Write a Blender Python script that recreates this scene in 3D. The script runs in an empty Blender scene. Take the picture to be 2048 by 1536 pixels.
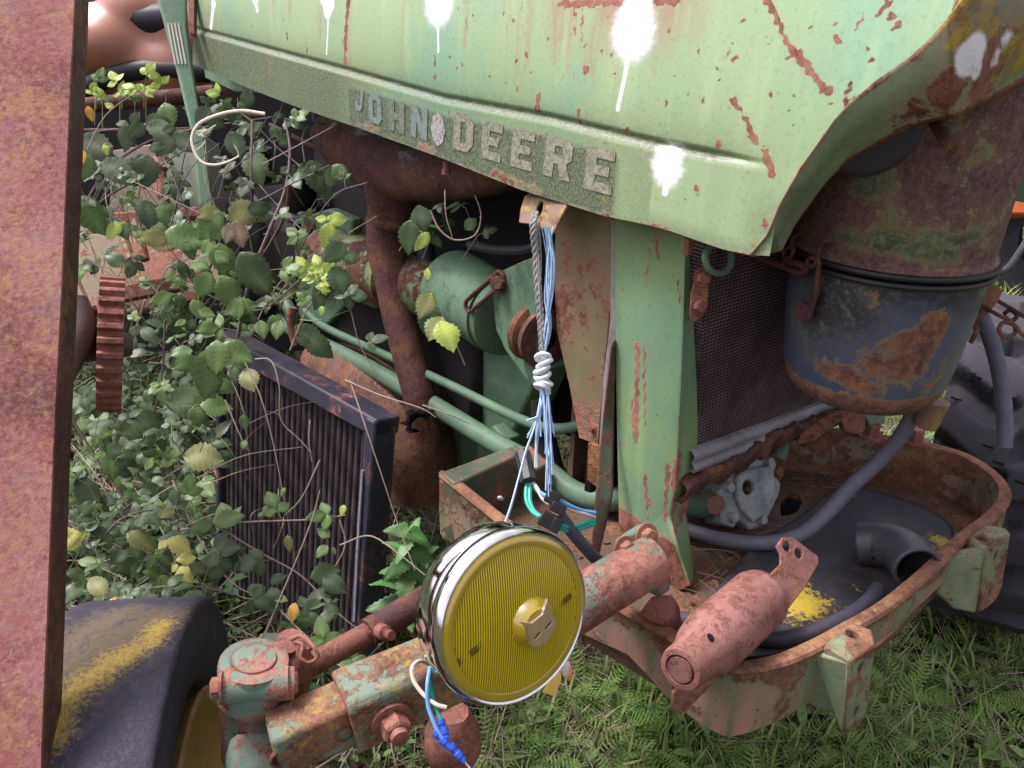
import bpy, bmesh, math, random
import numpy as np
from mathutils import Matrix, Vector
from mathutils.geometry import delaunay_2d_cdt

random.seed(7); rng = np.random.default_rng(7)
scn = bpy.context.scene
COL = scn.collection

# ------------------------------------------------------------------ camera
FPX = 1780.0
PITCH, ROLL, YAW = math.radians(25), math.radians(2), math.radians(39.7)
CAM = np.array([0, 0, 1.35])
Z3 = np.array([0, 0, 1.0])
_fh = np.array([-math.cos(YAW), math.sin(YAW), 0]); _r0 = np.array([math.sin(YAW), math.cos(YAW), 0])
FW = math.cos(PITCH) * _fh - math.sin(PITCH) * Z3
_u0 = math.sin(PITCH) * _fh + math.cos(PITCH) * Z3
RT = math.cos(ROLL) * _r0 + math.sin(ROLL) * _u0
UP = -math.sin(ROLL) * _r0 + math.cos(ROLL) * _u0
cam_data = bpy.data.cameras.new('camera')
cam_data.sensor_width = 36.0; cam_data.lens = 36.0 * FPX / 2048
cam_data.clip_start = 0.02; cam_data.clip_end = 500
cam = bpy.data.objects.new('camera', cam_data); COL.objects.link(cam)
M = Matrix.Identity(4)
for i in range(3):
    M[i][0] = RT[i]; M[i][1] = UP[i]; M[i][2] = -FW[i]; M[i][3] = CAM[i]
cam.matrix_world = M
scn.camera = cam

# ------------------------------------------------------------------ sky, sun, exposure (bright overcast)
SUN_EL, SUN_AZ = math.radians(58), math.radians(215)   # azimuth: direction the light comes from, measured from +X to +Y
world = bpy.data.worlds.new('World'); scn.world = world; world.use_nodes = True
wt = world.node_tree; bg = wt.nodes['Background']
sky = wt.nodes.new('ShaderNodeTexSky'); sky.sky_type = 'NISHITA'; sky.sun_disc = False
sky.sun_elevation = SUN_EL; sky.sun_rotation = math.pi / 2 - SUN_AZ
sky.air_density = 1.0; sky.dust_density = 5.0
hs = wt.nodes.new('ShaderNodeHueSaturation'); hs.inputs['Saturation'].default_value = 0.22
wt.links.new(sky.outputs[0], hs.inputs['Color'])
wm = wt.nodes.new('ShaderNodeMix'); wm.data_type = 'RGBA'; wm.blend_type = 'MULTIPLY'; wm.inputs[0].default_value = 1
wt.links.new(hs.outputs[0], wm.inputs[6]); wm.inputs[7].default_value = (1.05, 0.965, 1.10, 1)
wt.links.new(wm.outputs[2], bg.inputs['Color']); bg.inputs['Strength'].default_value = 0.135
sd = bpy.data.lights.new('sun', 'SUN'); sd.energy = 1.9; sd.angle = math.radians(14); sd.color = (1, 0.94, 0.93)
sun = bpy.data.objects.new('sun', sd); COL.objects.link(sun)
sdir = Vector((math.cos(SUN_EL) * math.cos(SUN_AZ), math.cos(SUN_EL) * math.sin(SUN_AZ), math.sin(SUN_EL)))
sun.rotation_euler = sdir.to_track_quat('Z', 'Y').to_euler()
scn.view_settings.view_transform = 'Standard'; scn.view_settings.look = 'None'
scn.view_settings.gamma = 1.0; scn.view_settings.use_curve_mapping = False
scn.view_settings.exposure = 1.12
scn.cycles.max_bounces = 6; scn.cycles.diffuse_bounces = 4; scn.cycles.glossy_bounces = 3
scn.cycles.transmission_bounces = 4; scn.cycles.transparent_max_bounces = 6
scn.cycles.caustics_reflective = False; scn.cycles.caustics_refractive = False

# ------------------------------------------------------------------ placing helpers (photo ray -> point in the yard)
def ray(x, y): return FW + RT * ((x - 1024) / FPX) - UP * ((y - 768) / FPX)
def S(x, y, d): return CAM + ray(x, y) * d
def onax(x, y, ax, v):
    q = ray(x, y); return CAM + q * ((v - CAM[ax]) / q[ax])
def SX(x, y, v): return onax(x, y, 0, v)
def SY(x, y, v): return onax(x, y, 1, v)
def SZ(x, y, v): return onax(x, y, 2, v)
def nrm(v): v = np.asarray(v, float); return v / (np.linalg.norm(v) + 1e-12)
class Plane:
    def __init__(s, a, b, c):
        s.o = np.asarray(a, float); s.u = nrm(np.asarray(b) - a); n = np.cross(s.u, np.asarray(c) - a)
        s.n = nrm(n)
        if s.n @ (CAM - s.o) < 0: s.n = -s.n
        s.v = np.cross(s.n, s.u)
    def at(s, x, y):
        q = ray(x, y); return CAM + q * (((s.o - CAM) @ s.n) / (q @ s.n))
    def to2(s, P): d = np.asarray(P) - s.o; return (float(d @ s.u), float(d @ s.v))
    def to3(s, a, b, h=0): return s.o + s.u * a + s.v * b + s.n * h
def PL(*t): return Plane(*[S(*q) for q in t])
def spline(pts, n):
    P = np.asarray(pts, float)
    if len(P) < 3:
        t = np.linspace(0, 1, n)[:, None]; return P[0] * (1 - t) + P[-1] * t
    seg = np.linalg.norm(np.diff(P[:, :3], axis=0), axis=1) ** .5
    k = np.concatenate([[0], np.cumsum(seg)]); T = np.linspace(0, k[-1], n)
    Q = np.vstack([2 * P[0] - P[1], P, 2 * P[-1] - P[-2]]); kk = np.concatenate([[k[0] - seg[0]], k, [k[-1] + seg[-1]]])
    out = []
    for t in T:
        i = int(min(max(np.searchsorted(k, t, 'right') - 1, 0), len(P) - 2))
        t0, t1, t2, t3 = kk[i:i + 4]; p0, p1, p2, p3 = Q[i:i + 4]
        a1 = (t1 - t) / (t1 - t0) * p0 + (t - t0) / (t1 - t0) * p1
        a2 = (t2 - t) / (t2 - t1) * p1 + (t - t1) / (t2 - t1) * p2
        a3 = (t3 - t) / (t3 - t2) * p2 + (t - t2) / (t3 - t2) * p3
        b1 = (t2 - t) / (t2 - t0) * a1 + (t - t0) / (t2 - t0) * a2
        b2 = (t3 - t) / (t3 - t1) * a2 + (t - t1) / (t3 - t1) * a3
        out.append((t2 - t) / (t2 - t1) * b1 + (t - t1) / (t2 - t1) * b2)
    return np.array(out)
def polyline(pts, n):
    P = np.asarray(pts, float); k = np.concatenate([[0], np.cumsum(np.linalg.norm(np.diff(P, axis=0), axis=1))])
    t = np.linspace(0, k[-1], n); return np.stack([np.interp(t, k, P[:, i]) for i in range(P.shape[1])], 1)
def frame_of(t, ref=None):
    t = nrm(t); ref = np.array([0, 0, 1.]) if ref is None else np.asarray(ref, float)
    if abs(t @ nrm(ref)) > .95: ref = np.array([1., 0, 0])
    a = nrm(np.cross(ref, t)); return a, np.cross(t, a)

def tri2(loops):                                        # triangulate an outline with holes
    pts = []; ed = []
    for L in loops:
        b = len(pts); pts += [Vector(q) for q in L]; ed += [(b + i, b + (i + 1) % len(L)) for i in range(len(L))]
    vo, eo, fo, *_ = delaunay_2d_cdt(pts, ed, [], 0, 1e-6)
    def inside(x, y):
        c = False
        for L in loops:
            for i in range(len(L)):
                (x0, y0), (x1, y1) = L[i][:2], L[(i + 1) % len(L)][:2]
                if (y0 > y) != (y1 > y) and x < (x1 - x0) * (y - y0) / (y1 - y0) + x0: c = not c
        return c
    return vo, [f for f in fo if inside(sum(vo[i][0] for i in f) / len(f), sum(vo[i][1] for i in f) / len(f))]

# ------------------------------------------------------------------ object tree helpers
def tag(o, label=None, cat=None, group=None, kind=None):
    if label: o['label'] = label
    if cat: o['category'] = cat
    if group: o['group'] = group
    if kind: o['kind'] = kind
    return o
def thing(name, loc, label, cat, group=None):
    o = bpy.data.objects.new(name, None); COL.objects.link(o); o.location = Vector(loc); o.empty_display_size = .05
    o['base'] = list(map(float, loc)); return tag(o, label, cat, group)
def base_of(o):
    while o is not None:
        if 'base' in o.keys(): return np.array(list(o['base']))
        o = o.parent
    return np.zeros(3)
class MB:
    def __init__(s): s.v = []; s.f = []; s.n = 0; s.attr = {}
    def add(s, v, f):
        v = np.asarray(v, float); s.v.append(v); s.f += [tuple(i + s.n for i in q) for q in f]; s.n += len(v); return s
    def tube(s, pts, r, seg=10, n=None, cap=True, sm=True, ref=None):
        P = np.asarray(pts, float); R = np.full(len(P), r, float) if np.isscalar(r) else np.asarray(r, float)
        if sm and len(P) > 2:
            n = n or max(8, 6 * len(P)); Q = spline(np.column_stack([P, R]), n); P = Q[:, :3]; R = np.abs(Q[:, 3])
        elif n: Q = polyline(np.column_stack([P, R]), n); P = Q[:, :3]; R = Q[:, 3]
        m = len(P); T = np.gradient(P, axis=0); a, b = frame_of(T[0], ref)
        th = np.linspace(0, 2 * math.pi, seg, endpoint=False); V = []
        for i in range(m):
            t = nrm(T[i]); a = nrm(a - t * (a @ t)); b = np.cross(t, a)
            V.append(P[i] + R[i] * (np.cos(th)[:, None] * a + np.sin(th)[:, None] * b))
        F = [(i * seg + j, i * seg + (j + 1) % seg, (i + 1) * seg + (j + 1) % seg, (i + 1) * seg + j) for i in range(m - 1) for j in range(seg)]
        if cap: F += [tuple(range(seg - 1, -1, -1)), tuple((m - 1) * seg + j for j in range(seg))]
        return s.add(np.concatenate(V), F)
    def lathe(s, o, ax, prof, seg=32, ref=None):      # prof: (distance along axis, radius)
        o = np.asarray(o, float); ax = nrm(ax); a, b = frame_of(ax, ref); th = np.linspace(0, 2 * math.pi, seg, endpoint=False)
        ring = np.cos(th)[:, None] * a + np.sin(th)[:, None] * b
        V = np.concatenate([o + ax * h + ring * max(r, 1e-5) for h, r in prof]); m = len(prof)
        F = [(i * seg + j, i * seg + (j + 1) % seg, (i + 1) * seg + (j + 1) % seg, (i + 1) * seg + j) for i in range(m - 1) for j in range(seg)]
        return s.add(V, F)
    def grid(s, G):                                     # G [m,n,3]
        m, n = G.shape[:2]
        F = [(i * n + j, i * n + j + 1, (i + 1) * n + j + 1, (i + 1) * n + j) for i in range(m - 1) for j in range(n - 1)]
        return s.add(G.reshape(-1, 3), F)
    def hexa(s, a, off):                                # 4 corners + offset vector
        a = np.asarray(a, float); b = a + np.asarray(off)
        return s.add(np.vstack([a, b]), [(0, 1, 2, 3), (7, 6, 5, 4), (0, 4, 5, 1), (1, 5, 6, 2), (2, 6, 7, 3), (3, 7, 4, 0)])
    def box(s, c, x, y, z):                             # half axes vectors
        c = np.asarray(c, float); x, y, z = (np.asarray(q, float) for q in (x, y, z))
        return s.hexa([c - x - y - z, c + x - y - z, c + x + y - z, c - x + y - z], 2 * z)
    def prism(s, pts, off):
        P = np.asarray(pts, float); k = len(P)
        F = [tuple(range(k)), tuple(range(2 * k - 1, k - 1, -1))] + [(i, i + k, (i + 1) % k + k, (i + 1) % k) for i in range(k)]
        return s.add(np.vstack([P, P + np.asarray(off)]), F)
    def plate(s, pl, outer, holes=(), th=.004):         # outline in pixels on a Plane, pierced; thickness away from the camera
        loops = [[pl.to2(pl.at(*q)) for q in outer]] + [list(h) for h in holes]
        return s.plate2(pl, loops, th)
    def plate2(s, pl, loops, th):
        vo, fo = tri2(loops)
        k = len(vo); cnt = {}
        for f in fo:
            for i in range(len(f)):
                e = (f[i], f[(i + 1) % len(f)]); cnt.setdefault(tuple(sorted(e)), []).append(e)
        V = [pl.to3(q[0], q[1], 0) for q in vo] + [pl.to3(q[0], q[1], -th) for q in vo]
        F = [tuple(f) for f in fo] + [tuple(i + k for i in reversed(f)) for f in fo]
        for c in cnt.values():
            if len(c) == 1: a, b = c[0]; F.append((b, a, a + k, b + k))
        return s.add(V, F)
    def circ(s, pl, x, y, r, n=14, ry=None):
        c = pl.to2(pl.at(x, y)); ry = ry or r
        return [(c[0] + r * math.cos(t), c[1] + ry * math.sin(t)) for t in np.linspace(0, 2 * math.pi, n, endpoint=False)]
    def bolt(s, c, ax, r, h, washer=True):
        c = np.asarray(c, float); ax = nrm(ax); a, b = frame_of(ax)
        if washer: s.lathe(c, ax, [(0, r * 1.45), (r * .25, r * 1.45), (r * .25, 0)], 18); c = c + ax * r * .22
        th = np.linspace(0, 2 * math.pi, 6, endpoint=False) + .4
        ring = lambda R, q: c + ax * q + R * (np.cos(th)[:, None] * a + np.sin(th)[:, None] * b)
        V = np.vstack([ring(r, 0), ring(r, h * .85), ring(r * .82, h)])
        F = [(i * 6 + j, i * 6 + (j + 1) % 6, (i + 1) * 6 + (j + 1) % 6, (i + 1) * 6 + j) for i in range(2) for j in range(6)] + [tuple(range(12, 18))]
        return s.add(V, F)
    def build(s, name, mat, parent=None, smooth=40, bevel=0, solid=0, bseg=2, kind=None, sub=0, center=False):
        V = np.concatenate(s.v) if s.v else np.zeros((0, 3)); b = base_of(parent)
        if parent is None and center: b = np.array([V[:, 0].mean(), V[:, 1].mean(), V[:, 2].min()])
        me = bpy.data.meshes.new(name); me.from_pydata((V - b).tolist(), [], s.f); me.update()
        for k, a in s.attr.items():
            at = me.attributes.new(k, 'FLOAT', 'POINT'); at.data.foreach_set('value', np.asarray(a, np.float32))
        bm = bmesh.new(); bm.from_mesh(me); bmesh.ops.recalc_face_normals(bm, faces=bm.faces); bm.to_mesh(me); bm.free()
        if smooth:
            me.polygons.foreach_set('use_smooth', [True] * len(me.polygons)); me.set_sharp_from_angle(angle=math.radians(smooth))
        me.materials.append(mat)
        o = bpy.data.objects.new(name, me); COL.objects.link(o)
        if parent is not None: o.parent = parent
        elif center: o.location = Vector(b)
        if solid:
            m = o.modifiers.new('t', 'SOLIDIFY'); m.thickness = solid; m.offset = -1
        if bevel:
            m = o.modifiers.new('b', 'BEVEL'); m.width = bevel; m.segments = bseg; m.limit_method = 'ANGLE'; m.angle_limit = math.radians(35); m.harden_normals = False
        if sub:
            m = o.modifiers.new('s', 'SUBSURF'); m.levels = m.render_levels = sub
        if kind: o['kind'] = kind
        return o
def coons(bot, top, lef, rig, m, n):                    # bottom/top run left->right, left/right run bottom->top; all [k,3]
    b, t = polyline(bot, n), polyline(top, n); l, r = polyline(lef, m), polyline(rig, m)
    u = np.linspace(0, 1, n)[None, :, None]; v = np.linspace(0, 1, m)[:, None, None]
    return (1 - v) * b[None] + v * t[None] + (1 - u) * l[:, None] + u * r[:, None] - ((1 - u) * (1 - v) * b[0] + u * (1 - v) * b[-1] + (1 - u) * v * t[0] + u * v * t[-1])
def segd(P, a, b):                                      # distance of points to a segment
    a, b = np.asarray(a), np.asarray(b); ab = b - a; t = np.clip(((P - a) @ ab) / (ab @ ab + 1e-12), 0, 1)
    return np.linalg.norm(P - a - t[:, None] * ab, axis=1)
def soft(d, r, w=.5): return np.clip((r * (1 + w) - d) / (2 * r * w + 1e-9), 0, 1)

# ------------------------------------------------------------------ materials
class NT:
    def __init__(s, name):
        s.m = bpy.data.materials.new(name); s.m.use_nodes = True; s.t = s.m.node_tree; s.b = s.t.nodes['Principled BSDF']
        s.co = s.t.nodes.new('ShaderNodeTexCoord').outputs['Object']; s.mp = {}
    def n(s, k, **p):
        q = s.t.nodes.new(k)
        for a, v in p.items(): setattr(q, a, v)
        return q
    def put(s, sock, v):
        if isinstance(v, bpy.types.NodeSocket): s.t.links.new(v, sock)
        elif isinstance(v, tuple): sock.default_value = (*v, 1) if len(v) == 3 and sock.type == 'RGBA' else v
        else: sock.default_value = v
    def math(s, op, a, b=0.0, c=None):
        q = s.n('ShaderNodeMath', operation=op); s.put(q.inputs[0], a); s.put(q.inputs[1], b)
        if c is not None: s.put(q.inputs[2], c)
        return q.outputs[0]
    def add(s, *a):
        r = a[0]
        for x in a[1:]: r = s.math('ADD', r, x)
        return r
    def mul(s, a, b): return s.math('MULTIPLY', a, b)
    def mad(s, a, b, c): return s.math('MULTIPLY_ADD', a, b, c)
    def mix(s, f, a, b, mode='MIX'):
        q = s.n('ShaderNodeMix', data_type='RGBA', blend_type=mode); s.put(q.inputs[0], f); s.put(q.inputs[6], a); s.put(q.inputs[7], b); return q.outputs[2]
    def step(s, v, a, b):
        q = s.n('ShaderNodeMapRange', interpolation_type='SMOOTHSTEP'); s.put(q.inputs[0], v); q.inputs[1].default_value = a; q.inputs[2].default_value = b; return q.outputs[0]
    def coord(s, scale):
        if scale not in s.mp:
            q = s.n('ShaderNodeMapping'); q.inputs['Scale'].default_value = scale; s.t.links.new(s.co, q.inputs[0]); s.mp[scale] = q.outputs[0]
        return s.mp[scale]
    def noise(s, sc, det=4, rough=.6, st=(1, 1, 1), dist=0.0, off=0.0):
        q = s.n('ShaderNodeTexNoise', noise_dimensions='4D'); s.t.links.new(s.coord(st), q.inputs['Vector'])
        q.inputs['W'].default_value = off; q.inputs['Scale'].default_value = sc; q.inputs['Detail'].default_value = det; q.inputs['Roughness'].default_value = rough; q.inputs['Distortion'].default_value = dist
        return q.outputs[0]
    def voro(s, sc, feat='F1'):
        q = s.n('ShaderNodeTexVoronoi', feature=feat); s.t.links.new(s.coord((1, 1, 1)), q.inputs['Vector']); q.inputs['Scale'].default_value = sc; return q.outputs[0]
    def attr(s, k): return s.n('ShaderNodeAttribute', attribute_name=k).outputs['Fac']
    def ramp(s, v, *st):
        q = s.n('ShaderNodeValToRGB'); s.put(q.inputs[0], v); e = q.color_ramp.elements
        while len(e) < len(st): e.new(.5)
        for i, (p, c) in enumerate(st): e[i].position = p; e[i].color = (*c, 1)
        return q.outputs[0]
    def edge(s, r=.006):
        bv = s.n('ShaderNodeBevel', samples=4); bv.inputs[0].default_value = r
        g = s.n('ShaderNodeNewGeometry'); d = s.n('ShaderNodeVectorMath', operation='DOT_PRODUCT')
        s.t.links.new(bv.outputs[0], d.inputs[0]); s.t.links.new(g.outputs['Normal'], d.inputs[1])
        return s.step(s.math('SUBTRACT', 1, d.outputs['Value']), .01, .14)
    def bump(s, h, st=.3, dist=.004):
        q = s.n('ShaderNodeBump'); s.put(q.inputs['Height'], h); q.inputs['Strength'].default_value = st; q.inputs['Distance'].default_value = dist
        s.t.links.new(q.outputs[0], s.b.inputs['Normal'])
    def out(s, col, rough=.6, spec=.3, metal=0.0):
        s.put(s.b.inputs['Base Color'], col); s.put(s.b.inputs['Roughness'], rough); s.put(s.b.inputs['Specular IOR Level'], spec); s.put(s.b.inputs['Metallic'], metal); return s.m

RUST = {'pink': ((.07, .027, .020), (.20, .078, .058), (.31, .138, .108), (.36, .175, .10)),
        'tray': ((.05, .025, .016), (.14, .070, .042), (.23, .118, .072), (.30, .175, .085)),
        'dark': ((.030, .014, .014), (.070, .030, .027), (.105, .046, .038), (.14, .07, .05)),
        'brown': ((.05, .024, .016), (.13, .058, .038), (.20, .10, .06), (.24, .13, .07)),
        'orange': ((.08, .03, .02), (.19, .08, .045), (.30, .14, .06), (.38, .20, .07))}
LICHEN = (.42, .30, .035)
def rust_col(t, kind, sc=1.0, off=0.0):
    a, b, c, d = RUST[kind]
    n = t.add(t.mul(t.noise(9 * sc, 5, .65, off=off), .55), t.mul(t.noise(70 * sc, 4, .7, off=off + 1), .45))
    col = t.ramp(n, (.36, a), (.46, b), (.54, c), (.64, d))
    col = t.mix(t.mul(t.step(t.noise(5 * sc, 4, .65, off=off + 7), .42, .62), .55), col, t.ramp(n, (.36, (.06, .026, .014)), (.48, (.16, .075, .035)), (.62, (.29, .155, .065))))
    sp = t.step(t.noise(230 * sc, 2, .5, off=off + 2), .56, .68)
    return t.mix(t.mul(sp, .55), col, a)
def weathered(name, base, alt=None, rust=.3, kind='pink', sc=1.0, edge=.35, lich=0.0, grime=.3, rough=.5, streak=.25, bump=.35, off=0.0, masks=False, spec=.3, gcol=(.05, .055, .035)):
    t = NT(name); alt = alt or tuple(x * .72 for x in base)
    lo = t.noise(5 * sc, 4, .6, off=off); st = t.noise(26 * sc, 3, .6, st=(1, 1, .12), off=off + 5)
    col = t.mix(t.step(lo, .38, .64), base, alt)
    col = t.mix(t.mul(t.step(st, .5, .75), streak), col, tuple(min(1, x * 1.35 + .02) for x in base))
    fine = t.noise(160 * sc, 3, .6, off=off + 6)
    col = t.mix(t.mul(t.step(fine, .52, .7), .22), col, gcol)
    gr = t.mul(t.step(t.add(t.mul(t.noise(11 * sc, 5, .7, off=off + 8), .7), t.mul(t.noise(90 * sc, 3, .7, off=off + 9), .3)), .46, .64), grime)
    if masks: gr = t.math('MAXIMUM', gr, t.mul(t.attr('grime'), t.mad(t.step(t.noise(240, 4, .75, off=off + 3), .38, .60), .42, .55)))
    col = t.mix(gr, col, gcol)
    if masks: col = t.mix(t.mul(t.mul(t.attr('stain'), 1.25), t.step(t.noise(40, 4, .6, st=(1, 1, .1), off=off + 40), .36, .62)), col, (.36, .19, .14))
    e = t.edge()
    n1 = t.noise(14 * sc, 6, .68, dist=.3, off=off + 11); n2 = t.noise(95 * sc, 4, .7, off=off + 12)
    v = t.add(t.mad(n2, .3, -.15), n1, (rust - .5) * .7); v = t.mad(e, edge, v)
    if masks: v = t.mad(t.attr('rust'), .72, v)
    n3 = t.noise(48 * sc, 5, .75, off=off + 15); v = t.add(v, t.mul(t.step(n3, .54, .70), .16 * min(1, rust * 2 + .15)))
    m = t.step(v, .57, .645); halo = t.step(v, .48, .60)
    rc = rust_col(t, kind, sc, off)
    col = t.mix(t.mul(halo, .55), col, tuple(.5 * a + .5 * b for a, b in zip(base, RUST[kind][2])))
    col = t.mix(m, col, rc)
    lm = None
    if masks:
        lm = t.step(t.add(t.attr('lichen'), t.mad(t.noise(55, 6, .75, off=off + 20), 1.3, -.65)), .38, .52)
    elif lich > 0: lm = t.step(t.add(t.noise(24 * sc, 7, .78, off=off + 20), (lich - .5) * .6), .52, .62)
    if lm is not None:
        lc = t.ramp(t.noise(48, 4, .7, off=off + 21), (.36, (.16, .15, .09)), (.5, (.30, .21, .05)), (.62, LICHEN))
        col = t.mix(lm, col, lc)
    if masks:
        wv = t.attr('white'); wm = t.step(t.add(wv, t.mad(t.noise(520, 3, .7), .36, -.18)), .14, .66)
        col = t.mix(wm, col, (.83, .83, .84))
    h = t.add(t.mul(m, .8), t.mul(t.noise(120 * sc, 4, .7, off=off + 30), .35), t.mul(t.mul(m, n2), 1.2))
    t.bump(h, bump, .0025)
    return t.out(col, t.mad(m, .9 - rough, t.mad(fine, .2, rough - .1)), spec)
def plain(name, col, rough=.5, spec=.4, var=.25, sc=30, metal=0.0, bump=.1, dirt=0.0, dcol=(.12, .10, .08)):
    t = NT(name); n = t.noise(sc, 4, .65); c = t.mix(n, tuple(x * (1 - var) for x in col), tuple(min(1, x * (1 + var)) for x in col))
    if dirt: c = t.mix(t.mul(t.step(t.noise(sc * .6, 6, .75, off=4), .45, .68), dirt), c, dcol)
    t.bump(t.noise(sc * 5, 3, .6), bump, .002); return t.out(c, rough, spec, metal)

GREEN = (.215, .375, .165); GREEN2 = (.20, .36, .20); TEAL = (.075, .21, .125)
M_hood = weathered('hood paint', (.33, .45, .235), (.255, .43, .27), rust=.02, edge=.1, grime=.05, rough=.42, masks=True, bump=.18, streak=.35, spec=.35, gcol=(.085, .088, .058))
M_rim = weathered('hood rim paint', (.24, .33, .19), (.17, .22, .13), rust=.24, kind='pink', edge=.25, grime=.55, masks=True, off=3)
M_post = weathered('grille side paint', (.22, .32, .12), (.155, .275, .165), rust=.06, edge=.3, grime=.12, masks=True, off=8, streak=.4)
M_green = weathered('green paint', (.10, .18, .10), (.075, .14, .085), rust=.40, edge=.4, grime=.3, off=12)
M_greenlite = weathered('pale green paint', (.17, .28, .17), (.12, .22, .14), rust=.22, edge=.3, grime=.3, off=14)
M_teal = weathered('green pipe paint', (.115, .20, .125), (.09, .16, .10), rust=.30, edge=.15, grime=.3, off=16, sc=1.3, bump=.2)
M_axle = weathered('axle paint', (.13, .21, .15), (.11, .18, .13), kind='tray', rust=.70, edge=.5, grime=.4, off=20, lich=.50, sc=1.3, bump=.5)
M_tube = weathered('axle tube paint', (.13, .20, .14), (.11, .18, .13), kind='pink', rust=.72, edge=.4, grime=.2, off=23, lich=.37, sc=1.4, bump=.5)
M_knuckle = weathered('knuckle paint', (.12, .23, .17), (.10, .19, .145), rust=.62, edge=.7, grime=.15, off=22, lich=.18, sc=1.3)
M_tray = weathered('front frame paint', (.21, .27, .16), (.15, .20, .12), rust=.49, kind='tray', edge=.7, grime=.4, off=25, masks=True, bump=.5)
M_pad = weathered('front frame pad paint', (.20, .25, .15), (.14, .19, .11), rust=.64, kind='tray', edge=.8, grime=.5, off=26, lich=.33, bump=.5)
M_floor = weathered('tray floor rust', (.11, .075, .05), (.08, .06, .04), rust=.6, kind='brown', edge=.1, grime=.4, off=27, bump=.6, sc=1.4)
M_rail = weathered('frame rail paint', (.075, .11, .07), (.06, .085, .055), rust=.55, kind='pink', edge=.7, grime=.5, off=29)
M_manifold = weathered('manifold rust', (.06, .026, .026), (.075, .03, .03), rust=.75, kind='dark', edge=.1, grime=.1, off=31, bump=.5, sc=1.6)
M_pipe = weathered('exhaust pipe rust', (.09, .04, .035), (.10, .045, .035), rust=.75, kind='dark', edge=.1, grime=.05, off=33, bump=.5, sc=2)
M_rust = weathered('red rust', (.24, .09, .07), (.20, .08, .06), rust=.7, kind='pink', edge=.1, grime=.05, off=35, sc=1.4, bump=.35)
M_brownrust = weathered('brown rust', (.12, .06, .04), (.10, .05, .035), rust=.7, kind='brown', edge=.1, grime=.2, off=37, sc=1.5, bump=.5)
M_darkrust = weathered('dark rust', (.06, .03, .028), (.05, .026, .022), rust=.7, kind='dark', edge=.1, grime=.2, off=38, sc=2, bump=.4)
M_orangerust = weathered('flaky orange rust', (.2, .09, .04), (.14, .06, .03), rust=.7, kind='orange', edge=.1, grime=.35, off=39, sc=2.4, bump=1.0)
M_bracket = weathered('rusty bracket', (.20, .17, .09), (.15, .14, .08), rust=.60, kind='pink', edge=.25, grime=.1, off=41, sc=.8)
M_lichplate = weathered('lichen bracket', (.20, .13, .08), (.2, .13, .09), rust=.5, kind='brown', edge=.1, grime=.2, off=43, lich=.55, sc=2)
def beam_mat():
    t = NT('rusty beam skin'); n = t.noise(6, 5, .65, off=2); st = t.noise(9, 4, .6, st=(1, 1, .2), off=3); f = t.noise(150, 4, .75)
    c = t.ramp(t.add(t.mul(n, .5), t.mul(f, .5)), (.36, (.11, .040, .035)), (.46, (.21, .080, .070)), (.54, (.305, .138, .128)), (.66, (.40, .22, .21)))
    c = t.mix(t.mul(t.step(st, .46, .62), .55), c, (.27, .085, .08))
    c = t.mix(t.mul(t.step(t.add(t.mul(t.noise(11, 5, .75, off=9), .5), t.mul(t.noise(120, 4, .75, off=10), .5)), .47, .60), .75), c, (.33, .195, .095))
    c = t.mix(t.mul(t.step(t.add(t.mul(t.noise(16, 5, .75, off=19), .5), t.mul(t.noise(190, 3, .75, off=20), .5)), .50, .60), .7), c, (.21, .13, .145))
    c = t.mix(t.mul(t.step(t.noise(40, 5, .75, off=12), .58, .7), .5), c, (.15, .11, .11))
    sx = t.n('ShaderNodeSeparateXYZ'); t.t.links.new(t.co, sx.inputs[0]); lowz = t.step(t.add(t.mul(sx.outputs[2], -1.1), t.mul(t.noise(8, 5, .7, st=(1, 1, .35), off=30), 1.3)), -.35, .35)
    c = t.mix(t.mul(lowz, .62), c, t.mix(t.noise(120, 4, .75), (.17, .05, .05), (.30, .105, .095)))
    ch = t.step(t.add(t.mul(t.noise(30, 6, .8, off=33), .6), t.mul(t.noise(160, 3, .7, off=34), .4)), .56, .64); c = t.mix(t.mul(ch, .6), c, (.10, .05, .045))
    t.bump(t.add(t.noise(220, 4, .7), t.mul(ch, -.8)), .5, .002); return t.out(c, .85, .2)
M_beam = beam_mat()
M_beamedge = weathered('beam edge rust', (.05, .025, .022), (.05, .02, .02), rust=.7, kind='dark', edge=.1, grime=.2, off=45)
def air_mat():
    t = NT('air cleaner skin'); n1 = t.noise(16, 6, .68, dist=.2, off=2); n2 = t.noise(110, 5, .75, off=3)
    base = t.mix(t.step(t.noise(9, 4, .6, off=5), .4, .6), (.062, .074, .112), (.080, .090, .128))
    base = t.mix(t.attr('green'), base, t.mix(t.step(t.add(t.mul(n1, .6), t.mul(n2, .4)), .44, .56), (.16, .20, .10), (.075, .085, .06)))
    v = t.add(t.mad(n2, .75, -.375), n1, t.mad(t.attr('rust'), .75, -.30)); m = t.step(v, .52, .60); ha = t.step(v, .46, .56)
    base = t.mix(t.mul(t.attr('grime'), t.step(n2, .36, .55)), base, (.032, .028, .026))
    base = t.mix(t.mul(ha, t.mad(n2, 1.6, -.1)), base, (.26, .19, .075))
    rc = t.ramp(t.add(t.mul(t.noise(30, 5, .7), .5), t.mul(n2, .5)), (.34, (.035, .022, .024)), (.46, (.12, .055, .045)), (.55, (.24, .11, .055)), (.66, (.27, .14, .10)))
    rc = t.mix(t.attr('purple'), rc, t.ramp(n2, (.36, (.045, .026, .026)), (.5, (.13, .073, .062)), (.66, (.21, .118, .085))))
    c = t.mix(m, base, rc); t.bump(t.add(t.mul(m, .7), t.mul(n2, .5)), .35, .002)
    return t.out(c, t.mad(m, .5, .36), .4)
M_air = air_mat()
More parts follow.
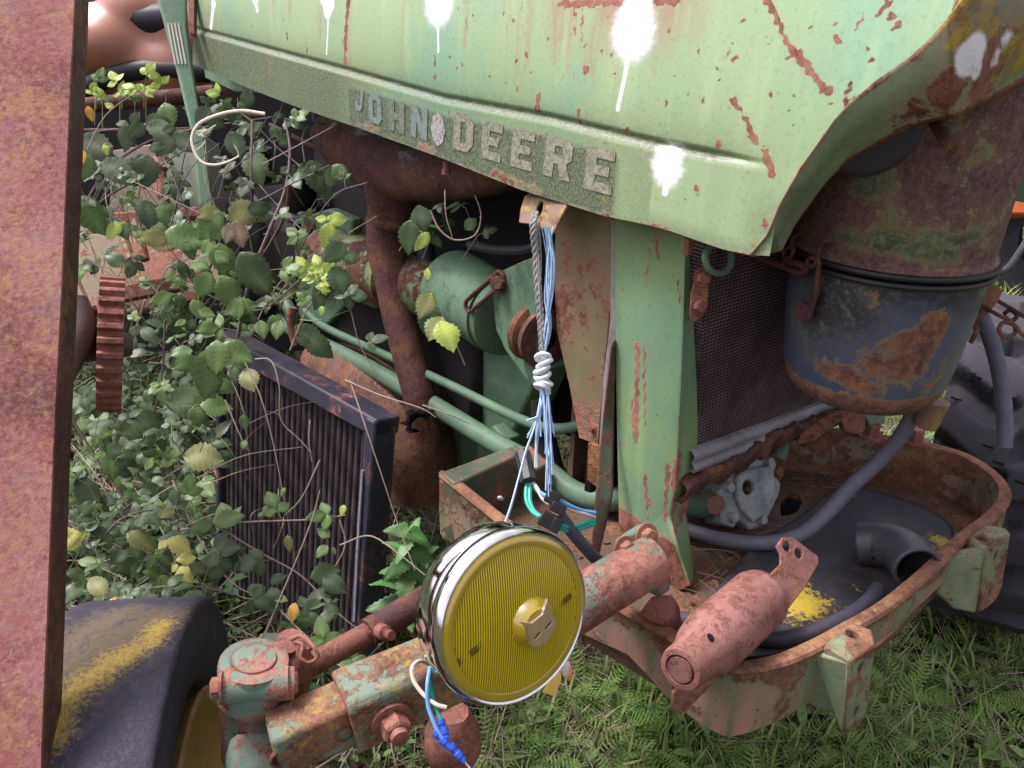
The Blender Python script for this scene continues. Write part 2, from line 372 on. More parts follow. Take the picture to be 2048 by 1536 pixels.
M_dyn = weathered('dynamo paint', (.115, .21, .125), (.09, .165, .10), rust=.42, kind='dark', edge=.4, grime=.75, off=17, sc=1.2, gcol=(.035, .04, .03))
M_black = plain('black rubber', (.026, .026, .031), .6, .3, dirt=.5, dcol=(.07, .06, .055))
M_ring = plain('black seal', (.012, .012, .013), .45, .4)
M_hosegrey = plain('grey hose rubber', (.12, .12, .152), .55, .3, dirt=.25, dcol=(.22, .21, .24), sc=60)
M_hoseblack = plain('dark hose rubber', (.05, .05, .07), .5, .35, dirt=.2)
M_elbow = plain('elbow rubber', (.05, .048, .056), .42, .4, dirt=.6, dcol=(.085, .08, .08), sc=45, bump=.25)
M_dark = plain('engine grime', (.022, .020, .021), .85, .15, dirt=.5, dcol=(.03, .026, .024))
M_steel = plain('bare steel', (.28, .27, .27), .5, .4, dirt=.7, dcol=(.16, .09, .07))
M_alu = weathered('tarnished aluminium', (.26, .26, .26), (.18, .18, .19), rust=.1, kind='brown', edge=.1, grime=.4, off=51, sc=2)
M_void = plain('shade and crack black', (.012, .0115, .012), .9, .1)  # near-black with deep shade put into the colour; also serves the tread cracks

# ================================================================== THE GROUND
def ground():
    n = 160; xs = np.sign(np.linspace(-1, 1, n)) * np.abs(np.linspace(-1, 1, n)) ** 2.2 * 60 - 1.2; ys = np.sign(np.linspace(-1, 1, n)) * np.abs(np.linspace(-1, 1, n)) ** 2.2 * 60 + 1.5
    X, Y = np.meshgrid(xs, ys); Zg = .012 * np.sin(X * 5.1 + Y * 2.3) + .014 * np.sin(Y * 4.3 - X * 3.1) - .02
    t = NT('soil and thatch'); a = t.noise(14, 6, .7); b = t.noise(120, 4, .7, off=3)
    c = t.ramp(t.add(t.mul(a, .5), t.mul(b, .5)), (.34, (.018, .015, .010)), (.48, (.05, .045, .022)), (.57, (.05, .07, .025)), (.66, (.16, .13, .085)))
    t.bump(t.add(a, b), .6, .02); m = t.out(c, .95, .1)
    MB().grid(np.stack([X, Y, Zg], 2)).build('ground', m, kind='structure')
ground()

# ================================================================== THE TRACTOR
tractor = thing('tractor', (-1.2, 1.15, 0), 'derelict green tractor with rust streaked hood, worn white lettering and open front frame', 'tractor')
HY = .86
# ---- hood: side panel with its ledge, roof and far side, one skin
creasepx = [(390, 58), (600, 116), (700, 143), (890, 197), (1099, 236), (1300, 285), (1348, 295), (1528, 332)]
botpx = [(388, 128), (512, 181), (600, 214), (700, 248), (873, 311), (1044, 378), (1215, 431), (1300, 448), (1348, 461), (1450, 498), (1500, 510), (1539, 512)]
frontpx = [(1539, 512), (1552, 440), (1580, 385), (1608, 332), (1645, 280), (1673, 240), (1703, 207), (1755, 163), (1826, 113), (1868, 72), (1900, 36), (1925, 4), (1945, -40), (1962, -90)]
hb = np.array([SY(*q, HY) for q in botpx]); hf = np.array([SY(*q, HY) for q in frontpx]); cr = np.array([SY(*q, HY) for q in creasepx])
ZTOP = hf[-1][2]
hl = np.array([SY(388, 128, HY), SY(390, 58, HY), [SY(390, 58, HY)[0], HY, ZTOP]]); ht = np.array([[hl[-1][0], HY, ZTOP], [hf[-1][0], HY, ZTOP]])
G = coons(hb, ht, hl, hf, 165, 900)
zc = np.interp(G[..., 0], cr[:, 0], cr[:, 2]); dz = G[..., 2] - zc
fade = np.clip((cr[-1][0] + .01 - G[..., 0]) / .08, 0, 1)
below = np.clip((-dz + .002) / .010, 0, 1)
G[..., 1] -= below * .0045 * fade                                         # the lower band stands proud
groove = np.exp(-((dz - .002) / .0035) ** 2); G[..., 1] += groove * .006 * fade
G[..., 1] += np.clip((G[..., 2] - 1.18) / .2, 0, 1) ** 2 * .02           # slight tumblehome
G[..., 1] += .0016 * np.sin(G[..., 0] * 7 + 1) * np.sin(G[..., 2] * 16)  # dents
m = MB(); m.grid(G); P = G.reshape(-1, 3); Ph = P0 = P * np.array([1, 0, 1])
Ph = Ph + np.stack([.0016 * np.sin(Ph[:, 2] * 310 + 2 * np.sin(Ph[:, 0] * 170)) + .0011 * np.sin(Ph[:, 2] * 770 + Ph[:, 0] * 90), np.zeros(len(P)), .0016 * np.sin(Ph[:, 0] * 280 + 2 * np.sin(Ph[:, 2] * 190)) + .001 * np.sin(Ph[:, 0] * 690)], 1)   # ragged edges
def mark(px, py): return SY(px, py, HY) * np.array([1, 0, 1])
kpx = lambda px, py: 1 / (FPX / ((SY(px, py, HY) - CAM) @ FW))            # metres per photo pixel there
def seg_mask(a, b, w, soft_=.5, Q=None):
    A, B = mark(*a), mark(*b); return soft(segd(Ph if Q is None else Q, A, B), w * kpx(*a), soft_)
white = np.zeros(len(P)); rustm = np.zeros(len(P)); gri = np.zeros(len(P)); lich = np.zeros(len(P)); stain = np.zeros(len(P))
for i in range(46):
    x = random.choice([random.uniform(880, 1340), random.uniform(400, 900), random.uniform(1040, 1180)]); y1 = random.uniform(30, 170); stain = np.maximum(stain, random.uniform(.25, .75) * seg_mask((x, -40), (x + random.uniform(-4, 10), y1), random.uniform(2, 9), 1.0))
stain = np.maximum(stain, .55 * seg_mask((1120, 20), (1340, 20), 50, 1.0))
for (x, y, r), drip, w in [((652, 8, 20), (653, 108), 2.0), ((872, 2, 46), (876, 103), 2.8), ((1258, 62, 56), (1236, 218), 5), ((1340, 332, 40), (1336, 384), 7), ((426, 8, 10), (422, 55), 6), ((506, -5, 14), (512, 20), 5), ((1262, 20, 40), (1262, 60), 40), ((640, -20, 24), (650, 20), 14)]:
    d = np.linalg.norm(Ph - mark(x, y), axis=1); k = kpx(x, y)
    white = np.maximum(white, np.clip(1.25 * np.exp(-(d / (r * k)) ** 2 * 1.15), 0, 1)); white = np.maximum(white, .9 * seg_mask((x, y), drip, w, .3, P0 + np.stack([.0012 * np.sin(P0[:, 2] * 60), np.zeros(len(P0)), np.zeros(len(P0))], 1)))
    white = np.maximum(white, .9 * np.clip(1 - np.linalg.norm(P0 - mark(*drip), axis=1) / (w * 1.4 * k), 0, 1) ** .5)
for a, b, w, s in [((690, -10), (690, 132), 7, .95), ((1521, -8), (1562, 78), 8, .85), ((1562, 78), (1655, 185), 9, .95), ((1464, 200), (1492, 240), 6, .8), ((1492, 240), (1510, 280), 9, .85),
                   ((1530, 308), (1546, 346), 8, .9), ((1110, 8), (1345, 0), 6, 1), ((1078, 188), (1074, 220), 8, .8), ((1158, 222), (1156, 244), 6, .8), ((870, 115), (870, 160), 4, .7), ((612, 85), (614, 110), 4, .7),
                   ((560, 20), (575, 80), 4, .55), ((930, -10), (930, 70), 5, .5), ((1000, -10), (1008, 60), 6, .55), ((1036, 5), (1040, 80), 4, .5), ((1140, 15), (1143, 66), 5, .62), ((1155, 18), (1158, 80), 4, .6), ((1715, 30), (1700, 75), 5, .7), ((1770, 0), (1745, 28), 7, .7), ((1776, 28), (1768, 40), 6, .7), ((1790, 42), (1782, 55), 6, .7),
                   ((1698, 165), (1690, 205), 11, .8), ((1690, 205), (1712, 192), 6, .8), ((540, -10), (544, 60), 3, .5), ((485, -10), (510, 75), 3, .5), ((1180, 20), (1182, 95), 4, .5), ((1300, 10), (1310, 60), 8, .5), ((680, 20), (684, 90), 3, .6)]:
    rustm = np.maximum(rustm, np.minimum(1.15, s * 1.25 * seg_mask(a, b, w * 1.15, .9) * (.88 + .12 * np.sin(Ph[:, 2] * 240 + Ph[:, 0] * 130))))
for x, y, r in [(923, 128, 5), (1034, 178, 6), (1169, 142, 9), (1052, 110, 4), (1021, 40, 4), (1013, 165, 3), (1030, 120, 4), (1200, 104, 5), (1218, 108, 5), (1669, 80, 9), (1437, 287, 7), (1741, 118, 6), (1399, 379, 9), (1464, 117, 6), (1450, 108, 4), (1390, 105, 4), (1727, 94, 5), (1404, 200, 6), (1571, 113, 6), (1531, 448, 9), (1300, 100, 4), (1090, 75, 5), (980, 155, 4), (1256, 262, 5), (1610, 50, 4), (1660, 44, 4), (1376, 398, 4), (1430, 136, 4), (1438, 160, 3), (1478, 40, 4), (1540, 190, 3), (1000, 25, 4)] + [(random.uniform(900, 1750), random.uniform(0, 300), random.uniform(1.5, 3.6)) for _ in range(90)]:
    rustm = np.maximum(rustm, 1.05 * soft(np.linalg.norm(Ph - mark(x, y), axis=1), r * 1.2 * kpx(x, y), .9))
db = P[:, 2] - np.interp(P[:, 0], hb[:, 0], hb[:, 2]); dcz = dz.reshape(-1); xx = P[:, 0]
XA, XB = mark(700, 230)[0], mark(1252, 380)[0]
rustm = np.maximum(rustm, .55 * soft(db, .012, .9) * np.clip((xx - mark(650, 0)[0]) / .2, 0, 1))
for x0, x1 in ((720, 760), (990, 1090), (840, 880)):
    rustm = np.maximum(rustm, .6 * soft(segd(Ph, mark(x0, 0) * 0 + np.array([mark(x0, 255)[0], 0, np.interp(mark(x0, 255)[0], hb[:, 0], hb[:, 2]) + .008]), np.array([mark(x1, 340)[0], 0, np.interp(mark(x1, 340)[0], hb[:, 0], hb[:, 2]) + .008])), .011, .8))
band = np.clip((-dcz) / .012, 0, 1)
gri = np.maximum(gri, .85 * np.exp(-np.clip(dcz, 0, 9) / .022) * (dcz > -.003) * fade.reshape(-1))        # dirt lying on the ledge
gri = np.maximum(gri, 1.1 * np.exp(-((dcz + .002) / .006) ** 2) * fade.reshape(-1))
gri = np.maximum(gri, .98 * np.clip(1 - (xx - (XA - .05)) / .35, 0, 1) * band)                                # rear of the band
gri = np.maximum(gri, 1.05 * np.clip((xx - XA + .02) / .03, 0, 1) * np.clip((XB - xx) / .02, 0, 1) * np.clip((-dcz - .018) / .012, 0, 1))   # the worn decal strip
gri = np.maximum(gri, .5 * np.clip(1 - (xx + 2.2) / .5, 0, 1) * np.clip(1 - dcz / .1, 0, 1))
gri = np.maximum(gri, .6 * soft(db, .012, .9)); gri = np.maximum(gri, .45 * band * (xx < XB + .05)); gri = np.maximum(gri, .6 * seg_mask((390, 0), (400, 60), 40, .9))
gri = np.maximum(gri, .6 * soft(np.linalg.norm(Ph - mark(1545, 470), axis=1), .03, .9))
lich = np.maximum(lich, .52 * soft(np.linalg.norm(Ph - mark(1512, 492), axis=1), .016, .9)); lich = np.maximum(lich, .42 * soft(np.linalg.norm(Ph - mark(1215, 398), axis=1), .01, .9)); lich = np.maximum(lich, .30 * soft(db, .006, .9) * (xx > mark(950, 0)[0]))
# roof and far side continue the skin
top = G[-1]; xs = top[::12, 0]; rows = []
for dy, dzz in ((0, 0), (.012, .035), (.04, .06), (.10, .075), (.30, .08), (.52, .075), (.585, .06), (.61, .03), (.62, -.02), (.62, -.33)):
    rows.append(np.stack([xs, np.full(len(xs), top[0, 1] + dy), np.full(len(xs), ZTOP + dzz)], 1))
R = np.array(rows); m.grid(R); k = R.shape[0] * R.shape[1]
for nm, a in (('white', white), ('rust', rustm), ('grime', gri), ('lichen', lich), ('stain', stain)): m.attr[nm] = np.concatenate([a, np.zeros(k)])
hood = m.build('hood', M_hood, tractor, smooth=50)
# ---- turned front edge of the hood (rim), torn at the corner
outer = [SY(*q, HY) for q in [(1505, 511), (1539, 470), (1566, 405), (1608, 330), (1645, 279), (1673, 239), (1703, 206), (1755, 162), (1826, 112), (1868, 71), (1900, 35)]]
inner = [SY(*q, .905) for q in [(1508, 514), (1567, 502), (1594, 450), (1649, 374), (1697, 323), (1758, 289), (1826, 255), (1870, 243), (1893, 238)]]
n = 90; O = polyline(outer, n); I = polyline(inner, n); w = np.linspace(0, 1, 16)[:, None, None]
Gr = (1 - w) * O[None] + w * I[None]; bul = np.sin(np.pi * w) * np.linspace(.1, 1, n)[None, :, None]
Gr = Gr + bul * (nrm(np.array([.8, -.75, 0])) * .012) + np.array([0, -.0035, 0])
m = MB().grid(Gr); XC = I[-1][0]
# front face past the corner, running across the nose
fo = [O[-1]] + [SX(*q, XC + .012) for q in [(1926, 2), (1950, -42), (1985, -90), (2100, -140), (2260, -190)]]
fi = [SX(*q, XC) for q in [(1908, 240), (1936, 226), (1980, 204), (2048, 168), (2130, 128), (2260, 66)]]
O2 = polyline(fo, 60); I2 = polyline(fi, 60); I2[0] = I[-1] + np.array([0, .001, 0])
uu = np.clip(np.linspace(0, 1, 60) * 4, 0, 1)[None, :, None]
Gf = (1 - w) * O2[None] + w * I2[None] + np.sin(np.pi * w) * ((1 - uu) * nrm(np.array([.8, -.75, 0])) * .012 + uu * np.array([.018, 0, .004])) + np.array([0, -.0035, 0]) * (1 - uu)
m.grid(Gf); P = np.concatenate(m.v)
Re = polyline(R[:, -1], 40); top_ = polyline(np.vstack([O2, [[XC, R[-1, -1, 1], ZTOP - .1]]]), 40); w2 = np.linspace(0, 1, 6)[:, None, None]
MB().grid((1 - w2) * top_[None] + w2 * Re[None]).build('nose_cap', M_greenlite, hood, smooth=60, solid=.002)
white = np.zeros(len(P)); rustm = np.zeros(len(P)); gri = .25 * np.ones(len(P)); lich = np.zeros(len(P))
def mk(px, py): return SX(px, py, XC + .012) if px > 1905 else SY(px, py, .89)
near = lambda px, py, r, s=.8: soft(np.linalg.norm(P - mk(px, py), axis=1), r, s)
white = np.maximum(white, np.maximum(.95 * near(1935, 108, .020, .25), .9 * near(1948, 140, .008, .3))); white = np.maximum(white, .9 * near(1995, 72, .012, .4)); stain = np.maximum(.9 * near(2000, -10, .06, .9), .6 * near(1960, 120, .05, .9)); white = np.maximum(white, .85 * near(1982, 112, .009, .4)); 
lich = np.maximum(lich, .68 * near(1950, 40, .045)); lich = np.maximum(lich, .66 * near(2040, 70, .06)); lich = np.maximum(lich, .75 * near(1885, 85, .03)); rustm = np.maximum(rustm, .7 * near(1975, 130, .04)); rustm = np.maximum(rustm, .6 * near(1930, 10, .03)); lich = np.maximum(lich, .35 * near(2010, 160, .05)); lich = np.maximum(lich, .35 * near(1520, 500, .012))
rustm = np.maximum(rustm, .85 * near(1908, 185, .022)); rustm = np.maximum(rustm, .5 * near(1830, 215, .03)); rustm = np.maximum(rustm, .45 * near(1860, 100, .02))
ws = np.concatenate([np.repeat(np.linspace(0, 1, 16), n), np.repeat(np.linspace(0, 1, 16), 60)])
rustm = np.maximum(rustm, .75 * np.clip((ws - .88) / .1, 0, 1)); rustm = np.maximum(rustm, .35 * np.clip((.16 - ws) / .1, 0, 1)); gri = np.maximum(gri, .6 * np.clip(1 - abs(ws - .5) / .4, 0, 1))
for nm, a in (('white', white), ('rust', rustm), ('grime', gri), ('lichen', lich), ('stain', stain)): m.attr[nm] = a
m.build('hood_rim', M_rim, hood, smooth=60, solid=.003)
# ---- lettering on the lower band
def letter_mat(name, col, thr):
    t = NT(name); n1 = t.noise(150, 5, .75); n2 = t.noise(520, 3, .7, off=2); v = t.add(t.mul(n1, .55), t.mul(n2, .45)); c = t.mix(t.mul(t.step(v, thr - .05, thr + .09), .92), col, t.mix(n2, (.08, .085, .06), (.15, .15, .10)))
    c = t.mix(t.mul(t.step(t.noise(60, 4, .7, off=7), .56, .66), .5), c, (.33, .28, .12)); return t.out(c, .7, .2)
M_let1 = letter_mat('faded teal decal', (.19, .27, .235), .52); M_let2 = letter_mat('worn white decal', (.33, .335, .255), .49); M_let3 = letter_mat('cracked white decal', (.46, .44, .43), .49); M_ghost = letter_mat('ghost decal', (.19, .25, .18), .48)
BLK = {'J': [[(.55, 1), (.95, 1), (.95, .2), (.75, 0), (.2, 0), (0, .2), (.0, .42), (.36, .42), (.4, .25), (.55, .25)]],
       'O': [[(.2, 0), (.8, 0), (1, .2), (1, .8), (.8, 1), (.2, 1), (0, .8), (0, .2)], [(.36, .22), (.64, .22), (.66, .3), (.66, .7), (.64, .78), (.36, .78), (.34, .7), (.34, .3)]],
       'H': [[(0, 0), (.36, 0), (.36, .38), (.64, .38), (.64, 0), (1, 0), (1, 1), (.64, 1), (.64, .62), (.36, .62), (.36, 1), (0, 1)]],
       'N': [[(0, 0), (.33, 0), (.33, .5), (.66, 0), (1, 0), (1, 1), (.67, 1), (.67, .5), (.34, 1), (0, 1)]],
       'D': [[(0, 0), (.72, 0), (1, .22), (1, .78), (.72, 1), (0, 1)], [(.36, .22), (.36, .78), (.58, .78), (.66, .7), (.66, .3), (.58, .22)]],
       'E': [[(0, 0), (1, 0), (1, .23), (.38, .23), (.38, .39), (.85, .39), (.85, .61), (.38, .61), (.38, .77), (1, .77), (1, 1), (0, 1)]],
       'R': [[(0, 0), (.36, 0), (.36, .36), (.5, .36), (.66, 0), (1, 0), (.82, .4), (1, .52), (1, .86), (.82, 1), (0, 1)], [(.36, .58), (.36, .8), (.6, .8), (.66, .74), (.66, .64), (.6, .58)]],
       'Z': [[(.5, 0), (.85, .16), (1, .5), (.85, .84), (.5, 1), (.15, .84), (0, .5), (.15, .16)]]}
class BandPlane:                                                          # letters hang plumb on the band
    def __init__(s, a, b, c, d): s.c = [SY(*q, HY - .0045) for q in (a, b, c, d)]   # tl tr bl br
    def at(s, u, v): tl, tr, bl, br = s.c; return (1 - u) * ((1 - v) * bl + v * tl) + u * ((1 - v) * br + v * tr)
def letter(ch, quad, mat):
    bp = BandPlane(*quad); loops = BLK[ch]; vo, fo = tri2(loops)
    V = np.array([bp.at(q[0], q[1]) for q in vo]); V[:, 1] += .0016 * np.sin(V[:, 0] * 7 + 1) * np.sin(V[:, 2] * 16) - .0009
    m = MB(); m.add(V, [tuple(f) for f in fo]); m.build('letter', mat, hood, smooth=0)
C2 = lambda x, y: (640 + x / 3.2, 160 + y / 3.2)
for ch, q, mt in [('J', ((238, 48), (285, 62), (228, 190), (272, 205)), M_let1), ('O', ((312, 78), (392, 98), (312, 268), (396, 292)), M_let1), ('H', ((438, 118), (540, 146), (440, 318), (540, 350)), M_ghost), ('N', ((585, 150), (688, 178), (578, 358), (682, 390)), M_let1),
                  ('Z', ((708, 192), (800, 214), (706, 412), (798, 438)), M_let3), ('D', ((858, 200), (985, 232), (850, 440), (974, 474)), M_let2), ('E', ((1046, 254), (1174, 288), (1028, 494), (1152, 530)), M_let2),
                  ('E', ((1240, 305), (1384, 338), (1218, 548), (1358, 586)), M_let2), ('R', ((1456, 352), (1630, 392), (1428, 604), (1604, 652)), M_let2), ('E', ((1722, 416), (1900, 456), (1690, 690), (1868, 738)), M_let2)]:
    letter(ch, [C2(*p) for p in q], mt)
# ---- lug under the band, rear tongue
m = MB(); m.lathe(SY(893, 322, .875), (0, 0, -1), [(0, .006), (.012, .006), (.014, .008), (.022, .008), (.024, 0)], 10); m.build('stud', M_rust, hood)
pl = Plane(SY(400, 130, .92), SY(480, 180, .92), SY(400, 60, .92)); MB().plate(pl, [(402, 100), (600, 190), (470, 184), (410, 156)], th=.02).build('hood_tongue', M_greenlite, hood, bevel=.003)

# ---- engine mass in the shade under the hood
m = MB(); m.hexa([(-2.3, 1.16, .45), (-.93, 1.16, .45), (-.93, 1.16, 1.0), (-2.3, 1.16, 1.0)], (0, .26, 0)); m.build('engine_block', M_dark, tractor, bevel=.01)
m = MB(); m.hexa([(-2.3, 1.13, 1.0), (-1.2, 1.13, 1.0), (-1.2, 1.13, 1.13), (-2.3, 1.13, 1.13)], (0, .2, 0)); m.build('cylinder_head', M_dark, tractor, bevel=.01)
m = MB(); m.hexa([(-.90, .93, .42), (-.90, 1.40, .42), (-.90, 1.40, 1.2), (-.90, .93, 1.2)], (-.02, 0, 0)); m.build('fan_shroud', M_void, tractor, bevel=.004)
for x, y, r_, h_ in [(520, 330, .035, .10), (600, 380, .045, .12), (470, 430, .04, .10)]:
    m = MB(); m.lathe(SY(x, y, 1.10), Z3, [(-h_ / 2, 0), (-h_ / 2, r_ * .8), (-h_ * .4, r_), (h_ * .3, r_), (h_ * .35, r_ * 1.12), (h_ / 2, r_ * 1.1), (h_ / 2, 0)], 24); m.build('filter_bowl', M_dark, tractor)
m = MB(); m.tube([SY(480, 360, 1.06), SY(540, 430, 1.05), SY(600, 440, 1.06), SY(640, 420, 1.06)], .012, 8); m.build('fuel_hose', M_black, tractor)
m = MB(); m.tube([SY(520, 620, 1.10), SY(520, 480, 1.10)], .055, 20, sm=False); m.build('injection_pump', M_dark, tractor)
# casting below, grey green
m = MB()
pl = Plane(SY(880, 720, 1.06), SY(1080, 760, 1.02), SY(900, 1000, 1.06))
m.plate(pl, [(905, 640), (960, 660), (1075, 745), (1040, 830), (1010, 900), (960, 960), (900, 960), (895, 800)], th=.08)
m.build('front_casting', M_greenlite, tractor, bevel=.006)
pl = Plane(SY(955, 880, 1.02), SY(1010, 850, 1.0), SY(960, 980, 1.02))
MB().plate(pl, [(955, 880), (985, 850), (1010, 880), (990, 960), (950, 950)], th=.04).build('casting_lug', M_greenlite, tractor, bevel=.005)
m = MB(); m.tube([SY(560, 520, 1.09), SY(700, 640, 1.09), SY(900, 760, 1.09)], [.075, .08, .07], 20); m.build('crankcase', M_dark, tractor)

# ---- exhaust: manifold, collar, down pipe and torn lower pipe
def mp(x, y, Y=1.0): return SY(x, y, Y)
px2m = lambda P: ((P - CAM) @ FW) / FPX
mani = thing_part = None
m = MB(); pts = [(655, 262), (690, 290), (735, 318), (790, 345), (850, 352), (940, 352), (1030, 345)]; rad = [38, 50, 54, 56, 52, 46, 34]
Pm = [mp(*q) for q in pts]; m.tube(Pm, [r * px2m(p) for r, p in zip(rad, Pm)], 24, n=60)
a, b = mp(783, 340), mp(783, 432); ax = nrm(b - a); L = np.linalg.norm(b - a); k = px2m(a)
m.lathe(a, ax, [(0, 60 * k), (L * .45, 54 * k), (L * .9, 48 * k), (L, 49 * k)], 28)
mani = m.build('exhaust_manifold', M_manifold, tractor)
m = MB(); m.lathe(b, ax, [(0, 0), (0, 51 * k), (.006, 53 * k), (.016, 53 * k), (.020, 50 * k), (.020, 0)], 28); m.build('flange', M_manifold, mani)
for dx in (36, -30):
    m = MB(); m.bolt(mp(783 + dx, 446, .985), ax, .008, .02); m.build('flange_bolt', M_manifold, mani)
m = MB(); pp = [(770, 440), (772, 500), (785, 560), (800, 640), (820, 720), (838, 790), (846, 850), (848, 880)]; rr = [38, 38, 36, 34, 33, 33, 34, 36]
Pp = [SY(x, y, .985 - .05 * (y - 440) / 440) for x, y in pp]; m.tube(Pp, [r * px2m(p) for r, p in zip(rr, Pp)], 24, n=60)
m.build('down_pipe', M_pipe, tractor)
lp = [(640, 722), (680, 745), (735, 785), (790, 835), (832, 890), (846, 985)]; rr = [44, 60, 76, 84, 80, 64]
Pp = [SY(x, y, .99) for x, y in lp]
m = MB(); m.tube(Pp[:5] + [SY(846, 990, .99)], [r * px2m(p) for r, p in zip(rr, Pp)], 28, n=60)
lowp = m.build('torn_exhaust_elbow', M_brownrust, tractor)
c = SY(836, 838, .90); m = MB(); ax = nrm(np.array([.1, -.45, 1])); a1, b1 = frame_of(ax); th = np.linspace(.2, 2 * math.pi - .5, 40)
ring = [c + (.031 + .006 * math.sin(7 * t) + .004 * math.sin(17 * t)) * (math.cos(t) * a1 + math.sin(t) * b1) + ax * .004 * math.sin(5 * t) for t in th]
ring2 = [c + .019 * (math.cos(t) * a1 + math.sin(t) * b1) - ax * .016 for t in th]
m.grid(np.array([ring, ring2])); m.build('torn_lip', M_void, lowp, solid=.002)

# ---- starter motor
st = MB(); a, b = SY(688, 520, 1.03), SY(800, 560, 1.02); axs = nrm(b - a); k = px2m(a); L = np.linalg.norm(b - a)
st.lathe(a, axs, [(-.09, 62 * k), (-.02, 66 * k), (0, 68 * k), (L * .8, 66 * k), (L * .85, 60 * k), (L, 60 * k), (L * 1.02, 50 * k), (L * 1.6, 48 * k), (L * 1.65, 40 * k), (L * 1.65, 0)], 36)
M_starter = weathered('starter motor paint', (.20, .26, .09), (.12, .19, .09), rust=.66, kind='dark', edge=.1, grime=.2, off=61, sc=1.1)
starter = st.build('starter_motor', M_starter, tractor)
pl = Plane(SY(600, 440, 1.0), SY(690, 450, 1.0), SY(600, 640, 1.0))
m = MB(); m.plate(pl, [(588, 440), (655, 418), (705, 440), (700, 500), (668, 520), (672, 570), (690, 610), (655, 650), (596, 640), (578, 600), (592, 520)], th=.03); m.build('starter_flange', M_teal, starter, bevel=.006)
m = MB(); m.plate(pl, [(585, 445), (604, 440), (606, 520), (596, 640), (577, 604), (590, 520)], th=.045); m.build('flange_rib', M_green, starter, bevel=.006)
m = MB(); m.bolt(SY(622, 458, .995), (0.2, -1, .1), .013, .016); m.build('flange_bolt', M_darkrust, starter)
# ---- dark solenoid and dynamo
m = MB(); m.lathe(SY(800, 530, 1.06), axs, [(0, 0), (0, .05), (.06, .052), (.1, .045), (.1, 0)], 28); m.build('solenoid', M_dark, starter)
a, b = SY(905, 572, 1.02), SY(1004, 630, .998); axd = nrm(b - a); L = np.linalg.norm(b - a); k = px2m(a)
m = MB(); m.lathe(a, axd, [(-.004, 0), (-.004, 62 * k), (0, 72 * k), (.004, 74 * k), (L * .6, 75 * k), (L, 75 * k), (L, 0)], 48)
dyn = m.build('dynamo', M_dyn, tractor)
kb = px2m(b); m = MB(); m.lathe(b + axd * .002, axd, [(0, 77 * kb), (.02, 78 * kb), (.024, 70 * kb), (.026, 0)], 40); m.build('dynamo_endplate', M_green, dyn)
pl = Plane(SY(1000, 560, .925), SY(1060, 600, .905), SY(990, 740, .925))
m = MB(); m.plate(pl, [(985, 552), (1010, 538), (1050, 520), (1075, 512), (1080, 690), (1078, 780), (1052, 760), (1010, 700), (992, 660), (985, 600)], th=.006); m.build('dynamo_bracket', M_dyn, dyn, bevel=.002)
m = MB(); m.bolt(SY(1002, 565, .92), (.45, -.85, .2), .0135, .02); m.build('bracket_bolt', M_darkrust, dyn)
m = MB(); ac, bc = SY(938, 612, .918), SY(1000, 556, .918); d = nrm(bc - ac); s_ = nrm(np.cross(d, [0, -1, 0])) * .011
pts = [ac + s_ * math.cos(t) - d * .011 * math.sin(t) for t in np.linspace(0, math.pi, 7)] + [bc - s_ * math.cos(t) + d * .011 * math.sin(t) for t in np.linspace(0, math.pi, 7)]
m.tube(pts + [pts[0]], .0042, 8, sm=False); m.build('adjuster_slot', M_darkrust, dyn)
m = MB(); m.lathe(SY(1066, 662, .925), axd, [(0, .03), (0, .052), (.012, .05), (.02, .038), (.03, .05), (.042, .052), (.042, .02)], 40); m.build('pulley', M_darkrust, dyn)
m = MB(); m.tube([SY(940, 490, 1.0), SY(1000, 500, .98), SY(1060, 498, .97), SY(1090, 480, .97)], .009, 8); m.build('dynamo_cable', M_black, dyn)
m = MB(); m.tube([SY(850, 470, 1.04), SY(855, 530, 1.03), SY(880, 570, 1.03)], .02, 10); m.build('breather_hose', M_black, dyn)

# ---- green pipes along the engine
def pipe(name, pts, r, mat, Y=None, par=None, seg=14):
    Pp = [SY(x, y, q) if Y is None else SY(x, y, Y) for x, y, *qq in pts for q in [(qq[0] if qq else Y)]]
    m = MB(); m.tube(Pp, r, seg, n=10 * len(Pp)); return m.build(name, mat, par or tractor)
pipe('water_pipe', [(560, 640, .99), (600, 668, .985), (700, 715, .975), (850, 800, .96), (1000, 892, .95), (1090, 940, .945), (1150, 985, .94), (1215, 1000, .95), (1270, 990, .99)], .0205, M_teal)
pipe('oil_pipe', [(610, 622, 1.0), (640, 648, .99), (760, 705, .975), (900, 770, .96), (1040, 838, .945), (1095, 856, .94), (1145, 854, .945), (1190, 840, .96)], .0095, M_teal)
pipe('elbow_pipe', [(505, 625, 1.02), (530, 605, 1.0), (565, 600, .99), (585, 632, .985), (590, 662, .985)], .018, M_teal)
pipe('pipe_clip', [(586, 615, .965), (582, 645, .955), (592, 690, .955)], .012, M_rust)
pipe('bleed_pipe', [(1085, 800, .98), (1090, 880, .97), (1110, 960, .96)], .022, M_dark)
pipe('fuel_line', [(540, 250, 1.0), (600, 280, 1.0), (660, 310, 1.01)], .006, M_darkrust)
pipe('throttle_rod', [(575, 250, .97), (580, 330, .96), (572, 420, .965), (545, 480, .98), (520, 520, .99)], .0045, M_bracket)
pipe('vertical_rod', [(508, 240, 1.0), (505, 330, 1.0), (500, 420, 1.0), (470, 540, 1.0)], .006, M_darkrust)

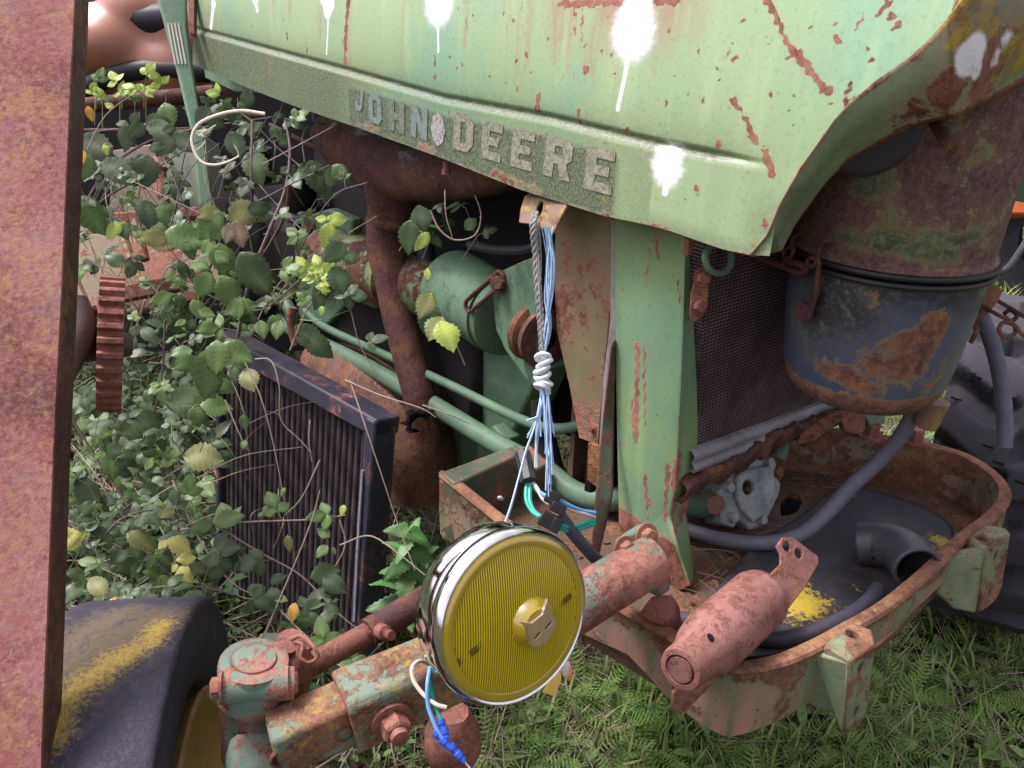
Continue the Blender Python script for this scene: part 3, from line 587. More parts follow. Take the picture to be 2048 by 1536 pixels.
# ---- rusty support bracket, its edge strip and the thin side sheet
pl = Plane(SY(1110, 430, .92), SY(1225, 430, .905), SY(1190, 880, .915))
m = MB(); m.plate(pl, [(1112, 410), (1226, 420), (1222, 600), (1208, 740), (1196, 890), (1158, 876), (1140, 780), (1113, 660), (1108, 560)], th=.004); br = m.build('support_bracket', M_bracket, tractor, bevel=.001)
m = MB(); m.bolt(pl.at(1186, 856), pl.n, .006, .006); m.build('bracket_screw', M_rust, br)
m = MB(); m.prism([SY(*q, .90) for q in [(1222, 440), (1232, 440), (1230, 690), (1212, 820), (1206, 890), (1198, 890), (1206, 760), (1220, 640)]], (0, .012, 0)); m.build('edge_strip', M_steel, br, bevel=.001)
m = MB(); m.prism([SY(*q, .893) for q in [(1176, 886), (1200, 892), (1200, 980), (1174, 960)]], (0, .006, 0)); m.build('rust_tab', M_orangerust, br, bevel=.001)
M_sheet = weathered('side sheet paint', (.07, .10, .06), (.05, .07, .045), rust=.62, kind='dark', edge=.8, grime=.3, off=66, sc=2)
G = coons([SY(1178, 1155, .83), SY(1200, 1105, .85)], [SY(1226, 685, .89), SY(1232, 680, .90)], [SY(1178, 1155, .83), SY(1190, 1000, .85), SY(1205, 850, .88), SY(1226, 685, .89)], [SY(1200, 1105, .85), SY(1226, 990, .87), SY(1228, 850, .895), SY(1232, 680, .90)], 40, 8)
m = MB().grid(G); m.build('side_sheet', M_sheet, tractor, solid=.003)
# lichen covered latch plate hanging from the hood edge
pl = Plane(SY(1045, 440, .853), SY(1125, 415, .853), SY(1090, 470, .835))
m = MB(); hole = m.circ(pl, 1078, 418, .0085, 14, .0125)
m.plate(pl, [(1048, 393), (1060, 387), (1095, 392), (1122, 402), (1132, 412), (1118, 440), (1106, 466), (1060, 448), (1037, 445), (1040, 420)], [hole], th=.005); latch = m.build('latch_plate', M_lichplate, tractor, bevel=.0015)
m = MB(); m.prism([pl.at(1048, 393), pl.at(1132, 412), pl.at(1126, 404), pl.at(1060, 386)], (0, .05, .01)); m.build('latch_return', M_lichplate, latch, bevel=.001)
# post stub below the latch
# ---- grille side post
left = [SY(*q, .9) for q in [(1345, 1192), (1292, 1130), (1238, 1050), (1233, 800), (1229, 600), (1228, 420)]]
right = [SY(*q, .9) for q in [(1392, 1165), (1382, 1100), (1372, 1025), (1388, 972), (1394, 900), (1404, 760), (1411, 640), (1417, 470)]]
G = coons([left[0], right[0]], [left[-1], right[-1]], left, right, 150, 50)
u = np.linspace(0, 1, 50)[None, :]; vv = np.linspace(0, 1, 150)[:, None]
dY = np.clip((u - .76) / .05, 0, 1) * (u - .76) * .22 - .006 * np.sin(np.clip(u / .76, 0, 1) * np.pi) - .006 * np.exp(-((vv - .13) / .05) ** 2) * (u > .7)
G = CAM + (G - CAM) * ((G[..., 1] + dY) / G[..., 1])[..., None]
m = MB().grid(G); P = CAM + (G.reshape(-1, 3) - CAM) * (.9 / G.reshape(-1, 3)[:, 1:2]); pm = lambda x, y: SY(x, y, .9)
P = P + np.stack([.0016 * np.sin(P[:, 2] * 300), np.zeros(len(P)), .001 * np.sin(P[:, 0] * 330)], 1)
rustm = np.zeros(len(P)); gri = np.zeros(len(P)); w_ = np.zeros(len(P))
for a, b, w, s in [((1275, 690), (1272, 880), 7, 1.0), ((1380, 560), (1376, 700), 4, .7), ((1310, 430), (1316, 520), 6, .7), ((1243, 560), (1246, 760), 4, .6), ((1335, 930), (1330, 1040), 8, .8), ((1290, 950), (1296, 1040), 7, .7), ((1360, 900), (1345, 1040), 5, .8), ((1386, 700), (1384, 850), 3, .6), ((1263, 520), (1265, 700), 7, .55), ((1288, 690), (1290, 850), 4, .8), ((1262, 800), (1268, 872), 4, .8), ((1270, 880), (1280, 940), 4, .5), ((1350, 920), (1344, 980), 5, .7), ((1300, 490), (1285, 600), 6, .6), ((1255, 470), (1262, 560), 6, .6), ((1355, 560), (1360, 605), 5, .75)]:
    rustm = np.maximum(rustm, s * soft(segd(P, pm(*a), pm(*b)), w * kpx(1300, 700), .8))
for x, y, r in [(1235, 975, 9), (1312, 828, 5), (1365, 865, 5), (1375, 825, 4), (1240, 640, 4), (1300, 610, 4), (1390, 700, 4)] + [(random.uniform(1235, 1400), random.uniform(560, 980), random.uniform(1.5, 3)) for _ in range(25)]:
    rustm = np.maximum(rustm, .9 * soft(np.linalg.norm(P - pm(x, y), axis=1), r * kpx(1300, 700), .8))
zb = pm(1300, 1050)[2]; rustm = np.maximum(rustm, .8 * np.clip((zb + .03 - P[:, 2]) / .05, 0, 1) * (np.tile(np.linspace(0, 1, 50), 150) < .72)); rustm = np.maximum(rustm, .75 * np.clip((pm(1370, 1140)[2] - P[:, 2]) / .03, 0, 1))
rustm = np.maximum(rustm, .4 * soft(np.linalg.norm(P - pm(1300, 1010), axis=1), .05, .8)); rustm = np.maximum(rustm, .7 * soft(segd(P, pm(1388, 975), pm(1350, 1060)), .012, .8))
gri = np.maximum(gri, .6 * soft(np.linalg.norm(P - pm(1300, 440), axis=1), .05, .9))
m.attr.update(rust=rustm, grime=gri, white=w_, lichen=w_)
post = m.build('grille_post', M_post, tractor, smooth=50, solid=.003)
pl = Plane(SY(1405, 545, .898), SY(1412, 500, .90), SY(1395, 630, .898)); pl = Plane(SY(1385, 560, .897), SY(1415, 560, .915), SY(1385, 640, .897))
m = MB(); m.plate(pl, [(1396, 540), (1410, 534), (1418, 545), (1417, 590), (1408, 630), (1388, 646), (1380, 634), (1382, 590)], th=.004); link = m.build('link_plate', M_brownrust, post, bevel=.0012)
for q in ((1404, 555), (1397, 610)):
    m = MB(); m.bolt(pl.at(*q), pl.n, .0085, .009); m.build('link_bolt', M_rust, link)
m = MB(); m.tube([SX(1420, 490, -.70), SX(1410, 515, -.69), SX(1420, 540, -.685), SX(1448, 545, -.685), SX(1462, 525, -.69), SX(1460, 500, -.70)], .0045, 8); m.build('wire_loop', M_teal, post)
m = MB(); m.prism([SY(*q, .875) for q in [(1368, 478), (1378, 478), (1376, 512), (1366, 510)]], (0, .008, 0)); m.build('edge_clip', M_rust, post)
# ---- radiator behind the post
RX = -.715
M_core = None
def core_mat(name, c0, c1, sx, sz):
    t = NT(name); w1 = t.n('ShaderNodeTexWave', wave_type='BANDS', bands_direction='Z'); t.t.links.new(t.co, w1.inputs[0]); w1.inputs['Scale'].default_value = sz; w1.inputs['Distortion'].default_value = .4
    w2 = t.n('ShaderNodeTexWave', wave_type='BANDS', bands_direction='Y'); t.t.links.new(t.co, w2.inputs[0]); w2.inputs['Scale'].default_value = sx
    h = t.add(t.mul(w1.outputs['Fac'], .6), t.mul(w2.outputs['Fac'], .4)); d = t.noise(12, 5, .7)
    c = t.mix(t.step(h, .35, .8), c0, t.mix(t.step(d, .4, .65), c1, (.10, .062, .052))); t.bump(h, .6, .003); return t.out(c, .75, .2)
M_core = core_mat('radiator core', (.032, .024, .029), (.22, .15, .155), 40, 60)
core = [SX(1395, 925, RX), SX(1700, 790, RX), SX(1700, 380, RX), SX(1410, 420, RX)]
m = MB(); m.prism(core, (-.06, 0, 0)); rad = m.build('radiator', M_core, tractor)
m = MB(); a, b = SX(1380, 900, RX + .004), SX(1740, 768, RX + .004)
m.grid(np.array([[a + o, b + o] for o in [np.array(q) for q in ((-.05, 0, .0), (.004, 0, .0), (.010, 0, -.006), (.010, 0, -.014), (.006, 0, -.018), (.012, 0, -.024), (.012, 0, -.034), (-.05, 0, -.036))]])); m.build('bottom_tank', M_alu, rad, solid=.002, smooth=30)
m = MB()
for i in range(46):
    p = a + (b - a) * (i + .5) / 46; m.tube([p + np.array([.002, 0, .001]), p + np.array([.004, .0015, .0035])], [.0022, .0012], 6, sm=False)
m.build('fin_ends', M_alu, rad, kind='stuff')
# rust rail under the radiator with torn flaps
rp = [SX(*q, RX + .02) for q in [(1370, 975), (1400, 950), (1460, 925), (1520, 890), (1560, 862), (1600, 850), (1660, 830), (1730, 800), (1790, 775)]]
E = polyline(rp, 80); E[:, 2] += .003 * np.sin(np.arange(80) * .9) + .002 * rng.standard_normal(80)
m = MB(); m.grid(np.array([E + np.array(o) for o in ((-.04, 0, .004), (0, 0, .003), (.006, 0, -.004), (.004, 0, -.022), (-.004, 0, -.030), (-.04, 0, -.032))])); m.build('radiator_rail', M_darkrust, tractor, solid=.003)
pl = Plane(SX(1600, 900, RX + .04), SX(1700, 830, RX + .055), SX(1620, 860, RX + .03))
flap = MB(); flap.plate(pl, [(1596, 888), (1600, 868), (1640, 838), (1690, 815), (1712, 808), (1700, 830), (1672, 848), (1630, 880)], th=.004); flap.build('rust_flap', M_orangerust, tractor, bevel=.001)
pl = Plane(SX(1690, 850, RX + .05), SX(1740, 820, RX + .055), SX(1700, 880, RX + .05))
m = MB(); m.plate(pl, [(1684, 842), (1730, 812), (1732, 860), (1720, 872), (1690, 864)], th=.012); m.build('rail_end', M_rust, tractor, bevel=.003)
pl = Plane(SX(1730, 810, RX + .03), SX(1790, 810, RX + .03), SX(1730, 860, RX + .03))
m = MB(); m.plate(pl, [(1733, 818), (1772, 815), (1770, 850), (1740, 852), (1732, 836)], th=.02); m.build('paint_lug', M_greenlite, tractor, bevel=.003)

# ---- air cleaner: rusty upper body, black seals, blue grey bowl
AC = SY(1776, 512, 1.12); AX, AY = AC[0], AC[1]; ZR = AC[2]
RA = .128
prof_up = [(ZR + .30, RA + .006), (ZR + .16, RA + .004), (ZR + .06, RA + .001), (ZR + .022, RA - .001), (ZR + .016, RA + .004), (ZR + .012, RA + .004)]
pu = polyline([(z, r) for z, r in prof_up], 110)
def ac_lathe(prof, seg=128): return MB().lathe((AX, AY, 0), (0, 0, 1), prof, seg)
m = ac_lathe(pu); P = np.concatenate(m.v)
pa = lambda x, y: (lambda q: CAM + q * acray(q))(ray(x, y))
def acray(q, r=RA):
    o = CAM[:2] - np.array([AX, AY]); d = q[:2]; A = d @ d; B = 2 * o @ d; Cc = o @ o - r * r; disc = max(B * B - 4 * A * Cc, 0); return (-B - math.sqrt(disc)) / (2 * A)
def aseg(P, a, b, w, s=.8): return soft(segd(P, pa(*a), pa(*b)), w / FPX * 1.05, s)
rustm = np.full(len(P), .60); gr = np.full(len(P), .55); gn = np.ones(len(P)); pur = np.full(len(P), 1.0)
for a, b, w, s in [((1960, 350), (2060, 340), 70, .75), ((1930, 300), (2060, 250), 60, .6), ((1880, 400), (1960, 420), 50, .5), ((1800, 380), (1830, 480), 20, .5), ((1690, 400), (1760, 440), 30, .3), ((1960, 500), (1985, 520), 12, .7), ((1930, 500), (1990, 455), 12, .8)]:
    rustm = np.maximum(rustm, s * aseg(P, a, b, w))
for a, b, w in [((1780, 480), (1900, 505), 20), ((1680, 470), (1760, 490), 12), ((1920, 480), (1950, 470), 9), ((1730, 380), (1760, 360), 16)]:
    rustm = rustm * (1 - .55 * aseg(P, a, b, w * 1.4, 1.0))
rustm = np.maximum(rustm, .7 * np.clip((ZR + .022 - P[:, 2]) / .006, 0, 1))
m.attr.update(rust=rustm, grime=gr, green=gn, purple=pur)
air = m.build('air_cleaner', M_air, tractor, smooth=60)
prof_b = [(ZR - .004, RA - .003), (ZR - .02, RA - .003), (ZR - .10, RA - .010), (ZR - .155, RA - .017), (ZR - .178, RA - .024), (ZR - .192, RA - .036), (ZR - .2, RA - .055), (ZR - .203, .04), (ZR - .203, 0)]
Q = spline(np.array([(r, z) for z, r in prof_b]), 120)
m = ac_lathe([(z, r) for r, z in Q]); P = np.concatenate(m.v)
rustm = np.full(len(P), .0); gr = np.zeros(len(P)); gn = np.zeros(len(P)); pur = np.zeros(len(P))
for a, b, w, s in [((1850, 700), (1870, 660), 40, .85), ((1760, 740), (1830, 740), 55, .75), ((1820, 700), (1850, 720), 45, .8), ((1655, 685), (1640, 720), 14, .85), ((1625, 740), (1700, 770), 34, .6), ((1600, 715), (1640, 745), 24, .5), ((1900, 740), (1880, 780), 30, .7), ((1680, 760), (1760, 790), 30, .9), ((1932, 700), (1900, 740), 5, .55), ((1945, 690), (1920, 720), 3, .6)]:
    rustm = np.maximum(rustm, s * aseg(P, a, b, w, .7))
rustm = np.maximum(rustm, .95 * np.clip((ZR - .150 - P[:, 2]) / .03, 0, 1)); pur = np.clip((ZR - .160 - P[:, 2]) / .03, 0, 1)
gr = np.maximum(gr, .9 * np.clip((P[:, 2] - (ZR - .045)) / .03, 0, 1)); 
for a, b, w in [((1680, 540), (1700, 620), 60), ((1640, 560), (1640, 640), 50), ((1720, 560), (1760, 580), 30)]:
    gr = np.maximum(gr, .85 * aseg(P, a, b, w, .6)); gn = np.maximum(gn, .45 * aseg(P, a, b, w, .8))
gn = np.maximum(gn, .8 * aseg(P, (1585, 640), (1600, 690), 30, .8)); rustm = np.maximum(rustm, .35 * aseg(P, (1700, 560), (1740, 610), 30, .8))
m.attr.update(rust=rustm, grime=gr, green=gn, purple=pur)
bowl = m.build('dust_bowl', M_air, air, smooth=60)
m = MB()
for z, r in ((ZR + .010, RA + .004), (ZR - .001, RA + .003)):
    th = np.linspace(0, 2 * math.pi, 97)[:-1]; m.lathe((AX, AY, 0), (0, 0, 1), [(z + .0045 * math.sin(t), r + .0045 * math.cos(t)) for t in np.linspace(0, 2 * math.pi, 9)], 128)
m.build('seal_ring', M_ring, air)
ac_s = np.array([AX, AY, 0])
# the round intake drum tucked under the hood
c = S(1752, 292, .985); m = MB(); axd = nrm(np.array([.55, -.42, -.35]))
m.lathe(c - axd * .02, axd, [(-.12, .056), (-.03, .058), (0, .057), (.008, .053), (.014, .040), (.017, .022), (.018, 0)], 56); drum = m.build('intake_drum', M_hoseblack, air)
m = MB(); m.lathe(c - axd * .02, axd, [(-.016, .058), (-.016, .062), (-.004, .062), (-.004, .058)], 56); m.build('drum_clamp', M_darkrust, drum, smooth=20)
m = MB(); a, b = SY(1862, 232, .98), SY(1900, 292, .955); m.tube([a - (b - a) * .8, b], .0072, 12, sm=False); m.bolt(b, b - a, .008, .006, False); m.build('stop_bolt', M_darkrust, hood)
# wire clips
def wire(m, pts, r=.0028): m.tube([pa(x, y) + nrm(np.append((pa(x, y) - ac_s)[:2], 0)) * o for x, y, o in pts], r, 8, n=10 * len(pts))
m = MB(); wire(m, [(1612, 465, .005), (1604, 478, .014), (1606, 500, .014), (1598, 515, .012), (1586, 512, .012), (1588, 498, .012), (1602, 494, .016)])
wire(m, [(1672, 478, .006), (1662, 480, .014), (1654, 500, .016), (1652, 520, .018), (1640, 530, .016), (1634, 522, .016), (1642, 512, .018), (1655, 518, .018), (1652, 540, .016), (1644, 580, .012), (1634, 610, .008), (1620, 638, .004)], .0032)
clip = m.build('wire_clip', M_darkrust, air)
pl = Plane(pa(1605, 600) + np.array([.003, -.006, 0]), pa(1625, 605) + np.array([.003, -.006, 0]), pa(1602, 640) + np.array([.003, -.006, 0]))
MB().plate(pl, [(1588, 612), (1600, 602), (1614, 610), (1632, 560), (1640, 545), (1644, 560), (1632, 600), (1620, 622), (1612, 645), (1592, 634)], th=.004).build('clip_bracket', M_darkrust, clip, bevel=.001)
m = MB()
rr = lambda x, y, d: S(x, y, d)
pl = PL((1965, 580, 1.19), (2005, 570, 1.19), (1950, 640, 1.19))
m.plate(pl, [(1962, 575), (1978, 566), (2000, 572), (2006, 584), (1996, 604), (1976, 628), (1950, 645), (1944, 640), (1956, 610)], th=.012); m.plate(pl, [(1946, 640), (1958, 640), (1962, 660), (1946, 688), (1938, 684), (1950, 662)], th=.004)
clip2 = m.build('clip_bracket', M_brownrust, air, bevel=.0015)
m = MB()
for a in ([(1965, 612, 1.185), (2000, 632, 1.17), (2025, 645, 1.165), (2030, 665, 1.165), (2012, 675, 1.165), (1998, 662, 1.165), (2006, 645, 1.165), (2028, 650, 1.16), (2044, 668, 1.16), (2080, 690, 1.16)], [(1990, 598, 1.2), (2030, 622, 1.18), (2060, 640, 1.17)], [(2008, 628, 1.2), (2020, 620, 1.2), (2034, 632, 1.19), (2022, 642, 1.19), (2010, 634, 1.19)]):
    m.tube([S(*q) for q in a], .0028, 8)
m.build('wire_spring', M_darkrust, clip2)
m = MB(); m.tube([SX(1515, 515, -.70), SX(1560, 530, -.66), SX(1600, 545, -.62), SX(1612, 540, -.61), SX(1606, 532, -.615), SX(1570, 522, -.655)], .0045, 8); m.build('hook_rod', M_darkrust, tractor)
m = MB(); m.tube([S(1872, 800, 1.28), S(1850, 850, 1.30)], [.02, .018], 12, sm=False); m.build('drain_spout', M_lichplate, air)

# ---- the open front frame (tray)
ZT = .60
pathpx = [(880, 948), (1010, 1052), (1150, 1162), (1262, 1230), (1345, 1278), (1420, 1325), (1480, 1340), (1560, 1328), (1640, 1295), (1700, 1262), (1770, 1222), (1850, 1158), (1930, 1082), (1985, 1040), (2016, 1005), (2018, 975), (1990, 942), (1935, 908), (1860, 886), (1780, 872), (1700, 860), (1600, 850), (1500, 842)]
path = spline(np.array([SZ(*q, ZT) for q in pathpx]), 240)
T = np.gradient(path[:, :2], axis=0); T /= np.linalg.norm(T, axis=1)[:, None]; Nn = np.stack([-T[:, 1], T[:, 0]], 1)   # left of the run: inward
cen = np.array([-.72, 1.08]); Nn *= np.sign(np.einsum('ij,ij->i', cen - path[:, :2], Nn))[:, None]; IN = np.column_stack([Nn, np.zeros(len(path))])
kk = np.array([np.argmin(np.linalg.norm(path - SZ(*q, ZT), axis=1)) for q in pathpx])
zbot = np.interp(np.arange(240), kk, [.483, .495, .52, .536, .508, .502, .492, .500, .508, .53, .545, .55, .545, .53, .515, .505, .50, .50, .50, .50, .50, .50, .50])
def col(inw, z): return np.column_stack([(path + IN * np.asarray(inw).reshape(-1, 1))[:, :2], np.broadcast_to(z, len(path))])
Th = .016
prof = [col(0, zbot), col(-.002, (zbot + ZT) / 2), col(0, ZT - .008), col(-.003, ZT - .003), col(0, ZT + .001), col(Th * .5, ZT + .002), col(Th, ZT), col(Th + .001, ZT - .006), col(Th - .002, (zbot + ZT) / 2), col(Th + .004, zbot)]
m = MB().grid(np.array(prof).transpose(1, 0, 2)); nP = len(path); rw = np.tile(np.array([0, .05, .25, .55, .62, .62, .6, .3, .2, .35]), nP); ii = np.repeat(np.arange(nP), 10)
pat = .5 + .5 * np.sin(ii * .17 + 1.3 * np.sin(ii * .05)); m.attr.update(rust=rw * (.7 + .3 * pat), grime=np.tile(np.array([.5, .3, .1, 0, 0, 0, 0, .3, .6, .8]), nP), lichen=np.tile(np.array([0, 0, .1, .2, .3, .3, .2, 0, .1, .1]), nP) * (np.abs(ii - kk[9]) < 16), white=np.zeros(nP * 10), stain=np.tile(np.array([.8, .6, .4, 0, 0, 0, 0, .5, .7, .7]), nP)); tray = m.build('front_frame', M_tray, tractor, smooth=45)
# tray floor with its slotted hole
ZF = .512
inner = path + IN * (Th * .8)
fl = Plane((0, 0, ZF), (1, 0, ZF), (0, 1, ZF)); fl.o = np.array([0, 0, ZF]); fl.u = np.array([1., 0, 0]); fl.v = np.array([0, 1., 0]); fl.n = np.array([0, 0, 1.])
out2 = [(p[0], p[1]) for p in inner[0:240:5]] + [(-1.0, inner[-1][1] - .01), (-1.0, .93)]
slot = [SZ(*q, ZF)[:2] for q in [(1562, 1032), (1560, 1012), (1566, 990), (1580, 982), (1598, 990), (1604, 1005), (1596, 1022), (1580, 1030)]]
c_ = SZ(1580, 1005, ZF - .06); MB().box(c_, (.09, 0, 0), (0, .09, 0), (0, 0, .004)).build('slot_shade_plate', M_void, tray)  # black plate added to pass for shade beneath the slot
m = MB(); m.plate2(fl, [out2, [tuple(q) for q in slot]], .012); m.build('frame_floor', M_floor, tray)
MB().prism([(-.97, .95, ZF - .01), (-.97, 1.50, ZF - .01), (-.97, 1.50, .74), (-.97, .95, .74)], (-.012, 0, 0)).build('frame_wall', M_floor, tray)
# mounting pads with ribs and bolt holes
def pad(top, drop, fin, holes_face, hole_top):
    pt = [SZ(*q, ZT + .006) for q in top]
    m = MB(); pl = Plane(pt[0], pt[1], pt[2]); c = pl.at(*hole_top)
    loops = [[pl.to2(p) for p in pt], [(pl.to2(c)[0] + .0085 * math.cos(t), pl.to2(c)[1] + .0085 * math.sin(t)) for t in np.linspace(0, 6.283, 15)[:-1]]]
    m.plate2(pl, loops, .02); o = m.build('mounting_pad', M_pad, tray, bevel=.003)
    # pierced front face
    A, B = pt[fin[0]], pt[fin[1]]; d = B - A; Dn = np.array(drop[:3])
    pf = Plane(A, B, A + Dn); hs = []
    for (u, w) in holes_face:
        q = pf.to2(A + d * u + Dn * w); hs.append([(q[0] + .0055 * math.cos(t), q[1] + .0085 * math.sin(t)) for t in np.linspace(0, 6.283, 13)[:-1]])
    q1 = [A + d * 0, B, B + Dn * .8, A + d * .85 + Dn * .97, A + d * .55 + Dn * 1.02, A + d * .15 + Dn]
    m = MB(); m.plate2(pf, [[pf.to2(p) for p in q1]] + hs, .014); m.build('pad_face', M_pad, o, bevel=.003)
    return A, B, Dn, o
A, B, Dn, o = pad([(1648, 1290), (1700, 1243), (1744, 1258), (1752, 1290), (1700, 1322)], (.012, .004, -.118), (4, 3), [(.5, .2), (.5, .78)], (1706, 1266))
fw = nrm(np.array([.8, -.5, 0]))
m = MB(); w0 = SZ(1640, 1300, ZT); m.prism([A + np.array([0, 0, -.002]), A + Dn * .99, A + Dn * .92 - fw * .03, np.array([w0[0], w0[1], .50]) + np.array([-.02, 0, 0]), w0 - np.array([.008, 0, .01])], (-.006, .012, 0)); m.build('pad_rib', M_tray, o, bevel=.004)
A, B, Dn, o = pad([(1935, 1073), (1972, 1048), (2012, 1055), (2022, 1068), (1972, 1100), (1960, 1098)], (.016, -.008, -.105), (4, 3), [(.5, .22), (.5, .78)], (1963, 1075))
m = MB(); w0 = SZ(1905, 1108, ZT); m.prism([A, A + Dn * .98, A + Dn * .9 - np.array([.02, .03, 0]), np.array([w0[0], w0[1], .525]) + np.array([-.01, 0, 0]), w0 - np.array([.004, 0, .01])], (-.012, .010, 0)); m.build('pad_rib', M_tray, o, bevel=.004)
# far rail bolts, back cross member and its end plate
for q in ((1828, 882), (1740, 872)):
    MB().bolt(SZ(*q, ZT + .002), (0, 0, 1), .016, .022).build('frame_bolt', M_rust, tray)
cm = [SZ(880, 944, ZT + .004), SZ(1032, 888, ZT + .004), SZ(1048, 905, ZT + .004), SZ(908, 968, ZT + .004)]
m = MB(); m.prism(cm, (0, 0, -.12)); m.build('cross_member', M_rail, tray, bevel=.004)
m = MB(); m.prism([SZ(1010, 905, ZT - .03), SZ(1060, 888, ZT - .03), SZ(1100, 925, ZT - .03), SZ(1050, 950, ZT - .03)], (0, 0, -.09)); m.build('cross_block', M_rail, tray, bevel=.004)
pl = PL((880, 950, 1.452), (912, 970, 1.44), (886, 1090, 1.50)); m = MB(); m.plate(pl, [(876, 944), (912, 966), (908, 1106), (896, 1100), (884, 1070)], th=.012); ep = m.build('end_plate', M_rail, tray, bevel=.002)
for q in ((890, 966), (893, 1072)):
    MB().lathe(pl.at(*q) + pl.n * .001, pl.n, [(0, 0), (0, .009), (.001, .009), (.003, .006), (.003, 0)], 16).build('washer', M_bracket, ep)

# ---- front axle: knuckle, outer beam, sleeve, tube and pivot plate
def q3(x, y, d): return S(x, y, d)
a, b = S(470, 1505, .93), S(742, 1395, .975); ax = nrm(b - a); up = nrm(Z3 - ax * (Z3 @ ax)); si = np.cross(ax, up)
if si @ (CAM - a) < 0: si = -si
hw = .025
a = S(552, 1478, .94)
m = MB(); m.box((a + b) / 2 + up * -.006, (b - a) / 2 * 1.1, up * .029, si * hw); axle = m.build('axle_beam', M_axle, tractor, bevel=.006)
for q in ((688, 1468), (560, 1520)):
    pl_ = Plane((a + b) / 2 + si * (hw + .0005), (a + b) / 2 + si * (hw + .0005) + ax, (a + b) / 2 + si * (hw + .0005) + up); c = pl_.at(*q)
    MB().lathe(c - si * .006, si, [(0, 0), (0, .0095), (.0065, .0105), (.007, .0085)], 18).build('beam_hole', M_darkrust, axle)
# sleeve, flattened square tube running behind the lamp
a2, b2 = S(690, 1425, .965), S(1120, 1232, 1.06); ax2 = nrm(b2 - a2); up2 = nrm(Z3 - ax2 * (Z3 @ ax2)); si2 = np.cross(ax2, up2)
if si2 @ (CAM - a2) < 0: si2 = -si2
c0 = a2 + up2 * -.004
m = MB(); sec = lambda w_, h_, c_: [c_ + si2 * (w_ * sx) + up2 * (h_ * sy) for sx, sy in ((1, -.8), (1, .8), (.8, 1), (-.8, 1), (-1, .8), (-1, -.8), (-.8, -1), (.8, -1))]
secs = [sec(.033, .037, a2), sec(.033, .038, a2 + ax2 * .01), sec(.032, .035, a2 + (b2 - a2) * .35), sec(.031, .031, b2)]
m.grid(np.array([s_ + [s_[0]] for s_ in secs])); m.f.append(tuple(range(8))); sleeve = m.build('axle_sleeve', M_axle, tractor, bevel=.003, smooth=30)
pl_ = Plane(a2 + si2 * .0335, a2 + si2 * .0335 + ax2, a2 + si2 * .0335 + up2); c = pl_.at(783, 1440)
MB().bolt(c, si2, .016, .018).build('sleeve_bolt', M_rust, sleeve); MB().lathe(c + si2 * .018, si2, [(0, .0105), (.011, .0098), (.013, 0)], 18).build('bolt_thread', M_rust, sleeve)
t0, t1 = S(1095, 1245, 1.055), S(1306, 1118, 1.13); ax3 = nrm(t1 - t0)
m = MB(); m.lathe(t0, ax3, [(0, .034), (.03, .0335), (np.linalg.norm(t1 - t0), .032), (np.linalg.norm(t1 - t0) + .004, .028)], 32); tube_ = m.build('axle_tube', M_tube, tractor)
pl = PL((1262, 1080, 1.125), (1310, 1060, 1.14), (1330, 1170, 1.15))
m = MB(); m.plate(pl, [(1240, 1085), (1262, 1068), (1292, 1050), (1308, 1056), (1325, 1095), (1340, 1150), (1342, 1180), (1320, 1195), (1290, 1180), (1250, 1120)], th=.016); pv = m.build('pivot_plate', M_knuckle, tractor, bevel=.004)
for q in ((1292, 1072), (1250, 1097)): MB().bolt(pl.at(*q), pl.n, .0115, .012).build('pivot_bolt', M_rust, pv)
MB().prism([S(1300, 1190, 1.16), S(1345, 1185, 1.17), S(1352, 1240, 1.15), S(1330, 1250, 1.12), S(1275, 1225, 1.12)], (0, .02, -.03)).build('pivot_foot', M_rust, pv, bevel=.005)
# tie rod
tr = [S(612, 1335, 1.05), S(880, 1185, 1.16), S(935, 1150, 1.19)]; r_ = .0165
m = MB(); m.tube([tr[0], S(752, 1258, 1.105)], r_ * .86, 18, sm=False); tie = m.build('tie_rod', M_rust, tractor)
m = MB(); m.tube([S(735, 1266, 1.098), tr[2]], r_ * 1.12, 20, sm=False); m.build('tie_sleeve', M_darkrust, tie)
m = MB(); c = S(760, 1262, 1.09); d_ = nrm(S(780, 1270, 1.07) - c); m.lathe(c, d_, [(0, .010), (.016, .010), (.018, .006), (.03, .006), (.03, 0)], 12); m.build('grease_bolt', M_rust, tie)
# knuckle head
kt = S(508, 1315, .955); kb = S(505, 1475, 1.0); axk = nrm(kt - kb)
m = MB(); R0_ = .033
m.lathe(kt - axk * .05, axk, [(-.085, R0_ * 1.02), (-.05, R0_ * 1.0), (-.012, R0_ * .98), (-.006, R0_ * 1.12), (0, R0_ * 1.16), (.040, R0_ * 1.14), (.046, R0_ * 1.10), (.048, R0_ * .8), (.047, R0_ * .72), (.050, R0_ * .70), (.052, 0)], 40)
kn = m.build('steering_knuckle', M_knuckle, tractor)
m = MB(); d_ = nrm(S(620, 1365, .97) - S(425, 1385, .95)); c1, c2 = S(440, 1376, .935), S(588, 1366, .955)
m.tube([c1, c2], .0175, 20, sm=False); m.build('clamp_barrel', M_knuckle, kn)
MB().bolt(S(446, 1375, .93), -d_, .0115, .010).build('clamp_bolt', M_knuckle, kn); MB().bolt(S(572, 1366, .95), d_, .0125, .010).build('clamp_nut', M_knuckle, kn)
pl = PL((490, 1300, .985), (575, 1275, 1.03), (560, 1330, .985))
m = MB(); m.prism([S(496, 1300, .98), S(520, 1262, 1.04), (S(572, 1262, 1.06)), S(580, 1285, 1.03), S(576, 1340, .98), S(520, 1330, .95)], -axk * .04); m.build('steering_arm', M_knuckle, kn, bevel=.006)
m = MB(); m.prism([S(450, 1460, .945), S(575, 1440, .97), S(600, 1452, .99), S(585, 1536, .95), S(455, 1560, .925)], axk * -.05); m.build('knuckle_base', M_knuckle, kn, bevel=.012)
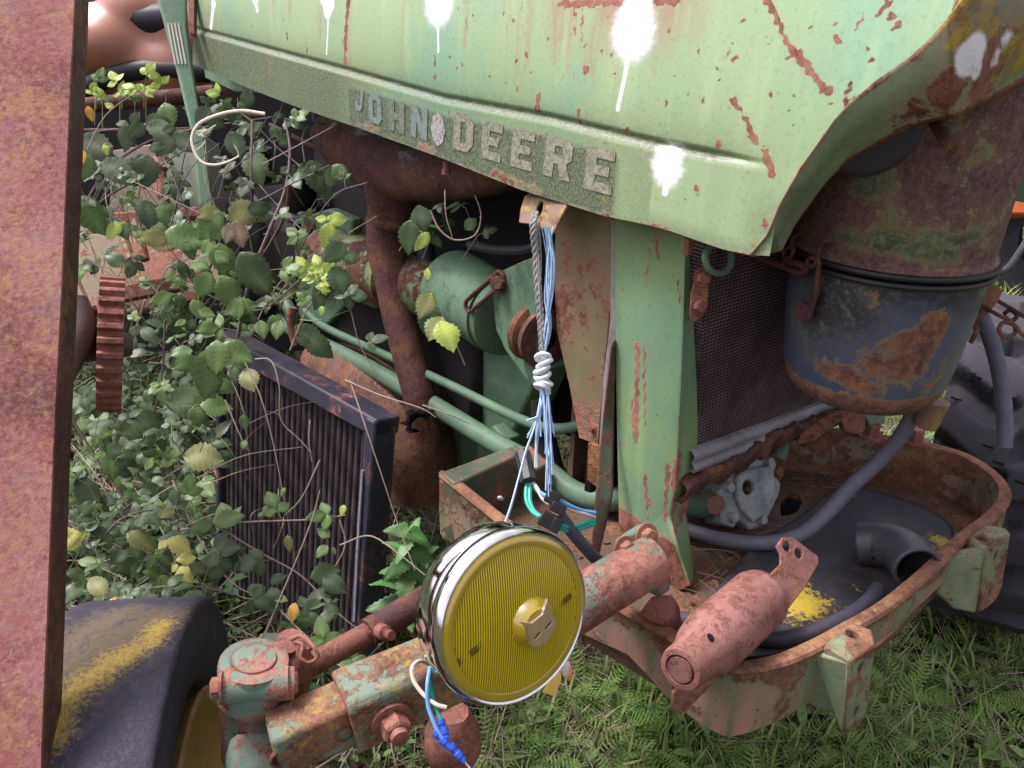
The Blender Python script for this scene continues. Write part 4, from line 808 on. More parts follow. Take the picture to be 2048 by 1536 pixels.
m = MB(); m.tube([S(582, 1280, 1.01), S(600, 1272, 1.01), S(628, 1295, 1.0), S(636, 1312, 1.0), S(618, 1325, 1.0), S(602, 1315, 1.0), S(605, 1290, 1.005), S(590, 1283, 1.01)], .0022, 8); m.build('linch_ring', M_rust, kn)
m = MB(); m.lathe(S(592, 1345, 1.03), nrm(Z3 + .3 * RT), [(-.05, .017), (-.01, .02), (.02, .018), (.03, .010), (.045, .009), (.046, 0)], 20); m.build('ball_joint', M_rust, kn)
m = MB(); m.lathe(S(580, 1285, 1.02), nrm(-FW * .4 + Z3), [(0, .016), (.004, .016), (.006, 0)], 16); m.build('pin_head', M_rust, kn)
m = MB(); m.lathe(S(905, 1460, 1.12), (0, 0, -1), [(-.032, 0), (-.03, .02), (0, .035), (.03, .037), (.05, .03), (.055, 0)], 24); m.build('axle_stop', M_rust, sleeve)

# ---- wheels
def tyre_prof(R, w, sw, bulge=.008):
    pts = [(-w * .36, R - sw), (-w * .48, R - sw * .75), (-w * .52, R - sw * .4), (-w * .5, R - .022), (-w * .44, R - .004), (-w * .25, R), (0, R + .001), (w * .25, R), (w * .44, R - .004), (w * .5, R - .022), (w * .52, R - sw * .4), (w * .48, R - sw * .75), (w * .36, R - sw)]
    return pts
def near_tyre_mat():
    t = NT('weathered tyre lichen'); c0 = t.mix(t.noise(30, 4, .6), (.025, .023, .035), (.048, .044, .060))
    c0 = t.mix(t.mul(t.step(t.noise(60, 4, .6, st=(1, 1, .2)), .5, .7), .4), c0, (.085, .08, .11))
    br = t.add(t.attr('brown'), t.mad(t.noise(110, 6, .85), 2.4, -1.2)); c0 = t.mix(t.mul(t.step(br, .25, .8), .85), c0, (.13, .10, .055))
    ye = t.add(t.attr('lichen'), t.mad(t.noise(190, 6, .85, off=4), 3.2, -1.6)); c0 = t.mix(t.mul(t.step(ye, .22, .95), .9), c0, t.mix(t.noise(90, 4, .7), (.30, .215, .045), (.47, .345, .06)))
    cr = t.step(t.voro(130, 'DISTANCE_TO_EDGE'), .0, .06); c0 = t.mix(t.mul(t.math('SUBTRACT', 1, cr), t.mul(t.step(t.noise(9, 3, .6, off=8), .5, .65), .35)), c0, (.012, .011, .013))
    c0 = t.mix(t.mul(t.step(t.noise(35, 6, .8, off=9), .52, .7), .5), c0, (.12, .105, .09))
    t.bump(t.add(t.noise(220, 4, .7), t.noise(20, 4, .6), t.mul(cr, .4)), .6, .002); return t.out(c0, .75, .25)
th_ = math.radians(30); WAX = nrm(np.array([math.sin(th_), math.cos(th_), -.03]))
RW = .335; top = S(196, 1338, .935); WC = top - nrm(Z3 - WAX * WAX[2]) * RW
m = MB(); pr = spline(np.array([(a_ * 1.0, b_) if abs(abs(a_) - .15 * .44) > 1e-6 else (math.copysign(.15 * .492, a_), b_ + .001) for a_, b_ in tyre_prof(RW, .15, .12)]), 90); m.lathe(WC, WAX, [(a_, b_) for a_, b_ in pr], 160)
P = np.concatenate(m.v); TP = lambda x, y: (lambda cand: cand[np.argmin(np.linalg.norm(cand, axis=1))])(P)
uv = np.column_stack([((P - CAM) @ RT) / ((P - CAM) @ FW), -((P - CAM) @ UP) / ((P - CAM) @ FW)]) * FPX + np.array([1024, 768])
front = np.ones(len(P))
def tnear(a, b, w):                                                      # nearest surface points under two photo points, distance measured on the tyre
    def hit(x, y):
        d = np.linalg.norm(uv - np.array([x, y]), axis=1); c_ = np.where(d < 14)[0]
        return P[c_[np.argmin((P[c_] - CAM) @ FW)]] if len(c_) else P[np.argmin(d)]
    return soft(segd(P, hit(*a), hit(*b)), w / FPX * .95, .9)
lic = np.maximum.reduce([tnear((330, 1235), (300, 1275), 30), tnear((300, 1275), (215, 1330), 32), tnear((215, 1330), (140, 1390), 32), tnear((140, 1390), (115, 1460), 30), .5 * tnear((110, 1480), (85, 1530), 26)])
brn = np.maximum.reduce([tnear((320, 1220), (150, 1340), 70), tnear((250, 1215), (140, 1290), 60), .5 * tnear((340, 1300), (200, 1400), 40)])
m.attr.update(lichen=lic * .9, brown=brn * .8)
fwheel = thing_wheel = m.build('front_wheel', near_tyre_mat(), tractor, smooth=50)
M_rimy = weathered('yellow rim paint', (.33, .22, .05), (.26, .17, .06), rust=.46, kind='pink', edge=.5, grime=.2, off=71)
m = MB(); m.lathe(WC, WAX, [(.055, RW - .128), (.075, RW - .112), (.080, RW - .115), (.076, RW - .130), (.050, RW - .145), (.02, RW - .17), (0, RW - .2), (-.02, .1), (-.02, 0)], 96); m.build('wheel_rim', M_rimy, fwheel, solid=.003)
def R_flat(): return nrm(RT * np.array([1, 1, 0]))
# far front wheel with its lugged tread
FA = nrm(R_flat() - .58 * nrm(FW * np.array([1, 1, 0])) + np.array([0, 0, .03])); FC = S(1992, 965, 2.06); FC[2] = .37
RF = .37; prf = spline(np.array(tyre_prof(RF, .27, .14)), 90); seg = 260
m = MB(); m.lathe(FC, FA, [(a_, b_) for a_, b_ in prf], seg)
V = m.v[0].reshape(90, seg, 3); av = prf[:, 0][:, None] / .15; th = np.linspace(0, 2 * math.pi, seg, endpoint=False)[None]
lug = np.sin(th * 16 + 1.9 * np.abs(av) ** 1.2 + .5 * np.sin(av * 5) + np.where(av > 0, 0, math.pi)); lugs = np.clip(lug * 4 + 1.2, -1, 1) * .5 + .5
wgt = np.clip((prf[:, 1][:, None] - (RF - .075)) / .05, 0, 1) * np.clip(np.abs(av) * 6, .35, 1)
rad_ = V - FC - ((V - FC) @ FA)[..., None] * FA; rad_ /= np.linalg.norm(rad_, axis=2)[..., None]
V = V - rad_ * ((1 - lugs) * wgt * .048)[..., None]; m.v[0] = V.reshape(-1, 3)
M_tyre = plain('grey tyre rubber', (.048, .045, .055), .7, .3, var=.35, sc=14, dirt=.45, dcol=(.05, .045, .045), bump=.3)
fw2 = m.build('front_wheel', M_tyre, tractor, smooth=60)
m = MB(); m.lathe(FC, FA, [(-.06, RF - .14), (-.03, RF - .17), (0, RF - .2), (.02, 0)], 64); m.build('wheel_rim', M_darkrust, fw2, solid=.003)
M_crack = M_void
m = MB(); Pn = V.reshape(-1, 3); un = V.reshape(-1, 3)
for x, y in [(1905, 785), (1930, 770), (1975, 780), (1990, 850), (1960, 900), (1975, 930), (2020, 960), (1935, 745)]:
    q = ray(x, y); d = np.linalg.norm(np.cross(Pn - CAM, nrm(q)), axis=1); c_ = np.where(d < .02)[0]
    if len(c_):
        p = Pn[c_[np.argmin((Pn[c_] - CAM) @ FW)]] - nrm(q) * .004; m.tube([p - RT * .010 + UP * .004, p, p + RT * .011 - UP * .003], .0022, 5, n=5)
if m.v: m.build('tread_cracks', M_crack, fw2, kind='stuff')

# ---- rear of the tractor seen past the hood
M_seat = plain('brown vinyl', (.30, .125, .075), .38, .5, var=.3, sc=7, dirt=.35, dcol=(.10, .05, .045))
M_trim = plain('black trim', (.014, .014, .018), .5, .4)
rear = thing_rear = None
G = np.zeros((30, 40, 3)); 
for i, v in enumerate(np.linspace(0, 1, 30)):
    for j, u in enumerate(np.linspace(0, 1, 40)):
        x = 110 + 330 * u; y = -60 + 235 * v; y += 16 * math.sin(u * 3) ; d = 2.75 - .06 * math.sin(math.pi * u) - .10 * math.sin(math.pi * v) + .02 * math.sin(u * 9 + v * 5) + .015 * math.sin(v * 11 - u * 7)
        G[i, j] = S(x, y, d)
seat = MB().grid(G).build('seat', M_seat, tractor, solid=.04, smooth=60)
m = MB(); m.tube([S(120, -10, 2.62), S(200, 6, 2.60), (S(250, 30, 2.60)), S(300, 42, 2.61), S(360, 40, 2.62)], [.012, .02, .035, .05, .055], 10); m.build('seat_trim', M_trim, seat)
m = MB(); m.tube([S(150, 25, 2.6), S(190, 38, 2.60), (S(260, 42, 2.60)), S(330, 50, 2.61)], .006, 8); m.build('seat_piping', M_trim, seat)
m = MB(); m.tube([S(150, 200, 2.66), S(200, 160, 2.62), S(260, 142, 2.60), S(330, 140, 2.60), S(420, 145, 2.62)], .03, 10); m.build('seat_pad_edge', M_trim, seat)
m = MB(); m.hexa([S(100, 130, 3.0), S(640, 130, 3.0), S(640, 700, 3.0), S(100, 700, 3.0)], FW * .05); m.build('rear_shade_sheet', M_void, tractor)  # black sheet added as painted deep shade at the rear
m = MB(); m.tube([S(130, 215, 2.55), S(430, 185, 2.55)], .022, 12, sm=False); m.tube([S(130, 262, 2.5), S(430, 258, 2.5)], .006, 8, sm=False); m.build('rear_rail', M_darkrust, tractor)
def panel(name, px, d, th, mat, par=None, bev=.004):
    pl = PL(*[(*q, dd) for q, dd in zip(px[:3], d)]); m = MB(); m.plate(pl, px, th=th); return m.build(name, mat, par or tractor, bevel=bev)
M_panel = weathered('red brown panel paint', (.15, .17, .12), (.16, .10, .07), rust=.53, kind='pink', edge=.3, grime=.4, off=81)
panel('gear_case', [(225, 300), (345, 280), (345, 460), (215, 470)], (2.5, 2.48, 2.46), .1, M_panel)
panel('side_cover', [(325, 290), (410, 270), (425, 420), (340, 450)], (2.42, 2.4, 2.38), .08, weathered('grey green panel', (.15, .19, .14), (.17, .13, .11), rust=.42, kind='pink', edge=.3, grime=.4, off=83))
panel('rear_plate', [(145, 420), (245, 410), (245, 560), (140, 560)], (2.5, 2.48, 2.4), .05, M_darkrust)
m = MB(); m.tube([S(318, 335, 2.36), S(325, 380, 2.35), S(335, 460, 2.34)], .016, 12); m.lathe(S(318, 330, 2.36), UP, [(-.02, .018), (0, .026), (.02, .018), (.024, 0)], 16); m.build('gear_lever', M_rust, tractor)
m = MB(); m.tube([S(345, 355, 2.36), S(370, 390, 2.34), S(375, 420, 2.33)], .008, 8); m.build('brake_rod', M_rust, tractor)
panel('step_plate', [(150, 470), (420, 450), (440, 560), (400, 600), (170, 640)], (2.2, 2.25, 2.2), .02, M_bracket)
for i, q in enumerate([((140, 445), (420, 425)), ((240, 590), (420, 555))]):
    m = MB(); a, b = S(*q[0], 2.1), S(*q[1], 2.12); m.box((a + b) / 2, (b - a) / 2, UP * (.018 if i else .012), FW * .02); m.build('foot_rail', M_rust, tractor, bevel=.003)
for q in (((245, 470), (262, 520)), ((270, 440), (290, 520)), ((150, 560), (185, 640))):
    m = MB(); m.tube([S(*q[0], 2.08), S(*q[1], 2.05)], .011, 8, sm=False); m.build('linkage_rod', M_bracket, tractor)
# console edge post, pale green
pl = PL((320, 0, 2.12), (385, 0, 2.14), (425, 400, 2.1))
m = MB(); m.plate(pl, [(305, -40), (372, -40), (376, 60), (385, 130), (405, 260), (425, 415), (400, 415), (384, 270), (348, 120), (315, 0)], th=.03); cp = m.build('console_post', M_greenlite, tractor, bevel=.006)
m = MB()
for i in range(4):
    x = 338 + i * 7; m.prism([pl.at(x - 4, 48) + pl.n * .002, pl.at(x - 1, 46) + pl.n * .002, pl.at(x + 14, 128) + pl.n * .002, pl.at(x + 11, 130) + pl.n * .002], -pl.n * .001)
m.build('post_stripes', plain('pale stripe', (.5, .47, .38), .7), cp)
m = MB(); pl = PL((376, 0, 2.1), (388, 0, 2.1), (386, 70, 2.1)); m.plate(pl, [(374, -30), (388, -30), (388, 70), (378, 66)], th=.02); m.build('hinge_strip', M_rust, cp, bevel=.002)
# belly shade behind the free radiator: gearbox underside
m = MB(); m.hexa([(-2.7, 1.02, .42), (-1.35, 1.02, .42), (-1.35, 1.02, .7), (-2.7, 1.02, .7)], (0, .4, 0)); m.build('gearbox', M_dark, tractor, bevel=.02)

# ---- pump block in the tray
M_pump = weathered('corroded alloy', (.42, .43, .41), (.22, .30, .27), rust=.30, kind='brown', edge=.15, grime=.6, off=91, sc=3.2, bump=1.4, gcol=(.07, .10, .09))
fp = [(1436, 985), (1462, 955), (1490, 932), (1530, 910), (1556, 925), (1552, 950), (1564, 965), (1562, 985), (1548, 1015), (1528, 1055), (1500, 1062), (1480, 1040), (1470, 1058), (1448, 1050)]
pl = PL((1440, 980, 1.455), (1550, 930, 1.52), (1490, 1060, 1.475)); m = MB(); m.plate(pl, fp, [m.circ(pl, 1498, 975, .012, 14)], th=.05); pump = m.build('pump_block', M_pump, tractor, bevel=.006, bseg=3)
pf_ = Plane(pl.o + pl.n * .012, pl.o + pl.n * .012 + pl.u, pl.o + pl.n * .012 + pl.v); m = MB(); m.plate(pf_, [(1478, 950), (1500, 938), (1544, 930), (1552, 960), (1550, 990), (1530, 1030), (1508, 1046), (1486, 1020), (1474, 985)], [m.circ(pf_, 1498, 975, .0125, 14)], th=.0125); m.build('pump_cover', M_pump, pump, bevel=.004, bseg=3)
for q in ((1455, 975), (1462, 1035), (1520, 1040), (1535, 925)): MB().lathe(pl.at(*q), pl.n, [(0, .009), (.010, .008), (.012, 0)], 10).build('pump_boss', M_pump, pump)
MB().lathe(pl.at(1498, 975) - pl.n * .02, pl.n, [(0, 0), (0, .012), (.016, .0125)], 16).build('pump_port', M_orangerust, pump)
MB().lathe(pl.at(1501, 980) - pl.n * .022, pl.n, [(0, .006), (.020, .006), (.021, 0)], 12).build('port_plug', M_orangerust, pump)
MB().bolt(pl.at(1556, 944) - pl.n * .004, pl.n, .010, .008).build('pump_bolt', M_orangerust, pump)
m = MB(); pl2 = PL((1425, 985, 1.47), (1440, 980, 1.47), (1446, 1050, 1.485)); m.plate(pl2, [(1430, 980), (1450, 960), (1456, 1050), (1448, 1052)], th=.05); m.build('pump_flange', M_teal, pump, bevel=.003)
m = MB(); m.tube([S(1372, 1010, 1.49), S(1400, 1012, 1.48), S(1432, 1000, 1.475)], .021, 14); m.build('pump_pipe', M_teal, tractor)
m = MB(); m.tube([S(1555, 915, 1.55), S(1560, 905, 1.55), S(1562, 893, 1.56), S(1558, 880, 1.57)], .014, 12); m.build('pump_outlet', M_teal, pump)
m = MB(); m.lathe(S(1428, 1005, 1.465), pl2.n, [(0, .017), (.012, .017), (.012, 0)], 8); m.build('union_nut', M_bracket, pump)

# ================================================================== LOOSE THINGS IN AND ON THE FRAME
# mat of old rubber lying on the frame floor
matpx = [(1380, 1250), (1500, 1110), (1590, 1045), (1690, 985), (1760, 992), (1850, 1020), (1905, 1062), (1880, 1120), (1830, 1180), (1770, 1240), (1690, 1270), (1600, 1300), (1500, 1320), (1420, 1310)]
edge = spline(np.array([SZ(*q, ZF + .012) for q in matpx + matpx[:1]]), 80)[:-1]; cM = edge.mean(0)
rows = [];
for s in np.linspace(0, 1, 22):
    r_ = cM + (edge - cM) * s; r_ = r_.copy(); r_[:, 2] = ZF + .012 + .012 * (1 - s) * np.sin(r_[:, 0] * 19) + .007 * np.sin(r_[:, 1] * 26 + r_[:, 0] * 11) * (1 - s * .5) + .006 * s; rows.append(r_)
G = np.array(rows); G = np.concatenate([G, G[:, :1]], 1)
t = NT('rubber mat with lichen'); n1 = t.noise(26, 6, .75); c = t.mix(t.noise(40, 4, .65), (.018, .018, .022), (.045, .045, .055))
c = t.mix(t.mul(t.step(t.noise(14, 6, .75, off=4), .5, .66), .5), c, (.10, .075, .05))
lm = t.step(t.add(t.attr('lichen'), t.mad(t.noise(120, 6, .85, off=2), 3.2, -1.6)), .42, .66); c = t.mix(lm, c, (.42, .31, .035)); t.bump(t.noise(120, 4, .7), .3, .002); Mmat = t.out(c, .55, .35)
m = MB().grid(G); P = G.reshape(-1, 3)
sp = lambda x, y, w: soft(np.linalg.norm((P - SZ(x, y, ZF + .015)) * np.array([1, 1, 0]), axis=1), w, .9)
m.attr['lichen'] = np.maximum.reduce([.95 * sp(1600, 1218, .036), .6 * sp(1655, 1215, .02), .9 * sp(1878, 1085, .018), .6 * sp(1885, 1110, .02), .75 * sp(1705, 1000, .008), .8 * sp(1712, 1175, .007), .5 * sp(1620, 1245, .02)])
matt = m.build('rubber_mat', Mmat, None, smooth=60, solid=.004, center=True); tag(matt, 'black rubber mat speckled with yellow lichen lying in the front frame', 'mat')
# moulded rubber elbow
m = MB(); pts = [S(1716, 1088, 1.385), S(1760, 1088, 1.37), S(1808, 1104, 1.33), S(1836, 1140, 1.28)]; m.tube(pts, [.033, .0335, .034, .0345], 36, n=40, cap=False)
el = m.build('rubber_elbow', M_elbow, None, solid=.005, center=True, smooth=50); tag(el, 'short black rubber elbow hose with open ends lying on the mat', 'hose')
# grey hoses
def hose(name, pts, r, mat, label, seg=14):
    m = MB(); m.tube([S(*q) for q in pts], r, seg, n=14 * len(pts), cap=True); o = m.build(name, mat, None, center=True); return tag(o, label, 'hose')
h1 = hose('grey_hose', [(1180, 1130, 1.45), (1260, 1090, 1.47), (1340, 1052, 1.47), (1380, 1062, 1.445), (1440, 1078, 1.415), (1530, 1087, 1.39), (1600, 1070, 1.38), (1660, 1020, 1.38), (1700, 975, 1.375), (1760, 920, 1.36), (1810, 858, 1.33), (1836, 800, 1.31)], .0118, M_hosegrey, 'long grey rubber hose sweeping across the front frame up to the air cleaner bowl')
m = MB(); m.tube([S(1376, 1056, 1.435), S(1398, 1063, 1.424), (S(1424, 1069, 1.412))], .0095, 10); m.build('blue_stain', plain('pale blue paint smear', (.22, .36, .5), .7, dirt=.8, dcol=(.15, .15, .19), sc=160), h1)
h2 = hose('hanging_hose', [(1935, 560, 1.40), (1962, 630, 1.42), (1985, 690, 1.44), (2003, 770, 1.45), (2010, 850, 1.45), (2008, 895, 1.45)], .0125, M_hosegrey, 'grey hose hanging with its frayed end in front of the far tyre')
m = MB()
for i in range(26):
    o = np.array([random.uniform(-.009, .009) for _ in range(3)]); m.tube([S(2008, 890, 1.45) + o * .8, S(2014, 912, 1.45) + o, S(2026, 930, 1.445) + o * 1.3], .0014, 4, n=5)
m.build('frayed_end', plain('frayed cord', (.26, .33, .30), .9), h2, kind='stuff')
h3 = hose('black_hose', [(1335, 1235, 1.25), (1400, 1245, 1.24), (1470, 1260, 1.225), (1540, 1280, 1.205), (1600, 1272, 1.21), (1665, 1248, 1.235), (1715, 1222, 1.262), (1748, 1192, 1.295), (1756, 1178, 1.31)], .0118, M_hoseblack, 'dark hose lying along the front rim ending in a pale fitting')
m = MB(); m.lathe(S(1750, 1190, 1.29), UP, [(-.008, .0125), (-.008, .0145), (.008, .0145), (.008, .0125)], 18); m.build('hose_clamp', M_darkrust, h3)
pl = PL((1765, 1175, 1.31), (1800, 1190, 1.31), (1770, 1210, 1.29)); m = MB(); m.plate(pl, [(1760, 1178), (1778, 1166), (1790, 1180), (1802, 1200), (1780, 1208), (1764, 1212)], th=.016); m.build('hose_fitting', plain('pale fitting', (.30, .29, .25), .7, dirt=.4), h3, bevel=.003)
# rusty cylinder bracket lying over the rim
M_cyl = weathered('flat red rust', (.25, .105, .085), (.31, .15, .13), rust=.60, kind='pink', edge=.1, grime=.3, off=101, sc=4, bump=.6)
bt = thing('rusty_bracket', S(1420, 1290, 1.08), 'red rusty cylindrical bracket with a two hole arm lying over the near rim', 'bracket')
a, b = S(1362, 1338, 1.0), S(1560, 1160, 1.20); ax = nrm(b - a); L = np.linalg.norm(b - a); k = px2m(a)
m = MB(); m.lathe(a, ax, [(.002, 0), (.002, 30 * k), (0, 31 * k), (-.003, 33 * k), (-.002, 44 * k), (.004, 47 * k), (.02, 47 * k), (.032, 50 * k), (.05, 62 * k), (.075, 70 * k), (L * .74, 71 * k), (L * .78, 66 * k), (L * .8, 40 * k), (L * .83, 34 * k)], 48); m.build('bracket_cylinder', M_cyl, bt, smooth=35)
M_cap = weathered('pitted cap rust', (.24, .11, .10), (.18, .08, .08), rust=.55, kind='pink', edge=.1, grime=.2, off=103, sc=4, bump=1.0)
m = MB(); m.lathe(a - ax * .0035, ax, [(.004, 28 * k), (0, 27 * k), (-.0005, 0)], 40); m.build('end_cap', M_cap, bt)
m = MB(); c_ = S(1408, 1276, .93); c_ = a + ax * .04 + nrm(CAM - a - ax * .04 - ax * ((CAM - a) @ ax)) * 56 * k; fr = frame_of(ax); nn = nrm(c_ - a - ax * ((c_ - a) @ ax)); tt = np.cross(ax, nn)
m.lathe(c_ + tt * -.004, nn, [(.0012, 0), (.0012, .0038), (0, .005)], 14); m.build('slot_hole', M_void, bt)  # raised black disc; the hole's inner shade is painted
pl = PL((1500, 1240, 1.155), (1620, 1120, 1.235), (1560, 1080, 1.225))
m = MB(); m.plate(pl, [(1478, 1215), (1500, 1188), (1540, 1150), (1562, 1128), (1562, 1108), (1554, 1092), (1566, 1074), (1585, 1074), (1610, 1092), (1637, 1112), (1638, 1128), (1610, 1175), (1580, 1215), (1545, 1250), (1500, 1250)], [m.circ(pl, 1574, 1093, .007), m.circ(pl, 1598, 1107, .007)], th=.005); m.build('bracket_arm', M_cyl, bt, bevel=.0015)
m = MB(); m.tube([S(1490, 1222, 1.165), S(1535, 1182, 1.2)], [.034, .029], 20, sm=False); m.build('arm_neck', M_cyl, bt)
m = MB(); pl = PL((1360, 1390, 1.03), (1440, 1350, 1.075), (1350, 1425, 1.035)); m.plate(pl, [(1348, 1385), (1380, 1365), (1432, 1345), (1425, 1370), (1395, 1400), (1372, 1424), (1355, 1430), (1345, 1418)], th=.004); m.build('bracket_fin', M_cyl, bt, bevel=.001)
m = MB(); m.prism([S(1452, 1200, 1.2), S(1470, 1180, 1.205), S(1490, 1185, 1.205), S(1496, 1205, 1.19), S(1470, 1222, 1.19)], (0, .012, -.006)); m.build('weld_lump', M_cyl, bt, bevel=.004)

# ================================================================== FOG LAMP
M_chrome = plain('chrome', (.82, .82, .84), .08, .5, var=.04, sc=120, metal=1.0, bump=.03, dirt=.35, dcol=(.34, .28, .24))
lamp = thing('fog_lamp', S(1000, 1240, .88), 'round yellow fog lamp with chrome shell and cat head emblem hung on blue twine', 'lamp')
LC = S(1031, 1236, .87); LR = .0845
_md = nrm(RT * .50 + UP * .866)                                            # long axis of the ellipse in the picture
_dv = nrm(RT * .86 - UP * .50); _tw = -nrm(ray(1022, 1240)); tilt = math.radians(38)
LN = nrm(_tw * math.cos(tilt) + _dv * math.sin(tilt)); LU = nrm(_md - LN * (_md @ LN)); LV = np.cross(LN, LU)   # LU up along lens, LV across
m = MB(); m.lathe(LC, LN, [(-.004, LR - .006), (.002, LR - .003), (.003, LR + .001), (0, LR + .004), (-.006, LR + .0055), (-.014, LR + .0045), (-.017, LR + .001), (-.019, LR + .0015), (-.030, LR + .0025), (-.046, LR + .0005), (-.060, LR - .008), (-.070, LR - .028), (-.078, LR - .056), (-.080, .01), (-.080, 0)], 96, ref=LU)
m.build('lamp_shell', M_chrome, lamp, smooth=50)
t = NT('amber glass'); w_ = t.noise(20, 3, .5); t.put(t.b.inputs['Coat Weight'], .6); t.put(t.b.inputs['Coat Roughness'], .06)
Mam = t.out(t.mix(t.attr('rib'), (.28, .20, .006), t.mix(w_, (.72, .60, .02), (.88, .77, .05))), .18, .5)  # dark grooves, bright crests: light on the ribs put into the colour
mx_ = t.n('ShaderNodeMixShader'); mx_.inputs[0].default_value = .25; tb_ = t.n('ShaderNodeBsdfTransparent'); tb_.inputs[0].default_value = (.95, .80, .06, 1)
o_ = t.t.nodes['Material Output']; t.t.links.new(t.b.outputs[0], mx_.inputs[1]); t.t.links.new(tb_.outputs[0], mx_.inputs[2]); t.t.links.new(mx_.outputs[0], o_.inputs[0])
m = MB(); m.lathe(LC, LN, [(-.002, LR - .008), (-.012, LR - .014), (-.026, LR - .026), (-.040, LR - .046), (-.048, .02), (-.049, .008), (-.03, .008), (-.028, 0)], 64, ref=LU); m.build('reflector', plain('reflector', (.80, .80, .78), .18, .5, var=.03, metal=1.0, bump=.02), lamp)
def dome(u, v): r2 = u * u + v * v; return .0105 * (1 - r2 / (LR * LR)) * 1.0
# ribs run nearly plumb across the lens
rd = nrm(UP * .995 - RT * .10); RU = nrm(rd - LN * (rd @ LN)); RV = np.cross(RU, LN)
m = MB(); NR = 58; RI = LR - .0105; ribv = []
us = np.linspace(-RI * .995, RI * .995, NR * 5 + 1)
cols = []
for i, u in enumerate(us):
    h = math.sqrt(max(RI * RI - u * u, 1e-7)); ph = (i % 5) / 5; rb = (.5 - .5 * math.cos(2 * math.pi * ph)) * 1.4; cols.append([LC + RV * u + RU * v + LN * (dome(u, v) + .0013 * rb) for v in np.linspace(-h, h, 40)]); ribv += [rb / 1.4] * 40
m.grid(np.array(cols)); m.attr['rib'] = ribv; lens = m.build('lens', Mam, lamp, smooth=75)
Mam2 = plain('amber rim glass', (.36, .27, .012), .07, .8, var=.15, sc=30, bump=.03); Mam2.node_tree.nodes['Principled BSDF'].inputs['Coat Weight'].default_value = 1.0
m = MB(); m.lathe(LC, LN, [(dome(RI, 0) - .003, RI - .0015), (dome(RI, 0) + .0022, RI - .0005), (dome(RI, 0) + .003, RI + .0015), (.0042, LR - .003), (.001, LR)], 96, ref=LU); m.build('lens_bead', Mam2, lens)
bc = LC + LN * dome(0, 0) - RU * .003 + RV * .012; k = .87 / FPX
m = MB(); m.lathe(bc, LN, [(-.002, .025), (.003, .0245), (.011, .018), (.0125, .0165), (.0125, .012), (.012, 0)], 48); boss = m.build('lens_boss', Mam2, lens)
eu = nrm(RT * .93 + UP * .36 ); eu = nrm(eu - LN * (eu @ LN)); ev = np.cross(LN, eu); ev = ev if ev @ UP > 0 else -ev
cat = [(1.28 * x_, 1.28 * y_) for x_, y_ in [(-.0135, -.008), (-.0115, .0085), (-.0145, .0165), (-.006, .0085), (.005, .0085), (.0135, .0165), (.0125, .0075), (.0135, -.006), (.006, -.0125), (-.002, -.0145), (-.009, -.013)]]
ec = bc + LN * .0125
pe = Plane(ec, ec + eu, ec + ev); pe.n = LN; pe.u = eu; pe.v = ev; pe.o = ec + LN * .0035
def eye(x, y, s): return [(x + s * .0045 * math.cos(a_) , y + .0016 * math.sin(a_) + s * .0 + .0008 * s * math.cos(a_)) for a_ in np.linspace(0, 6.283, 11)[:-1]]
M_emb = plain('pale brass emblem', (.52, .40, .24), .32, .5, metal=.6, sc=200)
m = MB(); m.plate2(pe, [cat, eye(-.0072, -.005, 1.2), eye(.0072, -.004, 1.2)], .0042); m.build('emblem', M_emb, boss, bevel=.0005)
M_mark = plain('dark amber marking', (.12, .085, .01), .35)
for (x, y, w, h) in [(955, 1300, 15, 7), (1130, 1205, 22, 6), (925, 1328, 8, 7)]:
    q = ray(x, y); tq = ((LC + LN * .010 - CAM) @ LN) / (q @ LN); c_ = CAM + q * tq; o = c_ - LC; u_, v_ = o @ RV, o @ RU; c_ = LC + RV * u_ + RU * v_ + LN * (dome(u_, v_) + .0006)
    m = MB(); m.prism([c_ + eu * sx * w * k + ev * sy * h * k for sx, sy in ((-1, -1), (-1, .6), (-.7, 1), (1, 1), (1, -.6), (.7, -1))], LN * .0012); m.build('lens_marking', M_mark, lens)
# wires of the lamp
def cable(name, pts, r, mat, par): m = MB(); m.tube([S(*q) for q in pts], r, 8, n=14 * len(pts)); return m.build(name, mat, par)
M_cream = plain('cream wire', (.62, .52, .40), .45); M_blue = plain('blue wire', (.10, .30, .55), .4, var=.1); M_green_w = plain('teal wire', (.02, .36, .25), .4, var=.1); M_conn = plain('blue connector', (.03, .09, .55), .3, var=.1)
cable('cream_wire', [(870, 1335, .93), (840, 1322, .91), (824, 1336, .895), (828, 1362, .89), (850, 1392, .885), (875, 1410, .88), (893, 1415, .88)], .0022, M_cream, lamp)
cable('blue_wire', [(860, 1335, .90), (855, 1370, .885), (856, 1410, .88), (866, 1440, .875), (880, 1470, .872), (905, 1500, .872), (930, 1524, .872)], .0022, M_blue, lamp)
cable('teal_wire', [(862, 1340, .905), (862, 1375, .89), (872, 1415, .885), (884, 1445, .88)], .002, M_green_w, lamp)
for pts in ([(880, 1440, .878), (886, 1458, .876), (893, 1475, .874)], [(869, 1464, .874), (884, 1480, .872), (898, 1492, .872)], [(900, 1490, .871), (914, 1506, .871), (926, 1520, .871)]):
    m = MB(); P_ = [S(*q) for q in pts]; d_ = P_[-1] - P_[0]; L_ = np.linalg.norm(d_); m.lathe(P_[0], d_, [(0, 0), (0, .0044), (L_ * .2, .0046), (L_ * .25, .0036), (L_ * .45, .0034), (L_ * .5, .0046), (L_ * .75, .0046), (L_ * .8, .0036), (L_, .0036), (L_, 0)], 12); m.build('crimp_connector', M_conn, lamp)
cable('bare_strand', [(926, 1520, .871), (938, 1534, .871), (960, 1560, .87)], .0009, plain('wire strand', (.6, .6, .62), .4), lamp)
